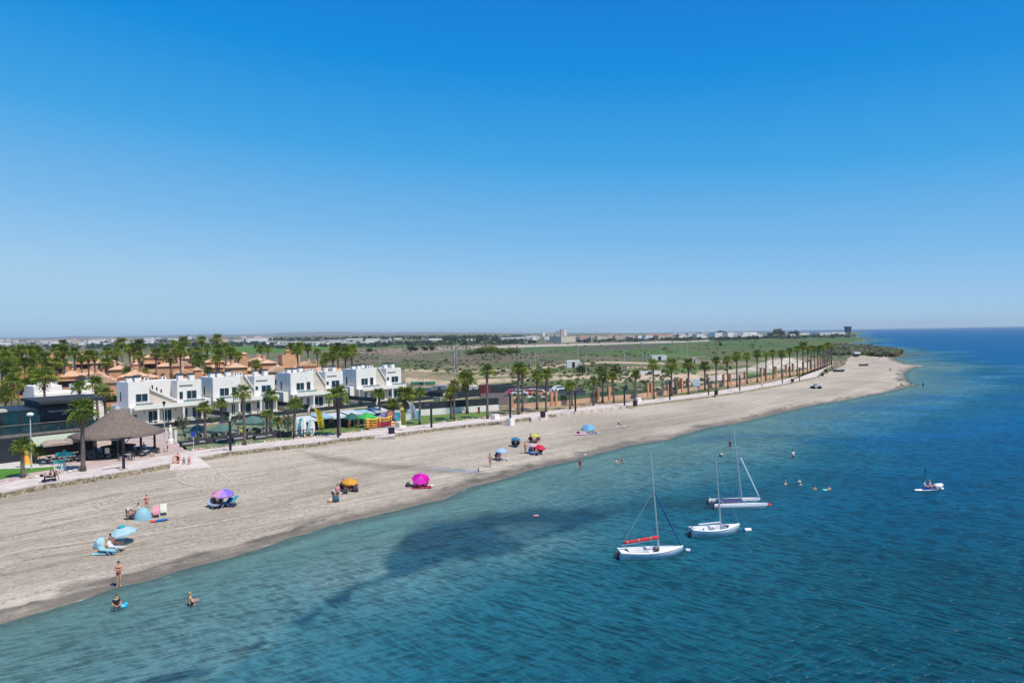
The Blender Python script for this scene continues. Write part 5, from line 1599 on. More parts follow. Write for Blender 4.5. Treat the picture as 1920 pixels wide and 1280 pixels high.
t = thing('road_sign', 'round blue sign on a thin white pole before the terrace garden', 'sign', p, .1)
MB().tube([(0, 0, 0), (0, 0, 2.5)], .035, 6).build('pole', M_frame, t); o = MB().tube([(0, -.03, 2.25), (0, -.06, 2.25)], .36, 18).build('disc', mat('blue_sign', (.01, .06, .38), .4, var=0), t)
# mobility: e-scooter cart, rocks
# surfboards upright
def board(mb, L, wd, th=.07, mi=0):
    vs, fs, n_ = [], [], 11
    for i in range(n_):
        t_ = i / (n_ - 1); w = wd / 2 * (math.sin(math.pi * min(1, t_ * .96 + .02)) ** .55) * (1 - .25 * t_)
        z = L * t_
        vs += [(-w, 0, z), (0, -th, z), (w, 0, z), (0, th, z)]
    for i in range(n_ - 1):
        for k in range(4):
            a, b_ = i * 4 + k, i * 4 + (k + 1) % 4; fs.append((a, b_, b_ + 4, a + 4))
    return mb.add(vs, fs, mi)
M_bw = mat('board_white', (.80, .80, .78), .3, var=.03)
SB = [(560, 817, 34, -8, M_bw, 'white upright paddleboard at the left of the rack', M_bw), (565, 818, 35, -3, mat('board_turq', (.08, .45, .52), .3, var=.03), 'turquoise-striped upright paddleboard leaning in the rack', M_bw),
      (570.5, 818.5, 36, 0, M_bw, 'tall white paddleboard in the middle of the rack with a pointed nose', M_bw), (579, 817, 31, 12, mat('board_mint', (.45, .72, .65), .3, var=.03), 'mint and white paddleboard leaning right in the rack', M_bw), (583, 818, 28, 16, M_bw, 'rightmost white paddleboard with red spots near its foot', M_bw)]
for px, yb, hp, tl, mm, lb, m2 in SB:
    p, h = ptop(px, yb, hp)
    t = thing('paddleboard', lb, 'paddleboard', p + Vector((0, random.uniform(-.3, .3), .02)), .15, 'paddleboards standing in the rack')
    o = board(MB(), h, .95).build('board', mm, t); o.rotation_euler = (R(-6), R(tl) * .45, 0)
    o2 = MB().box(-.05, .05, -.085, -.075, h * .15, h * .8).build('stringer_stripe', m2 if mm is M_bw else M_bw, t); o2.rotation_euler = o.rotation_euler
    o3 = MB().box(-.02, .02, .05, .3, .1, .4).build('fin', M_dframe, t); o3.rotation_euler = o.rotation_euler
t = thing('board_rack', 'low dark timber rack holding the upright paddleboards', 'rack', G(571, 820), TH)
box_part(t, 'rail', (-1.6, 1.6, .25, .35, .5, .6), M_timber_shade); box_part(t, 'rail', (-1.6, 1.6, .25, .35, 1.1, 1.2), M_timber_shade)
for x in (-1.6, 0, 1.6): box_part(t, 'post', (x - .05, x + .05, .2, .4, 0, 1.25), M_timber_shade)
# feather flags
def flag(px, yb, hp, m, label, lean, mtxt=None, txt=None, wd=.85, band=None):
    p, h = ptop(px, yb, hp)
    t = thing('feather_flag', label, 'flag', p, .25)
    pts, prof = [], []
    for i in range(13):
        s = i / 12; pts.append((lean * s * h - .9 * max(0, s - .8) ** 2 * 10, 0, h * s - .3 * max(0, s - .85) * h * .3))
    MB().tube(pts, .03, 5).build('pole', M_frame, t)
    mb = MB(); vs, fs = [], []
    for i in range(2, 13):
        s = i / 12; x, _, z = pts[i]
        w = wd * (1 if s < .75 else max(.12, 1 - (s - .75) * 3.2))
        dz = .05 * math.sin(i)
        vs += [(x - (w if lean >= 0 else 0), dz, z), (x + (0 if lean >= 0 else w), dz * .5, z)]
    for i in range(10): a = i * 2; fs.append((a, a + 1, a + 3, a + 2))
    mb.add(vs, fs); f_ = mb.build('banner', m, t)
    if txt:
        s = .52; font_mesh(txt, .62, mtxt, f_, (lean * s * h + (wd / 2 if lean < 0 else -wd / 2), -.09, h * s), (R(90), R(-90) + math.atan(lean), 0), 'CENTER', 'CENTER')
    if band:
        MB().tube([(pts[9][0] + wd * .4, -.03, pts[9][2]), (pts[9][0] + wd * .4, -.08, pts[9][2])], .26, 12).build('emblem', band, f_)
    MB().box(-.4, .4, -.03, .03, 0, .05).box(-.03, .03, -.4, .4, .05, .09).build('foot', M_dframe, t)
    return t
M_flag = cmat('yellow_cloth', (.80, .62, .02), .3)
flag(599, 811, 48, M_flag, 'tall yellow feather flag with dark vertical lettering by the surf kiosk', -.14, mat('brown_ink', (.30, .13, .01), .8, var=0), 'KAYAK & SURF', .95)
flag(753, 806, 53, cmat('olive_cloth', (.22, .20, .03), .3), 'dark olive feather flag with a yellow round emblem by the kayak rack', -.05, None, None, .8, mat('yellow_plastic', (.65, .55, .12), .5))
flag(775, 792, 42, cmat('white_cloth', (.62, .60, .66), .3), 'white feather flag with grey markings, leaning left', -.20, mat('grey_ink', (.12, .12, .2), .8, var=0), 'PADDLE', .9)
# surf kiosk with long white and blue awnings
kp = G(562, 811)
t = thing('surf_kiosk', 'long dark surf kiosk with white and light blue awnings behind the yellow flag', 'kiosk', RW(0, 0), TH)
kq = G(566, 811); t.location = kq
KL = 17.5
box_part(t, 'back_wall', (0, KL, 2.6, 2.75, 0, 2.2), M_blk); box_part(t, 'counter', (3, KL - 2, .9, 1.4, 0, 1.0), M_blk2)
for i in range(6):
    x0 = i * KL / 6; x1 = x0 + KL / 6 - .05
    z = 1.95 + (.2 if i % 2 else 0)
    m = MB(); m.add([(x0, -.3, z), (x1, -.3, z), (x1, 2.6, z + .45), (x0, 2.6, z + .45)], [(0, 1, 2, 3)]); m.add([(x0, -.3, z - .3), (x1, -.3, z - .3), (x1, -.3, z), (x0, -.3, z)], [(0, 1, 2, 3)])
    m.build('awning', cmat(['white_canvas', 'sky_canvas', 'white_canvas'][i % 3], [(.72, .76, .78), (.40, .60, .75), (.72, .76, .78)][i % 3], .25), t)
    box_part(t, 'post', (x0 + .05, x0 + .13, -.28, -.2, 0, z), M_dframe)
for i in range(9):
    x = 1.5 + i * 1.6
    box_part(t, 'rental_gear', (x, x + .7, 1.6, 2.0, 0.01, random.uniform(.7, 1.6)), mat('gear_%d' % (i % 4), [(.05, .05, .06), (.12, .06, .03), (.02, .15, .16), (.25, .2, .15)][i % 4], .7))
# pop-up tents
def popup(px, yb, wpx, hpx, m, label, skirt=.25):
    p, h = ptop(px, yb, hpx); w = wpx * p.y / F / 1.35
    t = thing('popup_tent', label, 'tent', p, TH)
    for x in (-w / 2, w / 2):
        for y in (-w / 2, w / 2): MB().tube([(x, y, 0), (x, y, h * .62)], .035, 5).build('leg', M_frame, t)
    mb = MB(); e = w / 2 + .05; z = h * .64
    ring = [(-e, -e, z), (e, -e, z), (e, e, z), (-e, e, z)]
    for i in range(4):
        a, b_ = ring[i], ring[(i + 1) % 4]
        mb.add([a, b_, (b_[0] * .4, b_[1] * .4, z + (h - z) * .55), (a[0] * .4, a[1] * .4, z + (h - z) * .55)], [(0, 1, 2, 3)])
        mb.add([(a[0] * .4, a[1] * .4, z + (h - z) * .55), (b_[0] * .4, b_[1] * .4, z + (h - z) * .55), (0, 0, h)], [(0, 1, 2)])
        mb.add([a, b_, (b_[0], b_[1], z - skirt), (a[0], a[1], z - skirt)], [(3, 2, 1, 0)])
    mb.build('canopy', m, t)
    return t
popup(688, 800, 42, 28, cmat('lime_cloth', (.10, .58, .13), .35), 'bright green pop-up tent left of the kayak rack')
popup(725, 796, 40, 24, cmat('lavender_cloth', (.28, .28, .58), .3), 'lavender blue pop-up tent behind the kayak rack')
popup(660, 800, 40, 27, cmat('darkgreen_cloth', (.05, .16, .12), .2), 'dark green canopy between the big shaggy palm and the green tent')
t = thing('round_board', 'round brown emblem board standing behind the kayaks', 'sign', G(732, 798), .3)
MB().tube([(0, -.05, 2.0), (0, .05, 2.0)], .82, 20).build('disc', mat('brown_board', (.22, .09, .06), .7), t); MB().tube([(0, -.07, 2.0), (0, -.051, 2.0)], .5, 18).build('inner_emblem', mat('pink_ink', (.55, .25, .18), .7), t); box_part(t, 'post', (-.06, .06, -.04, .04, 0, 1.4), M_timber_shade)
for px, yb, c, lb in [(745, 790, (.02, .40, .50), 'turquoise drink display fridge against the fence'), (785, 787, (.05, .45, .52), 'turquoise and white banner panel on the grass verge'), (767, 788, (.05, .42, .5), 'small turquoise panel left of the leaning white flag')]:
    t = thing('display_panel', lb, 'panel', G(px, yb), .3); box_part(t, 'board', (-.45, .45, -.1, .1, .2, 1.7), mat('turq_%d' % px, c, .5)); box_part(t, 'header', (-.45, .45, -.12, .12, 1.7, 2.1), M_white); box_part(t, 'foot', (-.3, .3, -.2, .2, 0, .2), M_grey)
t = thing('white_counter', 'white box-shaped counter on the grass behind the kayak rack', 'counter', G(760, 788), .2); box_part(t, 'body', (-1.0, 1.0, -.4, .4, 0, 1.5), M_white); box_part(t, 'top', (-1.05, 1.05, -.45, .45, 1.5, 1.58), M_white)
t = thing('red_pillar', 'small dark red pillar on the grass verge before the white wall', 'pillar', G(898, 775)); MB().tube([(0, 0, 0), (0, 0, 1.2)], .22, 10).build('shaft', mat('dark_red', (.30, .04, .03), .6), t); MB().tube([(0, 0, 1.2), (0, 0, 1.28)], .27, 10).build('cap', M_dframe, t)
t = thing('dark_figure_board', 'tall dark narrow board right of the red pillar', 'sign', G(907, 768)); box_part(t, 'board', (-.3, .3, -.05, .05, .3, 2.4), M_post); box_part(t, 'foot', (-.35, .35, -.2, .2, 0, .3), M_grey)
t = thing('white_noticeboard', 'pale blue noticeboard on the orange wall near the rust post', 'noticeboard', G(1306, 735)); box_part(t, 'board', (-.9, .9, -.05, .05, 1.6, 3.4), mat('pale_blue_board', (.5, .62, .7), .6)); box_part(t, 'post', (-.06, .06, -.04, .04, 0, 1.6), M_frame)
# kayaks on the rack
def kayak_mesh(name, L, w, h, m):
    mb = MB(); vs, fs, n_ = [], [], 13
    for i in range(n_):
        s = -1 + 2 * i / (n_ - 1); ww = w / 2 * (1 - abs(s) ** 2.6) + .02; zz = h * .25 * abs(s) ** 3
        vs += [(s * L / 2, -ww * .6, zz), (s * L / 2, -ww, zz + h * .5), (s * L / 2, -ww * .7, zz + h * .9 - (.12 if abs(s) < .5 else 0)), (s * L / 2, ww * .7, zz + h * .9 - (.12 if abs(s) < .5 else 0)), (s * L / 2, ww, zz + h * .5), (s * L / 2, ww * .6, zz)]
    for i in range(n_ - 1):
        for k in range(6): a, b_ = i * 6 + k, i * 6 + (k + 1) % 6; fs.append((a, a + 6, b_ + 6, b_))
    fs += [(0, 1, 2, 3, 4, 5), tuple(range((n_ - 1) * 6, n_ * 6))[::-1]]
    mb.add(vs, fs); return mb.mesh(name, m, True)
KY = [((.85, .28, .02), 'orange kayak, lowest on the left rack'), ((.85, .35, .02), 'orange kayak second up on the left rack'), ((.85, .42, .03), 'amber kayak third up on the left rack'), ((.80, .52, .04), 'yellow kayak on top of the left rack')]
KY2 = [((.60, .03, .12), 'magenta kayak, lowest on the right rack'), ((.62, .04, .10), 'magenta-red kayak second up on the right rack'), ((.85, .45, .08), 'orange kayak third up on the right rack'), ((.80, .50, .05), 'yellow kayak on top of the right rack')]
for j, (base, ks) in enumerate([(G(700, 803), KY), (G(722, 800.5), KY2)]):
    t = thing('kayak_rack', ['left steel rack stacked with orange kayaks', 'right steel rack stacked with magenta and yellow kayaks'][j], 'rack', base, TH)
    for x in (-.9, .9):
        for y in (-.4, .4): box_part(t, 'post', (x - .03, x + .03, y - .03, y + .03, 0, 1.75), M_dframe)
    for i, (c, lb) in enumerate(ks):
        box_part(t, 'shelf_bar', (-.9, .9, -.4, -.34, .1 + i * .42, .14 + i * .42), M_dframe)
        o = link('kayak', kayak_mesh('kayak', 3.0, .75, .38, mat('kayak_%d_%d' % (j, i), c, .4, var=.04)), None, base + Vector((0, 0, .15 + i * .42)), TH); tag(o, lb, 'kayak', 'kayaks stacked on the racks')
    for i, dx in enumerate((1.2, 2.0)):
        o = link('kayak', kayak_mesh('kayak', 3.4, .75, .34, mat('kayak_pale', (.80, .50, .22), .4, var=.04)), None, base + PR * (2.6) + Vector((0, 0, .05 + i * .42)), TH); tag(o, ['pale orange kayak on the ground right of the %s rack', 'pale orange kayak stacked on another right of the %s rack'][i] % ['left', 'right'][j], 'kayak', 'kayaks stacked on the racks')
# ================================================================== far town
M_town = [mat('town_white', (.82, .80, .77), .9, var=.1, scale=.05), mat('town_pink', (.60, .44, .38), .9, var=.1, scale=.05), mat('town_cream', (.62, .55, .44), .9, var=.1, scale=.05), mat('town_grey', (.42, .43, .45), .9, var=.1, scale=.05)]
M_troof = mat('town_roof', (.36, .20, .14), .9, var=.2, scale=.05)
def town(px, d, w, h, mi, label='small pale house in the far town on the horizon', group='houses of the far town', name='town_house', cat='house', dep=None, roof=None, win=True, z=None):
    p = PD(px, d); p.z = gz(p.x, p.y) if z is None else z
    t = thing(name, label, cat, p, random.uniform(.15, .75), group)
    dep = dep or w * .6
    box_part(t, 'wall', (-w / 2, w / 2, 0, dep, -.5, h), M_town[mi])
    if roof is None: roof = random.random() < .5
    if roof: r_ = MB(); hip(r_, -w / 2, w / 2, 0, dep, h + .01, min(2.2, w * .18)); r_.build('roof', M_troof, t)
    else: box_part(t, 'roof', (-w / 2 - .2, w / 2 + .2, -.2, dep + .2, h + .01, h + .5), M_town[(mi + 1) % 4])
    if win:
        g = MB(); n_ = max(2, int(w / 5))
        for k in range(max(1, int(h / 3.3))):
            for i in range(n_): x = -w / 2 + w * (i + .5) / n_; g.box(x - .7, x + .7, -.08, -.01, 1 + k * 3.2, 2.5 + k * 3.2)
        g.build('windows', M_glass, t)
    return t
rt = random.Random(5)
for i in range(120):
    px = rt.uniform(-80, 520); d = rt.uniform(1500, 3600)
    town(px, d, rt.uniform(12, 34), rt.choice([5, 7, 9, 12]), rt.choice([0, 0, 0, 1, 2, 3]))
for i in range(48):
    px = rt.uniform(1090, 1275); d = rt.uniform(1400, 1750)
    town(px, d, rt.uniform(12, 26), rt.choice([5, 7, 9]), rt.choice([0, 0, 1, 1, 2]), 'small pink or white house in the resort town behind the airfield', 'houses of the resort town')
for i in range(20):
    px = rt.uniform(995, 1075); d = rt.uniform(1650, 2000)
    town(px, d, rt.uniform(12, 26), rt.choice([5, 7, 9]), rt.choice([0, 0, 1, 3, 2]), 'pale house near the high-rise towers behind the airfield', 'houses near the towers')
for i in range(34):
    px = rt.uniform(1270, 1425); d = rt.uniform(1450, 1800)
    town(px, d, rt.uniform(14, 40), rt.choice([6, 8, 10, 12]), 0, 'white house in the long white quarter left of the watchtower', 'houses of the white quarter', roof=False)
for i in range(10):
    px = rt.uniform(1500, 1585); d = rt.uniform(1700, 2200)
    town(px, d, rt.uniform(30, 60), rt.choice([5, 7]), 0, 'white block in the far quarter just left of the watchtower', 'blocks beside the watchtower', roof=False)
for i in range(26):
    px = rt.uniform(500, 990); d = rt.uniform(1150, 2200)
    town(px, d, rt.uniform(30, 90), rt.choice([4, 5, 6]), rt.choice([0, 0, 3]), 'long low white shed or greenhouse behind the green field', 'sheds behind the green field', 'shed', 'shed', roof=False, win=False)
for i, (px, d, w, h, mi) in enumerate([(1048, 2600, 14, 36, 3), (1055, 2500, 13, 42, 1), (1060, 2600, 16, 40, 0), (1036, 2700, 14, 26, 1), (1043, 2700, 10, 28, 3), (1020, 2800, 12, 30, 0), (1030, 2800, 12, 24, 2)]):
    town(px, d, w, h * .8, mi, ['slim grey tower, third from the right in the high-rise cluster', 'tallest pinkish high-rise in the cluster behind the tan block', 'white high-rise at the right of the cluster', 'lower pink tower left of the cluster', 'narrow dark tower beside the lower pink one',
        'white tower standing apart on the left of the high-rises', 'short cream tower right of the one standing apart'][i], 'high-rise towers on the horizon', 'tower_block', 'tower', roof=False, z=0)
t = town(1066, 1250, 38, 11, 2, 'broad tan windowless block at the airfield edge', None, 'tan_block', 'building', dep=30, roof=False, win=False, z=1)
# watchtower on the right
p = PD(1590, 1500, 0)
t = thing('watchtower', 'dark teal raised watchtower with a flared cabin on the headland', 'tower', p)
M_tow = mat('teal_dark', (.03, .08, .10), .7)
for x in (-4, 4):
    for y in (-4, 4): box_part(t, 'leg', (x - 1, x + 1, y - 1, y + 1, 0, 15), M_tow)
t.scale = (.74, .74, .82)
m = MB(); m.add([(-6, -6, 12), (6, -6, 12), (6, 6, 12), (-6, 6, 12), (-7.5, -7.5, 26), (7.5, -7.5, 26), (7.5, 7.5, 26), (-7.5, 7.5, 26)], [(0, 3, 2, 1), (4, 5, 6, 7), (0, 1, 5, 4), (1, 2, 6, 5), (2, 3, 7, 6), (3, 0, 4, 7)]); m.build('cabin', M_tow, t)
box_part(t, 'roof', (-8.5, 8.5, -8.5, 8.5, 26, 27.5), M_tow); box_part(t, 'window_band', (-7.0, 7.0, -7.6, -7.3, 20, 24), M_bglass)
# dark belts of trees before the far towns
tb = MB()
for (x0, x1, d, hgt, n_) in [(-80, 520, 1450, 7, 200), (470, 1000, 1250, 5, 240), (0, 560, 2400, 10, 220), (830, 930, 1700, 16, 120), (1085, 1300, 1350, 3, 110), (1290, 1430, 1300, 3, 60), (1430, 1600, 1400, 3, 60), (560, 1000, 2300, 11, 260)]:
    for i in range(n_):
        px = rt.uniform(x0, x1); dd = d * rt.uniform(.85, 1.2)
        q = PD(px, dd); z = gz(q.x, q.y)
        if sdf(LANDPOLY, np.array([q.x]), np.array([q.y]))[0] < 5: continue
        w = rt.uniform(5, 14)
        for k in range(6):
            s = w * rt.uniform(.2, .45); c = Vector((q.x + rt.uniform(-w, w) * .6, q.y + rt.uniform(-3, 3), z + rt.uniform(0, hgt * rt.uniform(.3, .8))))
            nn = Vector((rt.gauss(0, .6), -1 + rt.gauss(0, .4), rt.gauss(.5, .4))).normalized(); e1 = nn.orthogonal().normalized() * s; e2 = nn.cross(e1)
            tb.add([c - e1, c + e2, c + e1, c - e2], [(0, 1, 2, 3)])
o = tb.build('tree_belt', LF['far']); tag(o, 'dark belts of trees in front of the far town', 'trees', kind='stuff')
# ================================================================== boats
M_hull = mat('boat_white', (.80, .80, .79), .25, var=.04, scale=2)
M_hullb = mat('boat_blue', (.36, .52, .62), .35, var=.2, scale=2)
M_weed = mat('boat_weed', (.12, .13, .10), .8, var=.4, scale=4)
M_alu = mat('mast_aluminium', (.55, .58, .60), .35, metal=.5, var=.05)
M_rope = mat('rope', (.45, .42, .40), .8, var=0)
def hull(L, B, D, sheer=.12, n_=15, transom=.7):
    """stations stern->bow (x), returns outline rings"""
    st = []
    for i in range(n_):
        s = i / (n_ - 1)
        b = B / 2 * (transom + (1 - transom) * math.sin(min(1, s / .45) * math.pi / 2)) if s < .45 else B / 2 * (1 - ((s - .45) / .55) ** 2.1)
        b = max(b, .015)
        zt = D + sheer * (2 * s - .8) ** 2
        zk = -.18 + .30 * max(0, (s - .72) / .28) ** 2 * 1.6 + .06 * (1 - s)
        st.append((s * L - L / 2, b, zt, zk))
    return st
def build_hull(parent, L, B, D, upper, lower, cock=(.12, .62), **k):
    st = hull(L, B, D, **k)
    mb = MB(); vs, fs, mi = [], [], []
    for x, b, zt, zk in st:
        vs += [(x, -b, zt), (x, -b * .97, zt - (zt - zk) * .25), (x, -b * .84, .05), (x, 0, zk), (x, b * .84, .05), (x, b * .97, zt - (zt - zk) * .25), (x, b, zt)]
    for i in range(len(st) - 1):
        for j in range(6):
            a = i * 7 + j; mb_i = 0 if j in (0, 5) else (1 if j in (1, 4) else 2)
            fs.append((a, a + 7, a + 8, a + 1)); mi.append(mb_i)
    o = len(mb.v); mb.v += vs; mb.f += fs; mb.m += mi
    mb.add([vs[k2] for k2 in range(7)], [tuple(range(7))], 1)
    mb.build('hull', [upper, lower, M_weed], parent, True)
    # deck ring with a cockpit well
    dk = MB(); wf = .78
    c0, c1 = cock
    ins = []
    N_ = len(st)
    for i, (x, b, zt, zk) in enumerate(st):
        s = i / (N_ - 1)
        inb = b * wf if c0 <= s <= c1 else 0
        ins.append((x, b, zt, inb))
    for i in range(N_ - 1):
        x, b, z, w = ins[i]; x2, b2, z2, w2 = ins[i + 1]
        zc, zc2 = z + .05 * (1 if w == 0 else .3), z2 + .05 * (1 if w2 == 0 else .3)
        for sg in (1, -1):
            q = [(x, sg * b, z), (x2, sg * b2, z2), (x2, sg * w2, zc2), (x, sg * w, zc)]
            dk.add(q, [(0, 1, 2, 3) if sg < 0 else (3, 2, 1, 0)])
        if w > 0 and w2 > 0:
            zf = .10
            for sg in (1, -1):
                dk.add([(x, sg * w, zc), (x2, sg * w2, zc2), (x2, sg * w2 * .85, zf), (x, sg * w * .85, zf)], [(0, 1, 2, 3)])
            dk.add([(x, -w * .85, zf), (x2, -w2 * .85, zf), (x2, w2 * .85, zf), (x, w * .85, zf)], [(0, 1, 2, 3)])
        elif w != w2:
            xx, ww, zz = (x, w, zc) if w else (x2, w2, zc2)
            dk.add([(xx, -ww, zz), (xx, ww, zz), (xx, ww * .85, .10), (xx, -ww * .85, .10)], [(0, 1, 2, 3)])
    dk.build('deck', M_hull, parent)
    # rubbing strake
    for sg in (1, -1):
        MB().tube([(x, sg * (b + .01), zt - .02) for x, b, zt, zk in st], .022, 5).build('gunwale', upper, parent)
    return st
def mast(parent, x, h, rake, lean=0, r=.075):
    return MB().tube([(x, 0, .2), (x - rake * .5, lean * .5, h * .5), (x - rake, lean, h)], [r, r * .9, r * .55], 8).build('mast', M_alu, parent)
# white and blue dinghy with red sail cover
p = G(1221, 1043, 0)
L = 5.0
t = thing('sailing_dinghy', 'white and pale blue dinghy with a red covered sail on its boom', 'sailing boat', (p.x, p.y, -.02), R(6))
build_hull(t, L, 1.75, .55, M_hull, M_hullb, (.1, .58), transom=.72)
mx_ = .62
mast(t, mx_, 8.0, .55)
b = MB().tube([(mx_ - .06, 0, 1.35), (mx_ - 2.85, 0, 1.02)], [.05, .045], 7).build('boom', M_hull, t)
pts = [(mx_ - .05 - 2.72 * i / 9, 0, 1.47 - .30 * i / 9) for i in range(10)]
MB().tube(pts, [.15, .14, .12, .13, .11, .12, .10, .11, .10, .10], 9).build('sail_cover', mat('red_canvas', (.60, .035, .045), .8, var=.15, scale=5), t, True)
for i in (2, 5, 8): q = pts[i]; MB().tube([(q[0] - .03, 0, q[2]), (q[0] + .03, 0, q[2])], .14, 9).build('cover_tie', M_rope, t)
top = (mx_ - .34, 0, 5.0)
MB().tube([(2.35, 0, .72), tuple((Vector((2.35, 0, .72)) + Vector(top)) / 2), top], [.05, .07, .04], 7).build('furled_jib', mat('blue_canvas', (.01, .07, .22), .7), t)
MB().tube([(mx_ - 2.8, 0, 1.15), (mx_ - .36, 0, 5.0)], .014, 4).build('topping_lift', M_rope, t)
for sg in (-1, 1): MB().tube([(mx_ - .25, sg * .82, .6), top], .010, 4).build('shroud', M_rope, t)
box_part(t, 'centreboard_case', (-.6, .5, -.06, .06, .11, .5), M_hull); box_part(t, 'thwart', (-.25, .05, -.66, .66, .42, .47), M_hull)
MB().tube([(mx_ - .25, -.30, .55), (mx_ - .25, .1, .62)], .17, 9).build('rolled_rope', mat('grey_rope_bag', (.12, .12, .13), .9), t)
box_part(t, 'rudder', (-2.78, -2.5, -.03, .03, -.3, .5), mat('rudder_wood', (.10, .07, .06), .7)); MB().tube([(-2.6, 0, .6), (-1.7, .05, .72)], .02, 5).build('tiller', M_rope, t)
# open white dinghy
p = G(1341, 1002, 0)
t = thing('sailing_dinghy', 'open white dinghy with a bare boom and pale blue sides', 'sailing boat', (p.x, p.y, -.02), R(9))
build_hull(t, 4.35, 1.7, .60, M_hull, M_hullb, (.06, .78), transom=.62, sheer=.16)
mast(t, .55, 6.4, .42)
MB().tube([(.5, 0, 1.05), (-1.45, 0, .98)], .05, 7).build('boom', M_hull, t)
for x in (-1.2, 0, 1.0): box_part(t, 'thwart', (x, x + .25, -.62 + abs(x) * .12, .62 - abs(x) * .12, .48, .53), M_hull)
MB().tube([(1.1, .3, .3), (.1, -.1, .58)], .02, 5).build('oar', M_rope, t)
MB().tube([(-1.3, -.62, .68), (-1.3, -.62, .8)], .05, 6).build('rowlock', M_dframe, t)
MB().tube([(.15, 0, 6.2), (2.1, 0, .75)], .008, 4).build('forestay', M_rope, t)
box_part(t, 'rudder', (-2.42, -2.15, -.03, .03, -.25, .45), mat('rudder_wood', (.10, .07, .06), .7))
# catamaran
p = G(1383, 948, 0)
t = thing('catamaran', 'white twin-hulled catamaran with a bare mast beside a red buoy', 'catamaran', (p.x, p.y, -.02), R(-1))
for y in (-1.05, 1.05):
    mb = MB(); vs, fs = [], []; n_ = 15; LL = 5.1
    for i in range(n_):
        s = i / (n_ - 1); x = s * LL - LL / 2; b_ = .19 * (1 - max(0, (s - .55) / .45) ** 2) * (.75 + .25 * min(1, s * 4)) + .01
        zt = .46 + .10 * s; zk = -.12 + .42 * max(0, (s - .8) / .2) ** 1.6
        vs += [(x, y - b_, zt), (x, y - b_ * 1.1, zt * .55), (x, y, zk), (x, y + b_ * 1.1, zt * .55), (x, y + b_, zt)]
    for i in range(n_ - 1):
        for j in range(5): a, c_ = i * 5 + j, i * 5 + (j + 1) % 5; fs.append((a, a + 5, c_ + 5, c_))
    fs.append((0, 1, 2, 3, 4)); mb.add(vs, fs)
    hu = mb.build('float', M_hull, t, False)
    MB().tube([(-2.3, y - .22, .25), (-2.3, y - .19, .25)], .09, 8).build('drain_plug', mat('red_plastic', (.6, .03, .03), .5), hu)
    MB().box(-2.68, -2.5, y - .02, y + .02, -.2, .5).build('rudder', mat('wine_plastic', (.25, .03, .04), .6), hu)
for x in (-1.75, .45): MB().tube([(x, -1.1, .56), (x, 1.1, .56)], .05, 7).build('crossbeam', M_alu, t)
box_part(t, 'trampoline', (-1.7, .42, -.85, .85, .54, .56), mat('tramp_mesh', (.05, .06, .14), .9))
MB().tube([(-2.45, -1.05, .72), (-2.45, 1.05, .72)], .03, 6).build('tiller_bar', M_alu, t)
mast(t, .45, 7.5, .75, 0, .08)
MB().tube([(2.05, 0, .95), (.35, .0, 4.7)], [.05, .07], 7).build('furled_jib', M_hull, t)
for y in (-1.05, 1.05):
    MB().tube([(2.2, y, .6), (1.95, 0, 1.1)], .01, 4).build('bridle', M_rope, t); MB().tube([(-.2, y, .55), (.2, 0, 5.2)], .008, 4).build('shroud', M_rope, t)
# mooring buoys
def buoy(px, py, r, L_, m, m2, label, rz=0):
    p = G(px, py, 0)
    t = thing('mooring_buoy', label, 'buoy', (p.x, p.y, r * .25), rz)
    if L_:
        MB().tube([(-L_ / 2, 0, 0), (-L_ * .42, 0, 0), (L_ * .42, 0, 0), (L_ / 2, 0, 0)], [r * .6, r, r, r * .6], 10).build('float', m, t)
        for x in (-L_ / 2, L_ / 2): MB().ell((x, 0, 0), (r * .35, r * .7, r * .7), 8, 5).build('end_cap', m2, t)
    else:
        MB().ell((0, 0, 0), (r, r, r), 12, 8).build('float', m, t); MB().tube([(0, 0, r * .9), (0, 0, r * 1.25)], r * .2, 6).build('eye', m2, t)
M_red = mat('red_buoy', (.70, .05, .05), .5, var=.08); M_bl = mat('blue_cap', (.01, .04, .35), .5, var=0)
buoy(1402, 994, .17, .62, M_hull, M_bl, 'white cylindrical buoy with blue ends right of the open dinghy', .1)
buoy(1290, 1032, .14, .36, M_hull, M_bl, 'small white and blue buoy off the bow of the red covered dinghy', -.4)
buoy(1442, 947, .18, 0, M_red, M_dframe, 'round red buoy off the bow of the catamaran')
buoy(1005, 967, .10, .45, mat('pink_float', (.75, .25, .28), .5), M_hull, 'pinkish float alone over the dark seagrass', .1)
# boats and pedalo on the far sand
def rowboat(px, yb, wpx, m, label, L_=None):
    p = GS(px, yb); L_ = wpx * p.y / F
    t = thing('rowing_boat', label, 'boat', p + Vector((0, 0, .12)), R(-2))
    build_hull(t, L_, L_ * .34, .8, m, m, (.08, .85), transom=.75)
    for x in (-.2, .15): box_part(t, 'thwart', (L_ * x, L_ * x + .3, -L_ * .13, L_ * .13, .5, .57), M_timber_shade)
rowboat(1573, 697, 21, mat('dark_boat', (.06, .075, .07), .7), 'long dark boat drawn up beside the promenade end')
rowboat(1620, 686, 17, mat('brown_boat', (.20, .11, .07), .7), 'brown boat lying on the open sand of the far beach')
p = GS(1530, 728)
t = thing('pedalo', 'dark beached pedalo with a pale canopy on the empty sand', 'pedalo', p, .1)
for x in (-.9, .9): MB().ell((x, 0, .35), (.5, 1.3, .38), 12, 6).build('float', M_post, t)
box_part(t, 'seat', (-.6, .6, -.3, .4, .45, .75), M_hull); box_part(t, 'backrest', (-.6, .6, .3, .42, .75, 1.2), M_hull)
for x in (-.6, .8): MB().tube([(x, .3, .6), (x, .3, 1.75)], .03, 5).build('pole', M_frame, t)
box_part(t, 'canopy', (-.8, 1.4, -.5, .9, 1.75, 1.82), mat('peach_canvas', (.72, .5, .32), .9))
p = GS(1606, 667)
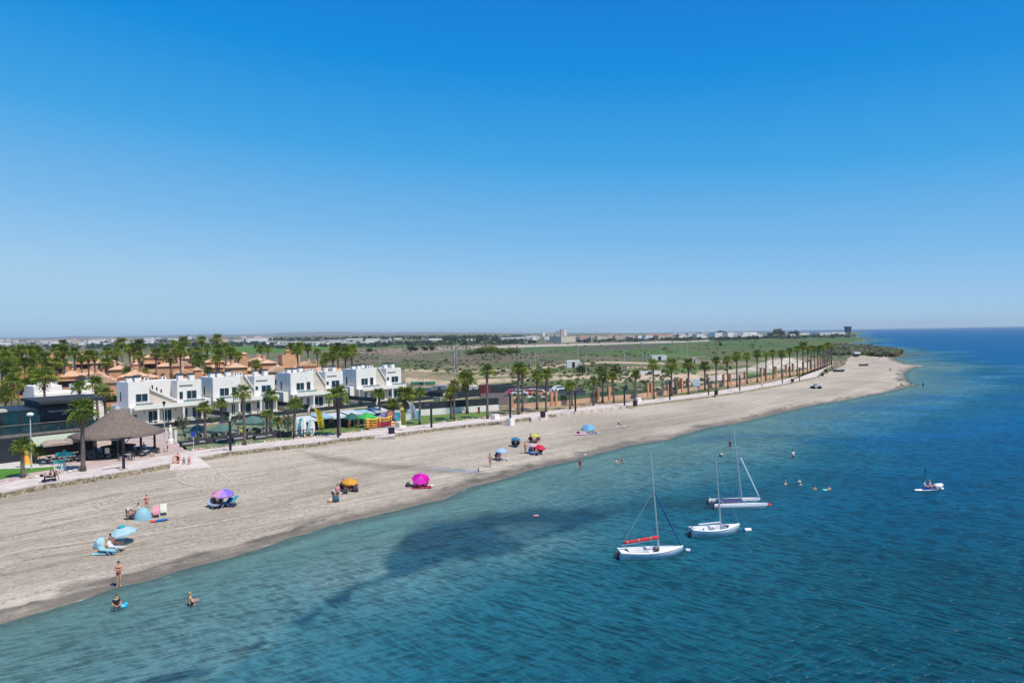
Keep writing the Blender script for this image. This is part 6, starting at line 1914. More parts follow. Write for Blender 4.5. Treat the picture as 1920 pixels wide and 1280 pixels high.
t = thing('lifeguard_box', 'tiny white and dark hut on the sand below the headland bushes', 'hut', p); box_part(t, 'body', (-1.3, 1.3, -1, 1, 0, 1.2), M_dframe); box_part(t, 'roof', (-1.6, 1.6, -1.3, 1.3, 1.2, 2.2), M_white)

# ================================================================== people
SKIN = [mat('skin_light', (.62, .33, .22), .6, var=.04), mat('skin_tan', (.45, .21, .12), .6, var=.04), mat('skin_dark', (.25, .11, .07), .6, var=.04)]
HAIR = [mat('hair_dark', (.025, .015, .012), .7, var=.1), mat('hair_brown', (.10, .05, .025), .7, var=.1), mat('hair_grey', (.35, .32, .28), .7, var=.1), mat('hair_fair', (.40, .28, .12), .7, var=.1)]
J0 = dict(pel=(0, 0, .95), wai=(0, 0, 1.12), che=(0, 0, 1.33), nek=(0, 0, 1.47), hd=(0, -.015, 1.57), top=(0, -.005, 1.68), sl=(-.17, 0, 1.41), el=(-.22, .02, 1.13), wl=(-.22, -.05, .89), hl=(-.22, -.08, .81),
          sr=(.17, 0, 1.41), er=(.22, .02, 1.13), wr=(.22, -.05, .89), hr=(.22, -.08, .81), tl=(-.09, 0, .88), kl=(-.10, -.02, .49), al=(-.10, .03, .08), fl=(-.12, -.13, .04), tr=(.09, 0, .88), kr=(.10, -.02, .49), ar=(.10, .03, .08), fr=(.12, -.13, .04))
RAD = dict(pel=.135, wai=.12, che=.145, nek=.055, hd=.075, top=.085, sl=.055, el=.040, wl=.028, hl=.030, tl=.085, kl=.058, al=.036, fl=.034)
for k in list(RAD):
    if k.endswith('l') and k[:-1] + 'r' in J0: RAD[k[:-1] + 'r'] = RAD[k]
EDG = [('pel', 'wai'), ('wai', 'che'), ('che', 'nek'), ('nek', 'hd'), ('hd', 'top'), ('che', 'sl'), ('sl', 'el'), ('el', 'wl'), ('wl', 'hl'), ('che', 'sr'), ('sr', 'er'), ('er', 'wr'), ('wr', 'hr'),
       ('pel', 'tl'), ('tl', 'kl'), ('kl', 'al'), ('al', 'fl'), ('pel', 'tr'), ('tr', 'kr'), ('kr', 'ar'), ('ar', 'fr')]
def pose(**kw):
    d = dict(J0); d.update(kw); return d
def sitp(zp, knees, feet, back=.12, arms=None, lean=0):
    u = lambda x, y, z: (x, y, z)
    b = back
    d = dict(pel=(0, 0, zp), wai=(0, b * .35, zp + .17), che=(0, b, zp + .37), nek=(0, b, zp + .52), hd=(0, b - .02, zp + .62), top=(0, b, zp + .73), sl=(-.17, b, zp + .45), sr=(.17, b, zp + .45),
             el=(-.24, b - .02, zp + .2), er=(.24, b - .02, zp + .2), wl=(-.18, b - .26, zp + .12), wr=(.18, b - .26, zp + .12), hl=(-.15, b - .34, zp + .13), hr=(.15, b - .34, zp + .13),
             tl=(-.09, -.04, zp - .02), tr=(.09, -.04, zp - .02), kl=(-.13,) + knees, kr=(.13,) + knees, al=(-.12,) + feet, ar=(.12,) + feet, fl=(-.12, feet[0] - .15, feet[1] - .02), fr=(.12, feet[0] - .15, feet[1] - .02))
    if arms: d.update(arms)
    return d
POSES = {
 'stand': pose(), 'stand2': pose(kl=(-.10, -.08, .49), al=(-.11, .05, .08), fl=(-.13, -.1, .04), er=(.27, .08, 1.14), wr=(.12, -.10, 1.0), hr=(.08, -.14, 1.0)),
 'folded': pose(el=(-.24, -.04, 1.14), wl=(-.06, -.2, 1.18), hl=(.03, -.21, 1.2), er=(.24, -.04, 1.14), wr=(.06, -.22, 1.22), hr=(-.03, -.22, 1.24)),
 'walk': pose(kl=(-.1, -.18, .50), al=(-.1, -.2, .08), fl=(-.1, -.36, .05), kr=(.1, .06, .48), ar=(.1, .32, .13), fr=(.1, .2, .04), el=(-.22, .14, 1.14), wl=(-.22, .16, .9), hl=(-.22, .14, .82), er=(.22, -.12, 1.14), wr=(.2, -.28, .96), hr=(.2, -.34, .9)),
 'reach': pose(el=(-.30, -.12, 1.30), wl=(-.22, -.34, 1.42), hl=(-.2, -.42, 1.44)),
 'bend': pose(pel=(0, .12, .90), wai=(0, -.02, .99), che=(0, -.24, 1.04), nek=(0, -.38, 1.03), hd=(0, -.47, 1.0), top=(0, -.57, .96), sl=(-.17, -.28, 1.02), sr=(.17, -.28, 1.02), el=(-.2, -.34, .76), er=(.2, -.34, .76), wl=(-.17, -.42, .53), wr=(.17, -.42, .53), hl=(-.16, -.44, .45), hr=(.16, -.44, .45), tl=(-.09, .08, .86), tr=(.09, .08, .86)),
 'sit': sitp(.15, (-.36, .42), (-.58, .08)), 'sitchair': sitp(.44, (-.44, .48), (-.48, .08)), 'legsout': sitp(.15, (-.42, .16), (-.84, .08), .16, dict(el=(-.27, .3, .4), er=(.27, .3, .4), wl=(-.26, .38, .16), wr=(.26, .38, .16), hl=(-.27, .36, .08), hr=(.27, .36, .08))),
 'recline': sitp(.40, (-.42, .52), (-.80, .38), .34),
 'crouch': sitp(.45, (-.35, .62), (-.12, .1), -.05, dict(wl=(-.15, -.42, .62), wr=(.15, -.42, .62), hl=(-.13, -.5, .63), hr=(.13, -.5, .63))),
 'lie': {k: (v[0], v[2] - .9, .13 - v[1] * .4) for k, v in J0.items()},
}
_baked = {}
def bake(key, P, edges, names, grow=0.0, fingers=False, sub=1):
    if key in _baked: return _baked[key]
    me = bpy.data.meshes.new('body')
    idx = {n_: i for i, n_ in enumerate(names)}
    me.from_pydata([P[n_] for n_ in names], [(idx[a], idx[b]) for a, b in edges], [])
    o = bpy.data.objects.new('tmp', me); COL.objects.link(o)
    o.modifiers.new('s', 'SKIN').use_smooth_shade = True
    sk = me.skin_vertices[0].data if me.skin_vertices else None
    if sk is None:
        bpy.context.view_layer.objects.active = o
        me.skin_vertices.new() if hasattr(me.skin_vertices, 'new') else None
        sk = me.skin_vertices[0].data
    for n_, i in idx.items():
        r = RAD[n_] + grow
        sx = 1.25 if n_ in ('che', 'pel', 'wai') and abs(P['top'][2] - P['hd'][2]) > .05 else 1
        sk[i].radius = (r * sx, r * (.78 if n_ in ('che', 'wai', 'pel') else 1)) if False else (r, r)
        sk[i].use_root = (i == 0)
    if sub:
        m = o.modifiers.new('u', 'SUBSURF'); m.levels = sub; m.render_levels = sub
    dg = bpy.context.evaluated_depsgraph_get()
    dg.update()
    out = bpy.data.meshes.new_from_object(o.evaluated_get(dg))
    bpy.data.objects.remove(o)
    if fingers:
        vs = [tuple(v.co) for v in out.vertices]; fs = [tuple(p.vertices) for p in out.polygons]
        mb = MB(); mb.add(vs, fs)
        for sd in 'lr':
            w, h = Vector(P['w' + sd]), Vector(P['h' + sd]); d = (h - w).normalized()
            e = d.orthogonal().normalized()
            for i, (off, ln) in enumerate([(-.024, .065), (-.008, .078), (.008, .074), (.024, .058)]):
                a = h + e * off; mb.tube([a, a + d * (.03 + ln * .5), a + d * (.03 + ln) + d.cross(e) * .015], [.010, .009, .007], 5)
            mb.tube([w + d * .03 + e * .02, w + d * .06 + e * .055, w + d * .09 + e * .06], [.012, .011, .008], 5)
        # nose and ears
        hd, tp, nk = Vector(P['hd']), Vector(P['top']), Vector(P['nek'])
        up = (tp - hd).normalized(); fwd = Vector((0, -1, 0)); fwd = (fwd - up * fwd.dot(up)).normalized() if abs(up.y) < .9 else Vector((0, 0, 1))
        c = hd + up * .04
        mb.add([c + fwd * .07 + up * .03, c + fwd * .105, c + fwd * .07 + Vector((.014, 0, 0)), c + fwd * .07 - Vector((.014, 0, 0))], [(0, 1, 2), (0, 3, 1), (1, 3, 2)])
        for sx in (-1, 1): mb.ell(tuple(c + Vector((sx * .082, 0, 0))), (.012, .02, .03), 6, 4)
        out2 = mb.mesh('body', [], True); out = out2
    _baked[key] = out
    return out
ALLN = ['pel'] + [k for k in J0 if k != 'pel']
def garment(pz, kind):
    P = dict(POSES[pz]); L3 = lambda a, b, t: tuple(P[a][i] + (P[b][i] - P[a][i]) * t for i in range(3))
    if kind in ('shorts', 'brief', 'trousers'):
        t = {'shorts': .62, 'brief': .18, 'trousers': .95}[kind]
        for s in 'lr': P['k' + s] = L3('t' + s, 'k' + s, t) if kind != 'trousers' else P['k' + s]
        P['wai'] = L3('pel', 'wai', .35)
        nm = ['pel', 'wai', 'tl', 'kl', 'tr', 'kr']; ed = [('pel', 'wai'), ('pel', 'tl'), ('tl', 'kl'), ('pel', 'tr'), ('tr', 'kr')]
        if kind == 'trousers':
            nm += ['al', 'ar']; ed += [('kl', 'al'), ('kr', 'ar')]
        return bake((pz, kind), P, ed, nm, .014)
    if kind == 'bra':
        P['wai'] = L3('wai', 'che', .62); P['nek'] = L3('che', 'nek', .25)
        return bake((pz, kind), P, [('wai', 'che'), ('che', 'nek')], ['che', 'wai', 'nek'], .008) if False else bra(pz)
    P['nek'] = L3('che', 'nek', .55)
    for s in 'lr': P['e' + s] = L3('s' + s, 'e' + s, .6)
    return bake((pz, kind), P, [('pel', 'wai'), ('wai', 'che'), ('che', 'sl'), ('sl', 'el'), ('che', 'sr'), ('sr', 'er')], ['pel', 'wai', 'che', 'sl', 'el', 'sr', 'er'], .016)
def bra(pz):
    if (pz, 'bra') in _baked: return _baked[(pz, 'bra')]
    P = POSES[pz]; w, c = Vector(P['wai']), Vector(P['che'])
    me = MB().tube([w + (c - w) * .6, w + (c - w) * .85, w + (c - w) * 1.0], [.145, .158, .15], 10).mesh('top', [], True)
    _baked[(pz, 'bra')] = me; return me
def hair_mesh(pz, long=False):
    k = (pz, 'hair', long)
    if k in _baked: return _baked[k]
    P = POSES[pz]; hd, tp = Vector(P['hd']), Vector(P['top']); up = (tp - hd).normalized()
    back = Vector((0, 1, 0)); back = (back - up * back.dot(up)); back = back.normalized() if back.length > .2 else Vector((0, 0, -1))
    c = tp + back * .022 + up * .0
    mb = MB().ell(tuple(c), (.088, .095, .080), 10, 7)
    if long: mb.ell(tuple(c + back * .05 - up * .12), (.075, .05, .14), 8, 6)
    me = mb.mesh('hair', [], True); _baked[k] = me; return me
def omat(o, m):
    if not o.data.materials: o.data.materials.append(m)
    o.material_slots[0].link = 'OBJECT'; o.material_slots[0].material = m
def cl(name, c): return mat('cloth_' + name, c, .85, var=.08, scale=6)
CLO = dict(white=(.72, .72, .70), black=(.02, .02, .025), navy=(.02, .035, .10), red=(.55, .04, .035), blue=(.05, .22, .55), pink=(.70, .25, .35), grey=(.25, .26, .28), brown=(.12, .06, .04), green=(.10, .35, .12), wine=(.20, .02, .05), orange=(.75, .25, .08), teal=(.03, .30, .32), lime=(.5, .6, .1))
def person(pos, pz, rz, label, skin=1, hair=0, top=None, bottom='shorts:navy', scale=1.0, hat=None, long=False, group=None, dz=0):
    t = thing('person', label, 'person', (pos[0], pos[1], pos[2] + dz), rz, group, scale)
    o = link('body', bake((pz, 'body'), POSES[pz], EDG, ALLN, 0, True), t); omat(o, SKIN[skin])
    h = link('hair', hair_mesh(pz, long), t); omat(h, HAIR[hair])
    if top:
        k, c = (top.split(':') + [None])[:2]
        g = link('shirt' if k == 'shirt' else 'swim_top', garment(pz, k), t); omat(g, cl(c, CLO[c]))
    if bottom:
        k, c = bottom.split(':')
        g = link({'shorts': 'shorts', 'brief': 'swimwear', 'trousers': 'trousers'}[k], garment(pz, k), t); omat(g, cl(c, CLO[c]))
    if hat:
        P = POSES[pz]; tp = Vector(P['top'])
        mb = MB().lathe([(.19, .03), (.10, .05), (.095, .12), (.001, .14)], 12); ho = mb.build('sun_hat', cl(hat, CLO[hat]), t, loc=tp)
    return t
# on sand
def S(px, py): return GS(px, py)
def inwater(px, py, h):           # standing on the bottom, water line seen at the pixel
    p = G(px, py, 0); return Vector((p.x, p.y, max(gz(p.x, p.y), -h)))
person(S(223, 1099), 'folded', .25, 'barefoot person in a red bikini standing with folded arms at the waterline', 0, 0, 'bra:red', 'brief:red', 1.02, long=True)
person(inwater(218, 1143, .45), 'crouch', .9, 'person in a dark swimsuit crouching in shallow water with a blue float', 0, 1, 'shirt:black', 'brief:black', dz=-.02, long=True)
person(inwater(355, 1135, .75), 'crouch', 2.4, 'bather with wet fair hair up to the chest in the near water', 0, 3, None, 'shorts:navy', dz=.0)
person(S(240, 974), 'bend', 1.1, 'person in a white shirt bending over beside the pale blue tent', 1, 1, 'shirt:white', 'shorts:brown')
person(S(257, 968), 'sitchair', -.6, 'person seated behind the pale blue tent with a white towel', 1, 0, 'shirt:white', 'shorts:wine')
person(S(275, 958), 'stand', .3, 'person in red swimwear standing behind the pale blue tent', 0, 1, 'bra:red', 'brief:red', .93)
person(S(196, 1034), 'legsout', -1.1, 'sunburnt person sitting on a towel with legs stretched to the left', 0, 3, None, 'shorts:black')
person(S(214, 1028) , 'recline', 1.3, 'tanned person reclining on a lounger under the pale blue parasol', 2, 0, None, 'shorts:brown')
person(S(403, 947), 'sitchair', 1.0, 'dark-haired person seated at the left of the rainbow parasol', 2, 1, 'shirt:brown', 'shorts:brown', long=True)
person(S(414, 945), 'sit', .2, 'person sitting in the shade behind the rainbow parasol pole', 2, 0, 'shirt:black', 'shorts:black')
person(S(625, 938), 'bend', 1.3, 'person in a white shirt stooping left of the orange parasol group', 1, 2, 'shirt:white', 'shorts:navy')
person(S(633, 939), 'stand2', .5, 'person in pale pink standing between the bag and the orange parasol', 0, 1, 'shirt:pink', 'shorts:brown')
person(S(644, 919), 'sitchair', .7, 'person in black seated at the left under the orange parasol', 1, 0, 'shirt:black', 'shorts:black')
person(S(652, 921), 'sitchair', -.1, 'person in a wine red top seated in the middle under the orange parasol', 1, 0, 'shirt:wine', 'shorts:brown')
person(S(661, 919), 'sitchair', -.9, 'person in brown seated at the right under the orange parasol', 1, 1, 'shirt:brown', 'shorts:black')
person(S(781, 913), 'legsout', 1.0, 'person on the wine red towel at the left below the magenta parasol', 1, 1, 'shirt:wine', 'shorts:wine')
person(S(792, 912), 'sit', -.4, 'person with grey top sitting close under the magenta parasol', 1, 0, 'shirt:grey', 'shorts:black')
person(S(800, 911), 'sit', -1.0, 'person in red swimwear at the right below the magenta parasol', 0, 0, 'bra:red', 'brief:red')
person(S(897, 888), 'stand', .4, 'toddler in blue standing beside the shallow pool on the sand', 1, 0, 'shirt:blue', 'shorts:navy', .48)
person(S(919, 876), 'reach', .5, 'shirtless person in grey shorts standing near the small light blue parasol', 1, 1, None, 'shorts:grey')
person(S(933, 861), 'sitchair', .3, 'person in navy seated under the small light blue parasol', 1, 0, 'shirt:navy', 'shorts:black', hat='blue')
person(S(936, 863), 'sitchair', -.4, 'person with light skin seated right under the small light blue parasol', 0, 0, 'shirt:pink', 'brief:navy')
person(S(964, 836), 'sitchair', .4, 'left person seated below the dark blue parasol', 2, 0, 'shirt:black', 'shorts:black')
person(S(970, 836), 'sitchair', -.4, 'right person seated below the dark blue parasol', 2, 0, 'shirt:brown', 'shorts:black')
person(S(985, 851), 'stand2', .7, 'shirtless person in light blue shorts left of the red parasol', 1, 1, None, 'shorts:blue')
person(S(996, 849), 'sitchair', .3, 'left person seated below the pink and white parasol', 1, 0, 'shirt:grey', 'shorts:black')
person(S(1002, 850), 'sitchair', -.2, 'middle person seated between the pink and red parasols', 1, 0, 'shirt:red', 'shorts:brown')
person(S(1010, 850), 'sitchair', -.6, 'person in navy seated below the red parasol', 1, 0, 'shirt:navy', 'shorts:navy')
person(S(996, 828), 'sitchair', .5, 'left person seated below the yellow parasol', 2, 0, 'shirt:black', 'shorts:wine')
person(S(1008, 828), 'sitchair', -.5, 'right person seated below the yellow parasol', 1, 0, 'shirt:grey', 'shorts:wine')
person(S(1110, 812), 'lie', 1.4, 'person in dark clothes lying on a pale towel below the light blue parasol', 1, 0, 'shirt:navy', 'trousers:navy')
person(S(1161, 799), 'sit', 1.0, 'person with a white hat sitting alone on a white towel', 1, 0, 'shirt:black', 'shorts:white', hat='white')
person(inwater(1088, 881, .35), 'stand', .4, 'person in a dark swimsuit wading knee deep near a white ball', 1, 0, 'shirt:wine', 'brief:wine', long=True)
person(inwater(1155, 867, 1.0), 'crouch', .8, 'left of a pair of bathers with heads and shoulders above water', 0, 0, None, 'shorts:navy', dz=-.35)
person(inwater(1168, 865, 1.0), 'crouch', -.8, 'right of a pair of bathers with heads and shoulders above water', 0, 0, None, 'shorts:navy', dz=-.35)
person(inwater(1369, 838, .5), 'stand', .2, 'person in dark shirt wading beyond the open dinghy mast', 1, 0, 'shirt:navy', 'shorts:black', dz=-.1)
person(inwater(1351, 855, .55), 'bend', .6, 'wading person in a white shirt stooping towards the water', 1, 2, 'shirt:white', 'shorts:navy', dz=-.15)
person(inwater(1487, 859, .55), 'stand2', .3, 'wading person in a white shirt and navy shorts, alone on the right', 1, 0, 'shirt:white', 'shorts:navy', dz=-.05)
for px, py, hat, lb, h_ in [(1472, 908, None, 'leftmost of four swimmers, floating back with one arm out', 3), (1499, 909, 'white', 'swimmer with a white cap, second of four in a line', 1), (1527, 917, None, 'third of four swimmers in a line, dark hair', 0), (1554, 917, None, 'rightmost of four swimmers, holding a green ring', 0)]:
    p = G(px, py, 0)
    person((p.x, p.y, -.80), 'crouch', random.uniform(-1, 1), lb, 0, h_, None, 'shorts:navy', hat=hat)
p = G(1554, 918, 0)
t = thing('swim_ring', 'small green swim ring beside the rightmost swimmer', 'swim ring', (p.x - .45, p.y - .1, .03)); MB().lathe([(.14, 0), (.2, .07), (.26, 0), (.2, -.06), (.14, 0)], 12).build('ring', mat('green_plastic', (.2, .7, .4), .4), t)
# far bathers and walkers
FARP = [(1690, 723, 'sit', 'shirt:black', 'person in black sitting at the edge of the sand spit'), (1709, 724, 'bend', 'shirt:black', 'person bending at the tip of the sand spit'), (1669, 698, 'walk', 'shirt:black', 'person walking alone on the sand below the headland'),
        (1648, 673, 'sit', 'shirt:red', 'person in red sitting below the headland bushes'), (1682, 676, 'sit', 'shirt:red', 'person in red at the far waterline'), (1665, 671, 'walk', 'shirt:grey', 'person walking near the headland bushes')]
for px, py, pz, tp, lb in FARP: person(S(px, py), pz, random.uniform(-1, 1), lb, 1, 0, tp, 'shorts:black')
for px, py, lb, tp in [(1731, 726, 'person in a purple-blue top standing in shallows off the sand spit', 'shirt:navy'), (1715, 667, 'left of two distant bathers beyond the spit', 'shirt:pink'), (1719.5, 667, 'right of two distant bathers beyond the spit', 'shirt:pink'), (1752, 678, 'distant bather alone in the pale shallows', 'shirt:black'), (1695.5, 680, 'distant bather at the bend of the shallows', 'shirt:black')]:
    p = G(px, py, 0); person((p.x, p.y, -.3), 'stand', random.uniform(-1, 1), lb, 1, 0, tp, 'shorts:navy')
# promenade people
person(G(106, 902), 'walk', TH - 1.57 + 3.14, 'person in white walking beside the mobility scooter', 1, 2, 'shirt:white', 'shorts:grey')
person(S(334, 874), 'walk', .6, 'person carrying a big orange ring at the beach ramp', 1, 1, 'shirt:navy', 'shorts:navy')
person(S(345, 875), 'walk', .4, 'child in teal next to the person with the orange ring', 1, 0, 'shirt:teal', 'shorts:teal', .72)
person(S(355, 875), 'walk', .3, 'child in pink at the beach ramp', 0, 0, 'shirt:pink', 'shorts:red', .80)
t = thing('inflatable_ring', 'large orange inflatable ring carried at the beach ramp', 'ring', S(334, 874) + Vector((0, -.35, 1.05)), .2)
m = MB(); rr = [(.42 + .1 * math.cos(a), .1 * math.sin(a)) for a in [i * math.pi / 4 for i in range(9)]]; m.lathe(rr, 18); o = m.build('ring', mat('orange_ring', (.80, .30, .16), .4), t, True); o.rotation_euler = (R(80), 0, 0)
for i, (dx, dy, c, lb) in enumerate([(-1.0, -3.9, 'blue', 'person in a light blue shirt seated at the front of the pavilion'), (4.2, -1.2, 'blue', 'person in blue standing at the right side of the pavilion'), (3.4, .4, 'white', 'person in white seated at the right side of the pavilion'), (2.2, -2.6, 'brown', 'person in brown seated under the right eave of the pavilion'), (-3.2, -3.0, 'pink', 'person in pink seated under the left eave of the pavilion'), (-2.6, -3.6, 'lime', 'person in yellow-green seated at the left front of the pavilion')]):
    person(pc + Vector((dx, dy, 0)), 'stand' if i == 1 else 'sitchair', random.uniform(-1, 1), lb, 1, i % 3, 'shirt:' + c, 'shorts:navy')
for px, py, c, lb in [(398, 823, 'white', 'guest in white at a table under the second green parasol'), (430, 820, 'navy', 'guest in navy at a table right of the black lamp post'), (452, 822, 'lime', 'guest with yellow top near the foot of the thick palm'), (376, 824, 'blue', 'guest in blue at a table under the left green parasol'), (405, 825, 'grey', 'guest in grey in the terrace garden'), (486, 817, 'black', 'guest in black before the small bright green parasol'), (672, 803, 'black', 'customer in black at the surf kiosk'), (655, 804, 'brown', 'customer in brown behind the big shaggy palm')]:
    person(G(px, py), random.choice(['sitchair', 'stand']), random.uniform(-1, 1), lb, 1, 0, 'shirt:' + c, 'shorts:navy')
# far walkers on the promenade
for px, py, c, lb in [(1577, 683, 'red', 'walker in red near the end of the promenade'), (1580, 688, 'black', 'walker in black near the end of the promenade'), (1551, 703, 'black', 'walker in black beside the far litter bin'), (1429, 727, 'white', 'walker in white on the promenade below the first sand heap')]:
    person(G(px, py), 'walk', random.uniform(-1, 1), lb, 1, 0, 'shirt:' + c, 'shorts:black')
# mobility scooter with rider
p = G(93, 903)
t = thing('mobility_scooter', 'dark mobility scooter driving along the promenade', 'scooter', p, TH + math.pi / 2 + math.pi)
box_part(t, 'chassis', (-.3, .3, -.65, .6, .18, .32), M_post); box_part(t, 'seat', (-.25, .25, .05, .5, .5, .6), M_blk); box_part(t, 'backrest', (-.25, .25, .45, .55, .6, 1.1), M_blk)
MB().tube([(0, -.55, .3), (0, -.4, 1.0)], .035, 6).build('tiller', M_post, t); MB().tube([(-.3, -.4, 1.0), (.3, -.4, 1.0)], .025, 6).build('handlebar', M_post, t); box_part(t, 'basket', (-.2, .2, -.85, -.6, .7, .95), M_blk)
for x, y in [(-.3, -.55), (.3, -.55), (-.3, .45), (.3, .45)]: MB().tube([(x - .05, y, .16), (x + .05, y, .16)], .16, 12).build('wheel', mat('tyre', (.02, .02, .02), .9, var=0), t)
person(p + Vector((0, 0, .14)), 'sitchair', TH + math.pi / 2 + math.pi, 'person in black riding the mobility scooter', 1, 0, 'shirt:black', 'trousers:black')

# ================================================================== beach gear
def bp_(px, yb, hpx, wpx, m, label, **k):
    p = S(px, yb); h = hpx * p.y / F; r_ = wpx * p.y / F / 2
    return parasol(p, r_, h, h - r_ * .5, m, label, name='beach_parasol', cat='parasol', pole=M_frame, pz=.022, group='beach parasols', **k)
bp_(231, 1018, 33, 50, cmat('pale_aqua_cloth', (.50, .74, .80), .3), 'large pale aqua parasol with a turquoise top vent above two loungers', tilt=(.08, -.10), vent=cmat('turq_cloth', (.06, .45, .48), .3))
bp_(418, 947, 32, 42, None, 'rainbow parasol in pink, violet and blue panels', tilt=(.1, .05), colours=[cmat('c_violet', (.30, .20, .75)), cmat('c_blue', (.03, .16, .70)), cmat('c_sky', (.06, .38, .75)), cmat('c_teal', (.08, .55, .60)), cmat('c_pink', (.80, .22, .45)), cmat('c_rose', (.80, .40, .55)), cmat('c_lilac', (.50, .30, .78))])
bp_(656, 919, 24, 32, cmat('orange_cloth', (.85, .42, .05), .35), 'orange parasol shading three seated people', tilt=(.12, .12))
bp_(789, 912, 24, 34, cmat('magenta_cloth', (.85, .005, .55), .35), 'bright magenta parasol tilted towards the camera', tilt=(.48, .1), colours=[cmat('magenta_cloth', (.80, .005, .50), .35), cmat('magenta_light', (.80, .05, .58), .35), cmat('magenta_cloth', (.80, .005, .50), .35), cmat('magenta_deep', (.62, .004, .36), .35)])
bp_(940, 862, 23, 24, cmat('lightblue_cloth', (.42, .62, .80), .3), 'small light blue parasol beside a standing shirtless person', tilt=(.1, .1))
bp_(967, 837, 18, 19, cmat('deepblue_cloth', (.02, .22, .42), .3), 'small dark blue parasol over two seated people')
bp_(1003, 829, 17, 19, cmat('lemon_cloth', (.75, .68, .12), .3), 'small yellow parasol behind the pink and red ones')
bp_(998, 850, 20, 20, cmat('rosewhite_cloth', (.72, .50, .58), .3), 'pink and white parasol left of the red one')
bp_(1012, 851, 18, 22, cmat('red_cloth', (.75, .02, .07), .3), 'red parasol next to the pink and white one', tilt=(.2, .15))
bp_(1103, 806, 11, 26, cmat('azure_cloth', (.22, .52, .75), .3), 'low light blue parasol resting close to the sand', tilt=(.35, -.1))
# pop-up shell tent
p = S(268, 973); s_ = p.y / F
t = thing('beach_tent', 'pale blue half-dome beach tent', 'tent', p, .25)
m = MB(); n_ = 12; rx, ry, rz_ = 15 * s_, 13 * s_, 22 * s_
vs = []; K = 8
for i in range(K + 1):
    ph = R(90) * i / K
    for j in range(n_ + 1):
        th = R(-20) + R(220) * j / n_
        vs.append((rx * math.cos(ph) * math.cos(th), -ry * math.cos(ph) * math.sin(th) * (-1), rz_ * math.sin(ph) * (1 - .0 * ph)))
fs = [(i * (n_ + 1) + j, i * (n_ + 1) + j + 1, (i + 1) * (n_ + 1) + j + 1, (i + 1) * (n_ + 1) + j) for i in range(K) for j in range(n_)]
m.add(vs, fs)
o = m.build('shell', cmat('aqua_shell', (.42, .72, .80), .35), t, True); o.rotation_euler = (0, 0, math.pi)
MB().box(-rx, rx, -ry * 1.0, 0, .01, .03).build('floor_sheet', cmat('aqua_shell', (.42, .72, .80), .35), t)
MB().tube([(-rx, 0, 0), (-rx * .7, 0, rz_ * .72), (0, 0, rz_), (rx * .7, 0, rz_ * .72), (rx, 0, 0)], .02, 5).build('pole', cl('teal', CLO['teal']), t)
MB().tube([(-rx, 0, .02), (0, -ry * .9, rz_ * .35), (rx, 0, .02)], .02, 5).build('seam', cl('teal', CLO['teal']), t)
def lounger(px, py, rz, m, label, L_=1.8, back=.7):
    t = thing('sun_lounger', label, 'lounger', S(px, py), rz, 'loungers and beach chairs')
    box_part(t, 'seat', (-.28, .28, -.95, .1, .28, .33), m)
    o = box_part(t, 'backrest', (-.28, .28, 0, .05, 0, back), m); o.location = (0, .1, .3); o.rotation_euler = (R(-48), 0, 0)
    for x in (-.28, .28): MB().tube([(x, -.85, 0), (x, -.5, .3)], .015, 4).tube([(x, .2, 0), (x, -.1, .3)], .015, 4).build('leg', M_frame, t)
    return t
lounger(293, 966, .5, cmat('pink_sling', (.75, .33, .40), .2), 'pink sling lounger right of the pale blue tent')
lounger(307, 962, .5, cmat('cream_sling', (.72, .74, .62), .2), 'cream beach chair with high back right of the pink lounger')
lounger(214, 1031, 1.3, cmat('white_sling', (.70, .75, .76), .2), 'white lounger under the pale aqua parasol')
lounger(196, 1037, 1.3, cmat('aqua_sling', (.35, .62, .68), .2), 'aqua lounger in the sun left of the pale aqua parasol', back=.35)
lounger(434, 945, -.7, cmat('turq_sling', (.05, .50, .55), .2), 'turquoise beach chair right of the rainbow parasol')
lounger(397, 951, .9, cmat('steel_sling', (.35, .42, .48), .2), 'grey-blue lounger left of the rainbow parasol')
lounger(424, 949, -.5, cmat('navy_sling', (.02, .03, .12), .1), 'navy folding chair in the shade of the rainbow parasol')
for px, py, rz, c, lb in [(644, 920, .7, 'black', 'black beach chair at the left under the orange parasol'), (652, 922, -.1, 'brown', 'brown beach chair in the middle under the orange parasol'), (662, 920, -.9, 'grey', 'grey beach chair at the right under the orange parasol'), (933, 862, .3, 'navy', 'navy beach chair under the small light blue parasol'),
                          (964, 837, .4, 'black', 'left dark chair below the dark blue parasol'), (970, 837, -.4, 'black', 'right dark chair below the dark blue parasol'), (996, 851, .3, 'blue', 'blue chair below the pink and white parasol'), (1012, 852, -.6, 'navy', 'navy chair below the red parasol'),
                          (996, 829, .5, 'wine', 'left wine red chair below the yellow parasol'), (1008, 829, -.5, 'wine', 'right wine red chair below the yellow parasol'), (257, 969, -.6, 'grey', 'grey chair behind the pale blue tent'), (403, 948, 1.0, 'brown', 'brown chair at the left of the rainbow parasol')]:
    t = lounger(px, py, rz, cl(c, CLO[c]), lb, back=.6)
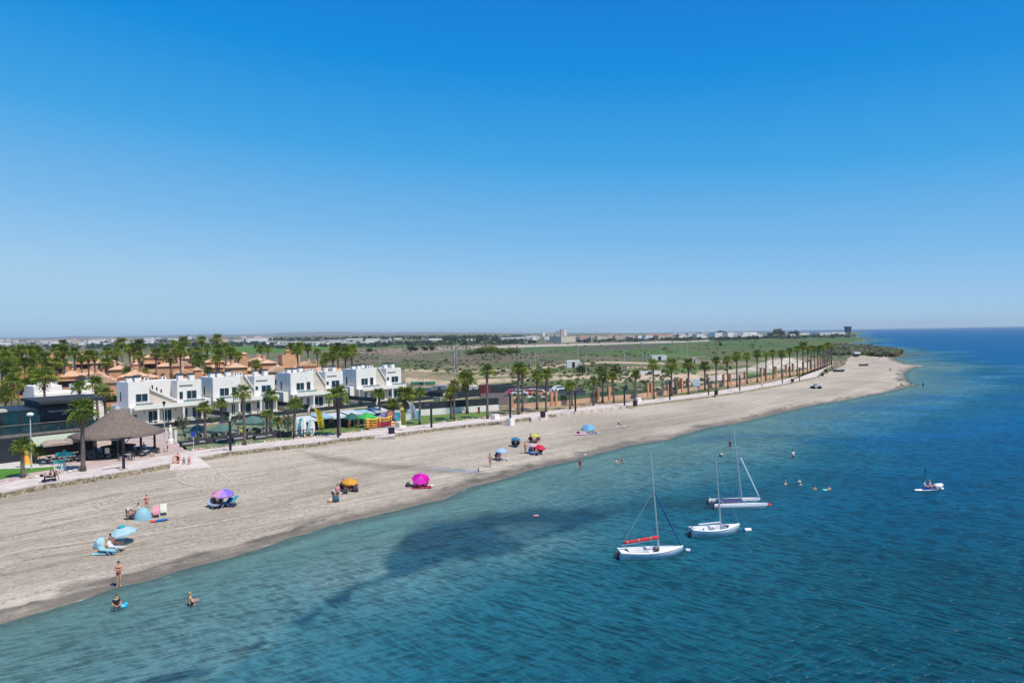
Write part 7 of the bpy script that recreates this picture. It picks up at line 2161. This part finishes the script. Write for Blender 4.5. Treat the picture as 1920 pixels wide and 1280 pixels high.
# boards, towels, bags, balls
p = S(298, 977)
o = thing('bodyboard', 'blue paddleboard with a red tail lying on the sand', 'board', p + Vector((0, 0, .10)), R(28))
m1, m2 = MB(), MB()
vs, fs, n_ = [], [], 15
m = MB(); board(m, 1.15 * 26 * p.y / F, .72, .09)
q = m.build('board', [mat('board_blue', (.015, .14, .42), .35, var=.04), mat('board_red', (.70, .08, .05), .35, var=.04)], o); q.rotation_euler = (R(90), 0, R(90)); q.location = (-.62 * 26 * p.y / F * .9, 0, 0)
for po in q.data.polygons:
    if po.center.z < .33 * 26 * p.y / F: po.material_index = 1
MB().box(-.1, .1, -.02, .02, -.1, -.02).build('fin', M_dframe, o)
def towel(px, py, w, l_, rz, c, label):
    t = S(px, py); g = MB()
    n_ = 6
    vs = [(w * (i / n_ - .5), l_ * (j / n_ - .5), .05 + random.uniform(0, .04)) for j in range(n_ + 1) for i in range(n_ + 1)]
    g.add(vs, [(j * (n_ + 1) + i, j * (n_ + 1) + i + 1, (j + 1) * (n_ + 1) + i + 1, (j + 1) * (n_ + 1) + i) for j in range(n_) for i in range(n_)])
    o = g.build('beach_towel', cl('towel_' + label.split()[0], c), None, loc=t, rz=rz); tag(o, label, 'towel', 'beach towels')
towel(790, 914, 2.2, 1.3, .2, (.30, .015, .04), 'wine red towel under the magenta parasol')
towel(804, 911, 1.2, .8, .5, (.70, .70, .72), 'white towel right of the magenta parasol')
towel(1088, 814, 1.9, 1.1, .1, (.72, .42, .58), 'pink towel with a dark bag below the low light blue parasol')
towel(1113, 812, 2.0, 1.2, .2, (.45, .55, .75), 'pale blue towel under the lying person')
towel(1163, 800, 1.8, .9, .1, (.72, .72, .72), 'white towel under the lone person with a hat')
towel(196, 1037, 1.8, .9, .1, (.25, .5, .56), 'aqua towel under the sunburnt person')
towel(425, 948, 1.8, 1.0, .1, (.02, .03, .10), 'navy towel under the rainbow parasol')
def bag(px, py, s, c, label, c2=(.02, .02, .02)):
    t = thing('beach_bag', label, 'bag', S(px, py), random.uniform(0, 1), 'beach bags')
    MB().lathe([(.001, 0), (s, .02), (s * 1.05, s * .8), (s * .7, s * 1.5), (.001, s * 1.6)], 9).build('sack', cl('bag_' + label.split()[0], c), t, True)
    MB().tube([(-s * .4, 0, s * 1.4), (-s * .3, 0, s * 2.0), (s * .3, 0, s * 2.0), (s * .4, 0, s * 1.4)], .02, 5).build('handle', cl('bagh', c2), t)
bag(629, 940, .38, (.03, .10, .14), 'dark blue and green bag at the feet of the stooping person')
bag(619, 941, .28, (.65, .45, .25), 'orange and white bag left of the dark blue one')
bag(765, 912, .30, (.05, .04, .07), 'black bag left of the magenta parasol')
bag(1084, 813, .25, (.10, .02, .10), 'purple bag on the pink towel')
bag(666, 921, .35, (.03, .03, .05), 'black cool bag at the right of the orange parasol group')
bag(950, 862, .2, (.5, .6, .7), 'pale blue bag right of the small light blue parasol')
bag(250, 973, .3, (.05, .05, .06), 'charcoal bag behind the bending person')
p = G(1097, 858, 0)
t = thing('beach_ball', 'small white ball flying over the shallows by the wading person', 'ball', (p.x, p.y, .4)); MB().ell((0, 0, 0), (.13, .13, .13), 12, 8).build('ball', M_hull, t, True)
p = G(229, 1139, 0)
t = thing('water_float', 'light blue inflatable held by the crouching bather', 'float', (p.x, p.y, .12), .4); MB().ell((0, 0, 0), (.32, .22, .14), 12, 8).build('cushion', mat('blue_plastic', (.03, .45, .75), .3), t, True); MB().ell((.22, 0, .1), (.12, .12, .12), 8, 6).build('head_rest', mat('blue_plastic', (.03, .45, .75), .3), t, True)
# parasol lying open left of the loungers
p = S(186, 1028)
t = thing('beach_parasol', 'pale aqua parasol tipped on its side left of the sunburnt person', 'parasol', p + Vector((0, 0, .35)), 0, 'beach parasols')
mb = MB(); r_ = .5
for i in range(8):
    a, b_ = math.pi * 2 * i / 8, math.pi * 2 * (i + 1) / 8
    mb.add([(0, 0, .3), (r_ * math.cos(a), r_ * math.sin(a), 0), (r_ * math.cos(b_), r_ * math.sin(b_), 0)], [(0, 1, 2)])
o = mb.build('canopy', cmat('pale_aqua_cloth', (.50, .74, .80), .3), t); o.rotation_euler = (R(60), R(-20), 0); o.location = (0, 0, .1)
o = MB().tube([(0, 0, .3), (0, 0, -1.0)], .018, 5).build('pole', M_frame, t); o.rotation_euler = (R(60), R(-20), 0); o.location = (0, 0, .1)
# stand-up paddlers
p = G(1742, 918, 0)
t = thing('paddleboard', 'white and blue paddleboard carrying two kneeling people offshore', 'paddleboard', (p.x, p.y, .05), .15)
m = MB(); board(m, 3.4, .85, .10); q = m.build('board', M_bw, t); q.rotation_euler = (R(90), 0, R(90)); q.location = (-1.7, 0, 0)
box_part(t, 'deck_pad', (-.9, .7, -.3, .3, .105, .125), mat('pad_blue', (.02, .10, .45), .7)); box_part(t, 'fin', (-1.5, -1.3, -.015, .015, -.3, -.05), M_dframe)
person((p.x - .35, p.y, .1), 'sit', 1.2, 'person in white kneeling at the front of the paddleboard with a raised paddle', 0, 0, 'shirt:white', 'shorts:navy')
person((p.x + .25, p.y + .05, .1), 'sit', .9, 'person with fair hair sitting in the middle of the paddleboard', 0, 3, 'shirt:pink', 'shorts:blue')
t = thing('paddle', 'black paddle held upright on the paddleboard', 'paddle', (p.x - .45, p.y, .9)); MB().tube([(0, 0, -.8), (.05, 0, .9)], .018, 5).build('shaft', M_post, t); MB().ell((.06, 0, 1.1), (.09, .02, .22), 8, 6).build('blade', M_post, t)
t = thing('float_bag', 'white inflatable bundle on the rear of the paddleboard', 'float', (p.x + 1.0, p.y + .1, .35)); MB().ell((0, 0, 0), (.48, .35, .30), 12, 8).build('bundle', M_hull, t, True); MB().ell((.3, 0, .12), (.25, .25, .2), 10, 6).build('bulge', M_hull, t, True)

# small broken wavelets lapping at the water's edge
M_foam = mat('foam', (.75, .78, .78), .6, var=.1)
fm_ = MB()
for k in range(2, 34):
    a, b = Vector(SHORE[k]), Vector(SHORE[k + 1])
    n_ = int((b - a).length / 1.1)
    d = (b - a).normalized(); nn = Vector((d.y, -d.x))
    for j in range(n_):
        if random.random() < .8: continue
        p = a + d * (j * 1.1 + random.uniform(0, .8)); off = random.choice([.1, .5, 1.4]) + random.uniform(-.25, .25); L_ = random.uniform(.4, 1.6)
        q0 = p + nn * off; q1 = p + d * L_ / 2 + nn * (off + random.uniform(-.08, .12)); q2 = p + d * L_ + nn * off; w_ = random.uniform(.012, .035)
        fm_.add([(q0.x, q0.y, .02), (q1.x - nn.x * w_, q1.y - nn.y * w_, .025), (q2.x, q2.y, .02), (q1.x + nn.x * w_, q1.y + nn.y * w_, .025)], [(0, 1, 2, 3)])
o = fm_.build('foam', M_foam); o['kind'] = 'stuff'
# ================================================================== tyre marks on the sand
M_mark = mat('rutted_sand', (.33, .275, .21), .95, var=.25, scale=2, bump=.5)
M_mark2 = mat('pressed_pale_sand', (.50, .43, .34), .95, var=.2, scale=2, bump=.5)
def mark(pts, w, m):
    P = [S(*p) for p in pts]; Q = []
    for i in range(len(P) - 1):
        for k in range(6):
            t_ = k / 6; a = P[max(0, i - 1)]; b_ = P[i]; c_ = P[i + 1]; d_ = P[min(len(P) - 1, i + 2)]
            Q.append(.5 * ((2 * b_) + (c_ - a) * t_ + (2 * a - 5 * b_ + 4 * c_ - d_) * t_ ** 2 + (3 * b_ - a - 3 * c_ + d_) * t_ ** 3))
    mb = MB(); vs, fs = [], []
    for i, q in enumerate(Q):
        a, b_ = Q[max(0, i - 1)], Q[min(len(Q) - 1, i + 1)]; d_ = (b_ - a); d_.z = 0; d_ = d_.normalized() if d_.length > 0 else Vector((1, 0, 0)); n_ = Vector((-d_.y, d_.x, 0))
        ww = w * random.uniform(.6, 1.2) * (1 - abs(2 * i / len(Q) - 1) ** 4)
        for sg in (-1, 1):
            v = q + n_ * sg * ww / 2; vs.append((v.x, v.y, gz(v.x, v.y) + float((fbm(np.array([v.x]), np.array([v.y]), 6, 3)[0] - .5) * .10) + .02))
    for i in range(len(Q) - 1): a = i * 2; fs.append((a, a + 1, a + 3, a + 2))
    mb.add(vs, fs); struct(mb.build('tyre_track', m))
mark([(370, 880), (400, 876), (422, 892), (440, 908), (405, 900), (392, 886)], .28, M_mark2)
mark([(330, 895), (345, 905), (375, 912), (440, 916), (480, 915)], .3, M_mark2)
mark([(352, 885), (335, 897), (345, 908), (380, 913)], .18, M_mark)
mark([(470, 883), (420, 884), (403, 892), (412, 900), (440, 899)], .14, M_mark)
mark([(440, 900), (500, 888), (545, 878), (556, 884), (530, 896)], .14, M_mark)
mark([(620, 906), (650, 902), (672, 894), (676, 880)], .14, M_mark)
mark([(590, 888), (625, 892), (636, 884), (620, 876)], .14, M_mark)
mark([(172, 948), (200, 930), (270, 920), (340, 910)], .16, M_mark)
mark([(175, 950), (200, 955), (260, 948), (400, 925)], .16, M_mark)
for k_ in range(7):
    y0 = 972 + k_ * 17 + random.uniform(-5, 5); x0 = random.uniform(-60, 120); x1 = x0 + random.uniform(220, 420)
    sl_ = -.185 - .01 * k_ * .3
    pts_ = [(x0 + (x1 - x0) * t_, y0 + (x0 + (x1 - x0) * t_) * sl_ + 4 * math.sin(t_ * 5 + k_)) for t_ in (0, .25, .5, .75, 1)]
    mark(pts_, random.choice([.16, .22, .3]), random.choice([M_mark, M_mark2, M_mark]))
    mark([(a, b + 3.2) for a, b in pts_], .18, M_mark)
mark([(480, 960), (560, 930), (640, 905), (700, 885), (720, 868)], .2, M_mark)
mark([(484, 962), (566, 932), (648, 906), (708, 886), (728, 868)], .2, M_mark)
mark([(960, 850), (1040, 838), (1140, 812), (1240, 795), (1330, 780)], .25, M_mark)
# footprints
fp = MB(); FX = []
rf = random.Random(9)
for k_ in range(150):
    p = S(rf.uniform(60, 1100), rf.uniform(840, 1060))
    a = TH + rf.gauss(0, .7) + rf.choice([0, math.pi]); x, y = p.x, p.y
    for j in range(rf.randint(8, 26)):
        a += rf.gauss(0, .12); x += .68 * math.cos(a); y += .68 * math.sin(a)
        sd_ = (-1) ** j * .13
        FX.append((x - math.sin(a) * sd_, y + math.cos(a) * sd_, a))
FA = np.array(FX); fs_ = sdf(LANDPOLY, FA[:, 0], FA[:, 1]); fi_ = sdf(INLAND, FA[:, 0], FA[:, 1])
fz_ = ground_arr(FA[:, 0], FA[:, 1], fs_, fi_) + np.where(fs_ > 2, (fbm(FA[:, 0], FA[:, 1], 6, 3) - .5) * .10, 0) + np.where(np.abs(fs_) < 12, (fbm(FA[:, 0], FA[:, 1], 3.2, 15) - .5) * .055 * np.clip((12 - np.abs(fs_)) / 6, 0, 1), 0)
for (x, y, a), z, s_, i_ in zip(FX, fz_, fs_, fi_):
    if s_ < 1.2 or i_ > -1.0: continue
    c_, n_ = Vector((math.cos(a), math.sin(a), 0)) * .15, Vector((-math.sin(a), math.cos(a), 0)) * .065
    q = Vector((x, y, z + .016)); fp.add([q - c_, q + n_, q + c_, q - n_], [(0, 1, 2, 3)])
o = fp.build('footprints', mat('trodden_sand', (.30, .25, .19), .95, var=.2)); o['kind'] = 'stuff'
mark([(0, 985), (150, 960), (300, 945), (450, 920)], .3, M_mark2)
mark([(0, 1020), (150, 993), (300, 968), (460, 940)], .25, M_mark2)
mark([(0, 1050), (160, 1022), (280, 1000), (430, 975), (560, 945)], .25, M_mark2)
mark([(700, 935), (760, 925), (820, 912), (850, 898)], .14, M_mark)
mark([(990, 818), (1050, 822), (1100, 828), (1160, 838)], .35, M_mark2)
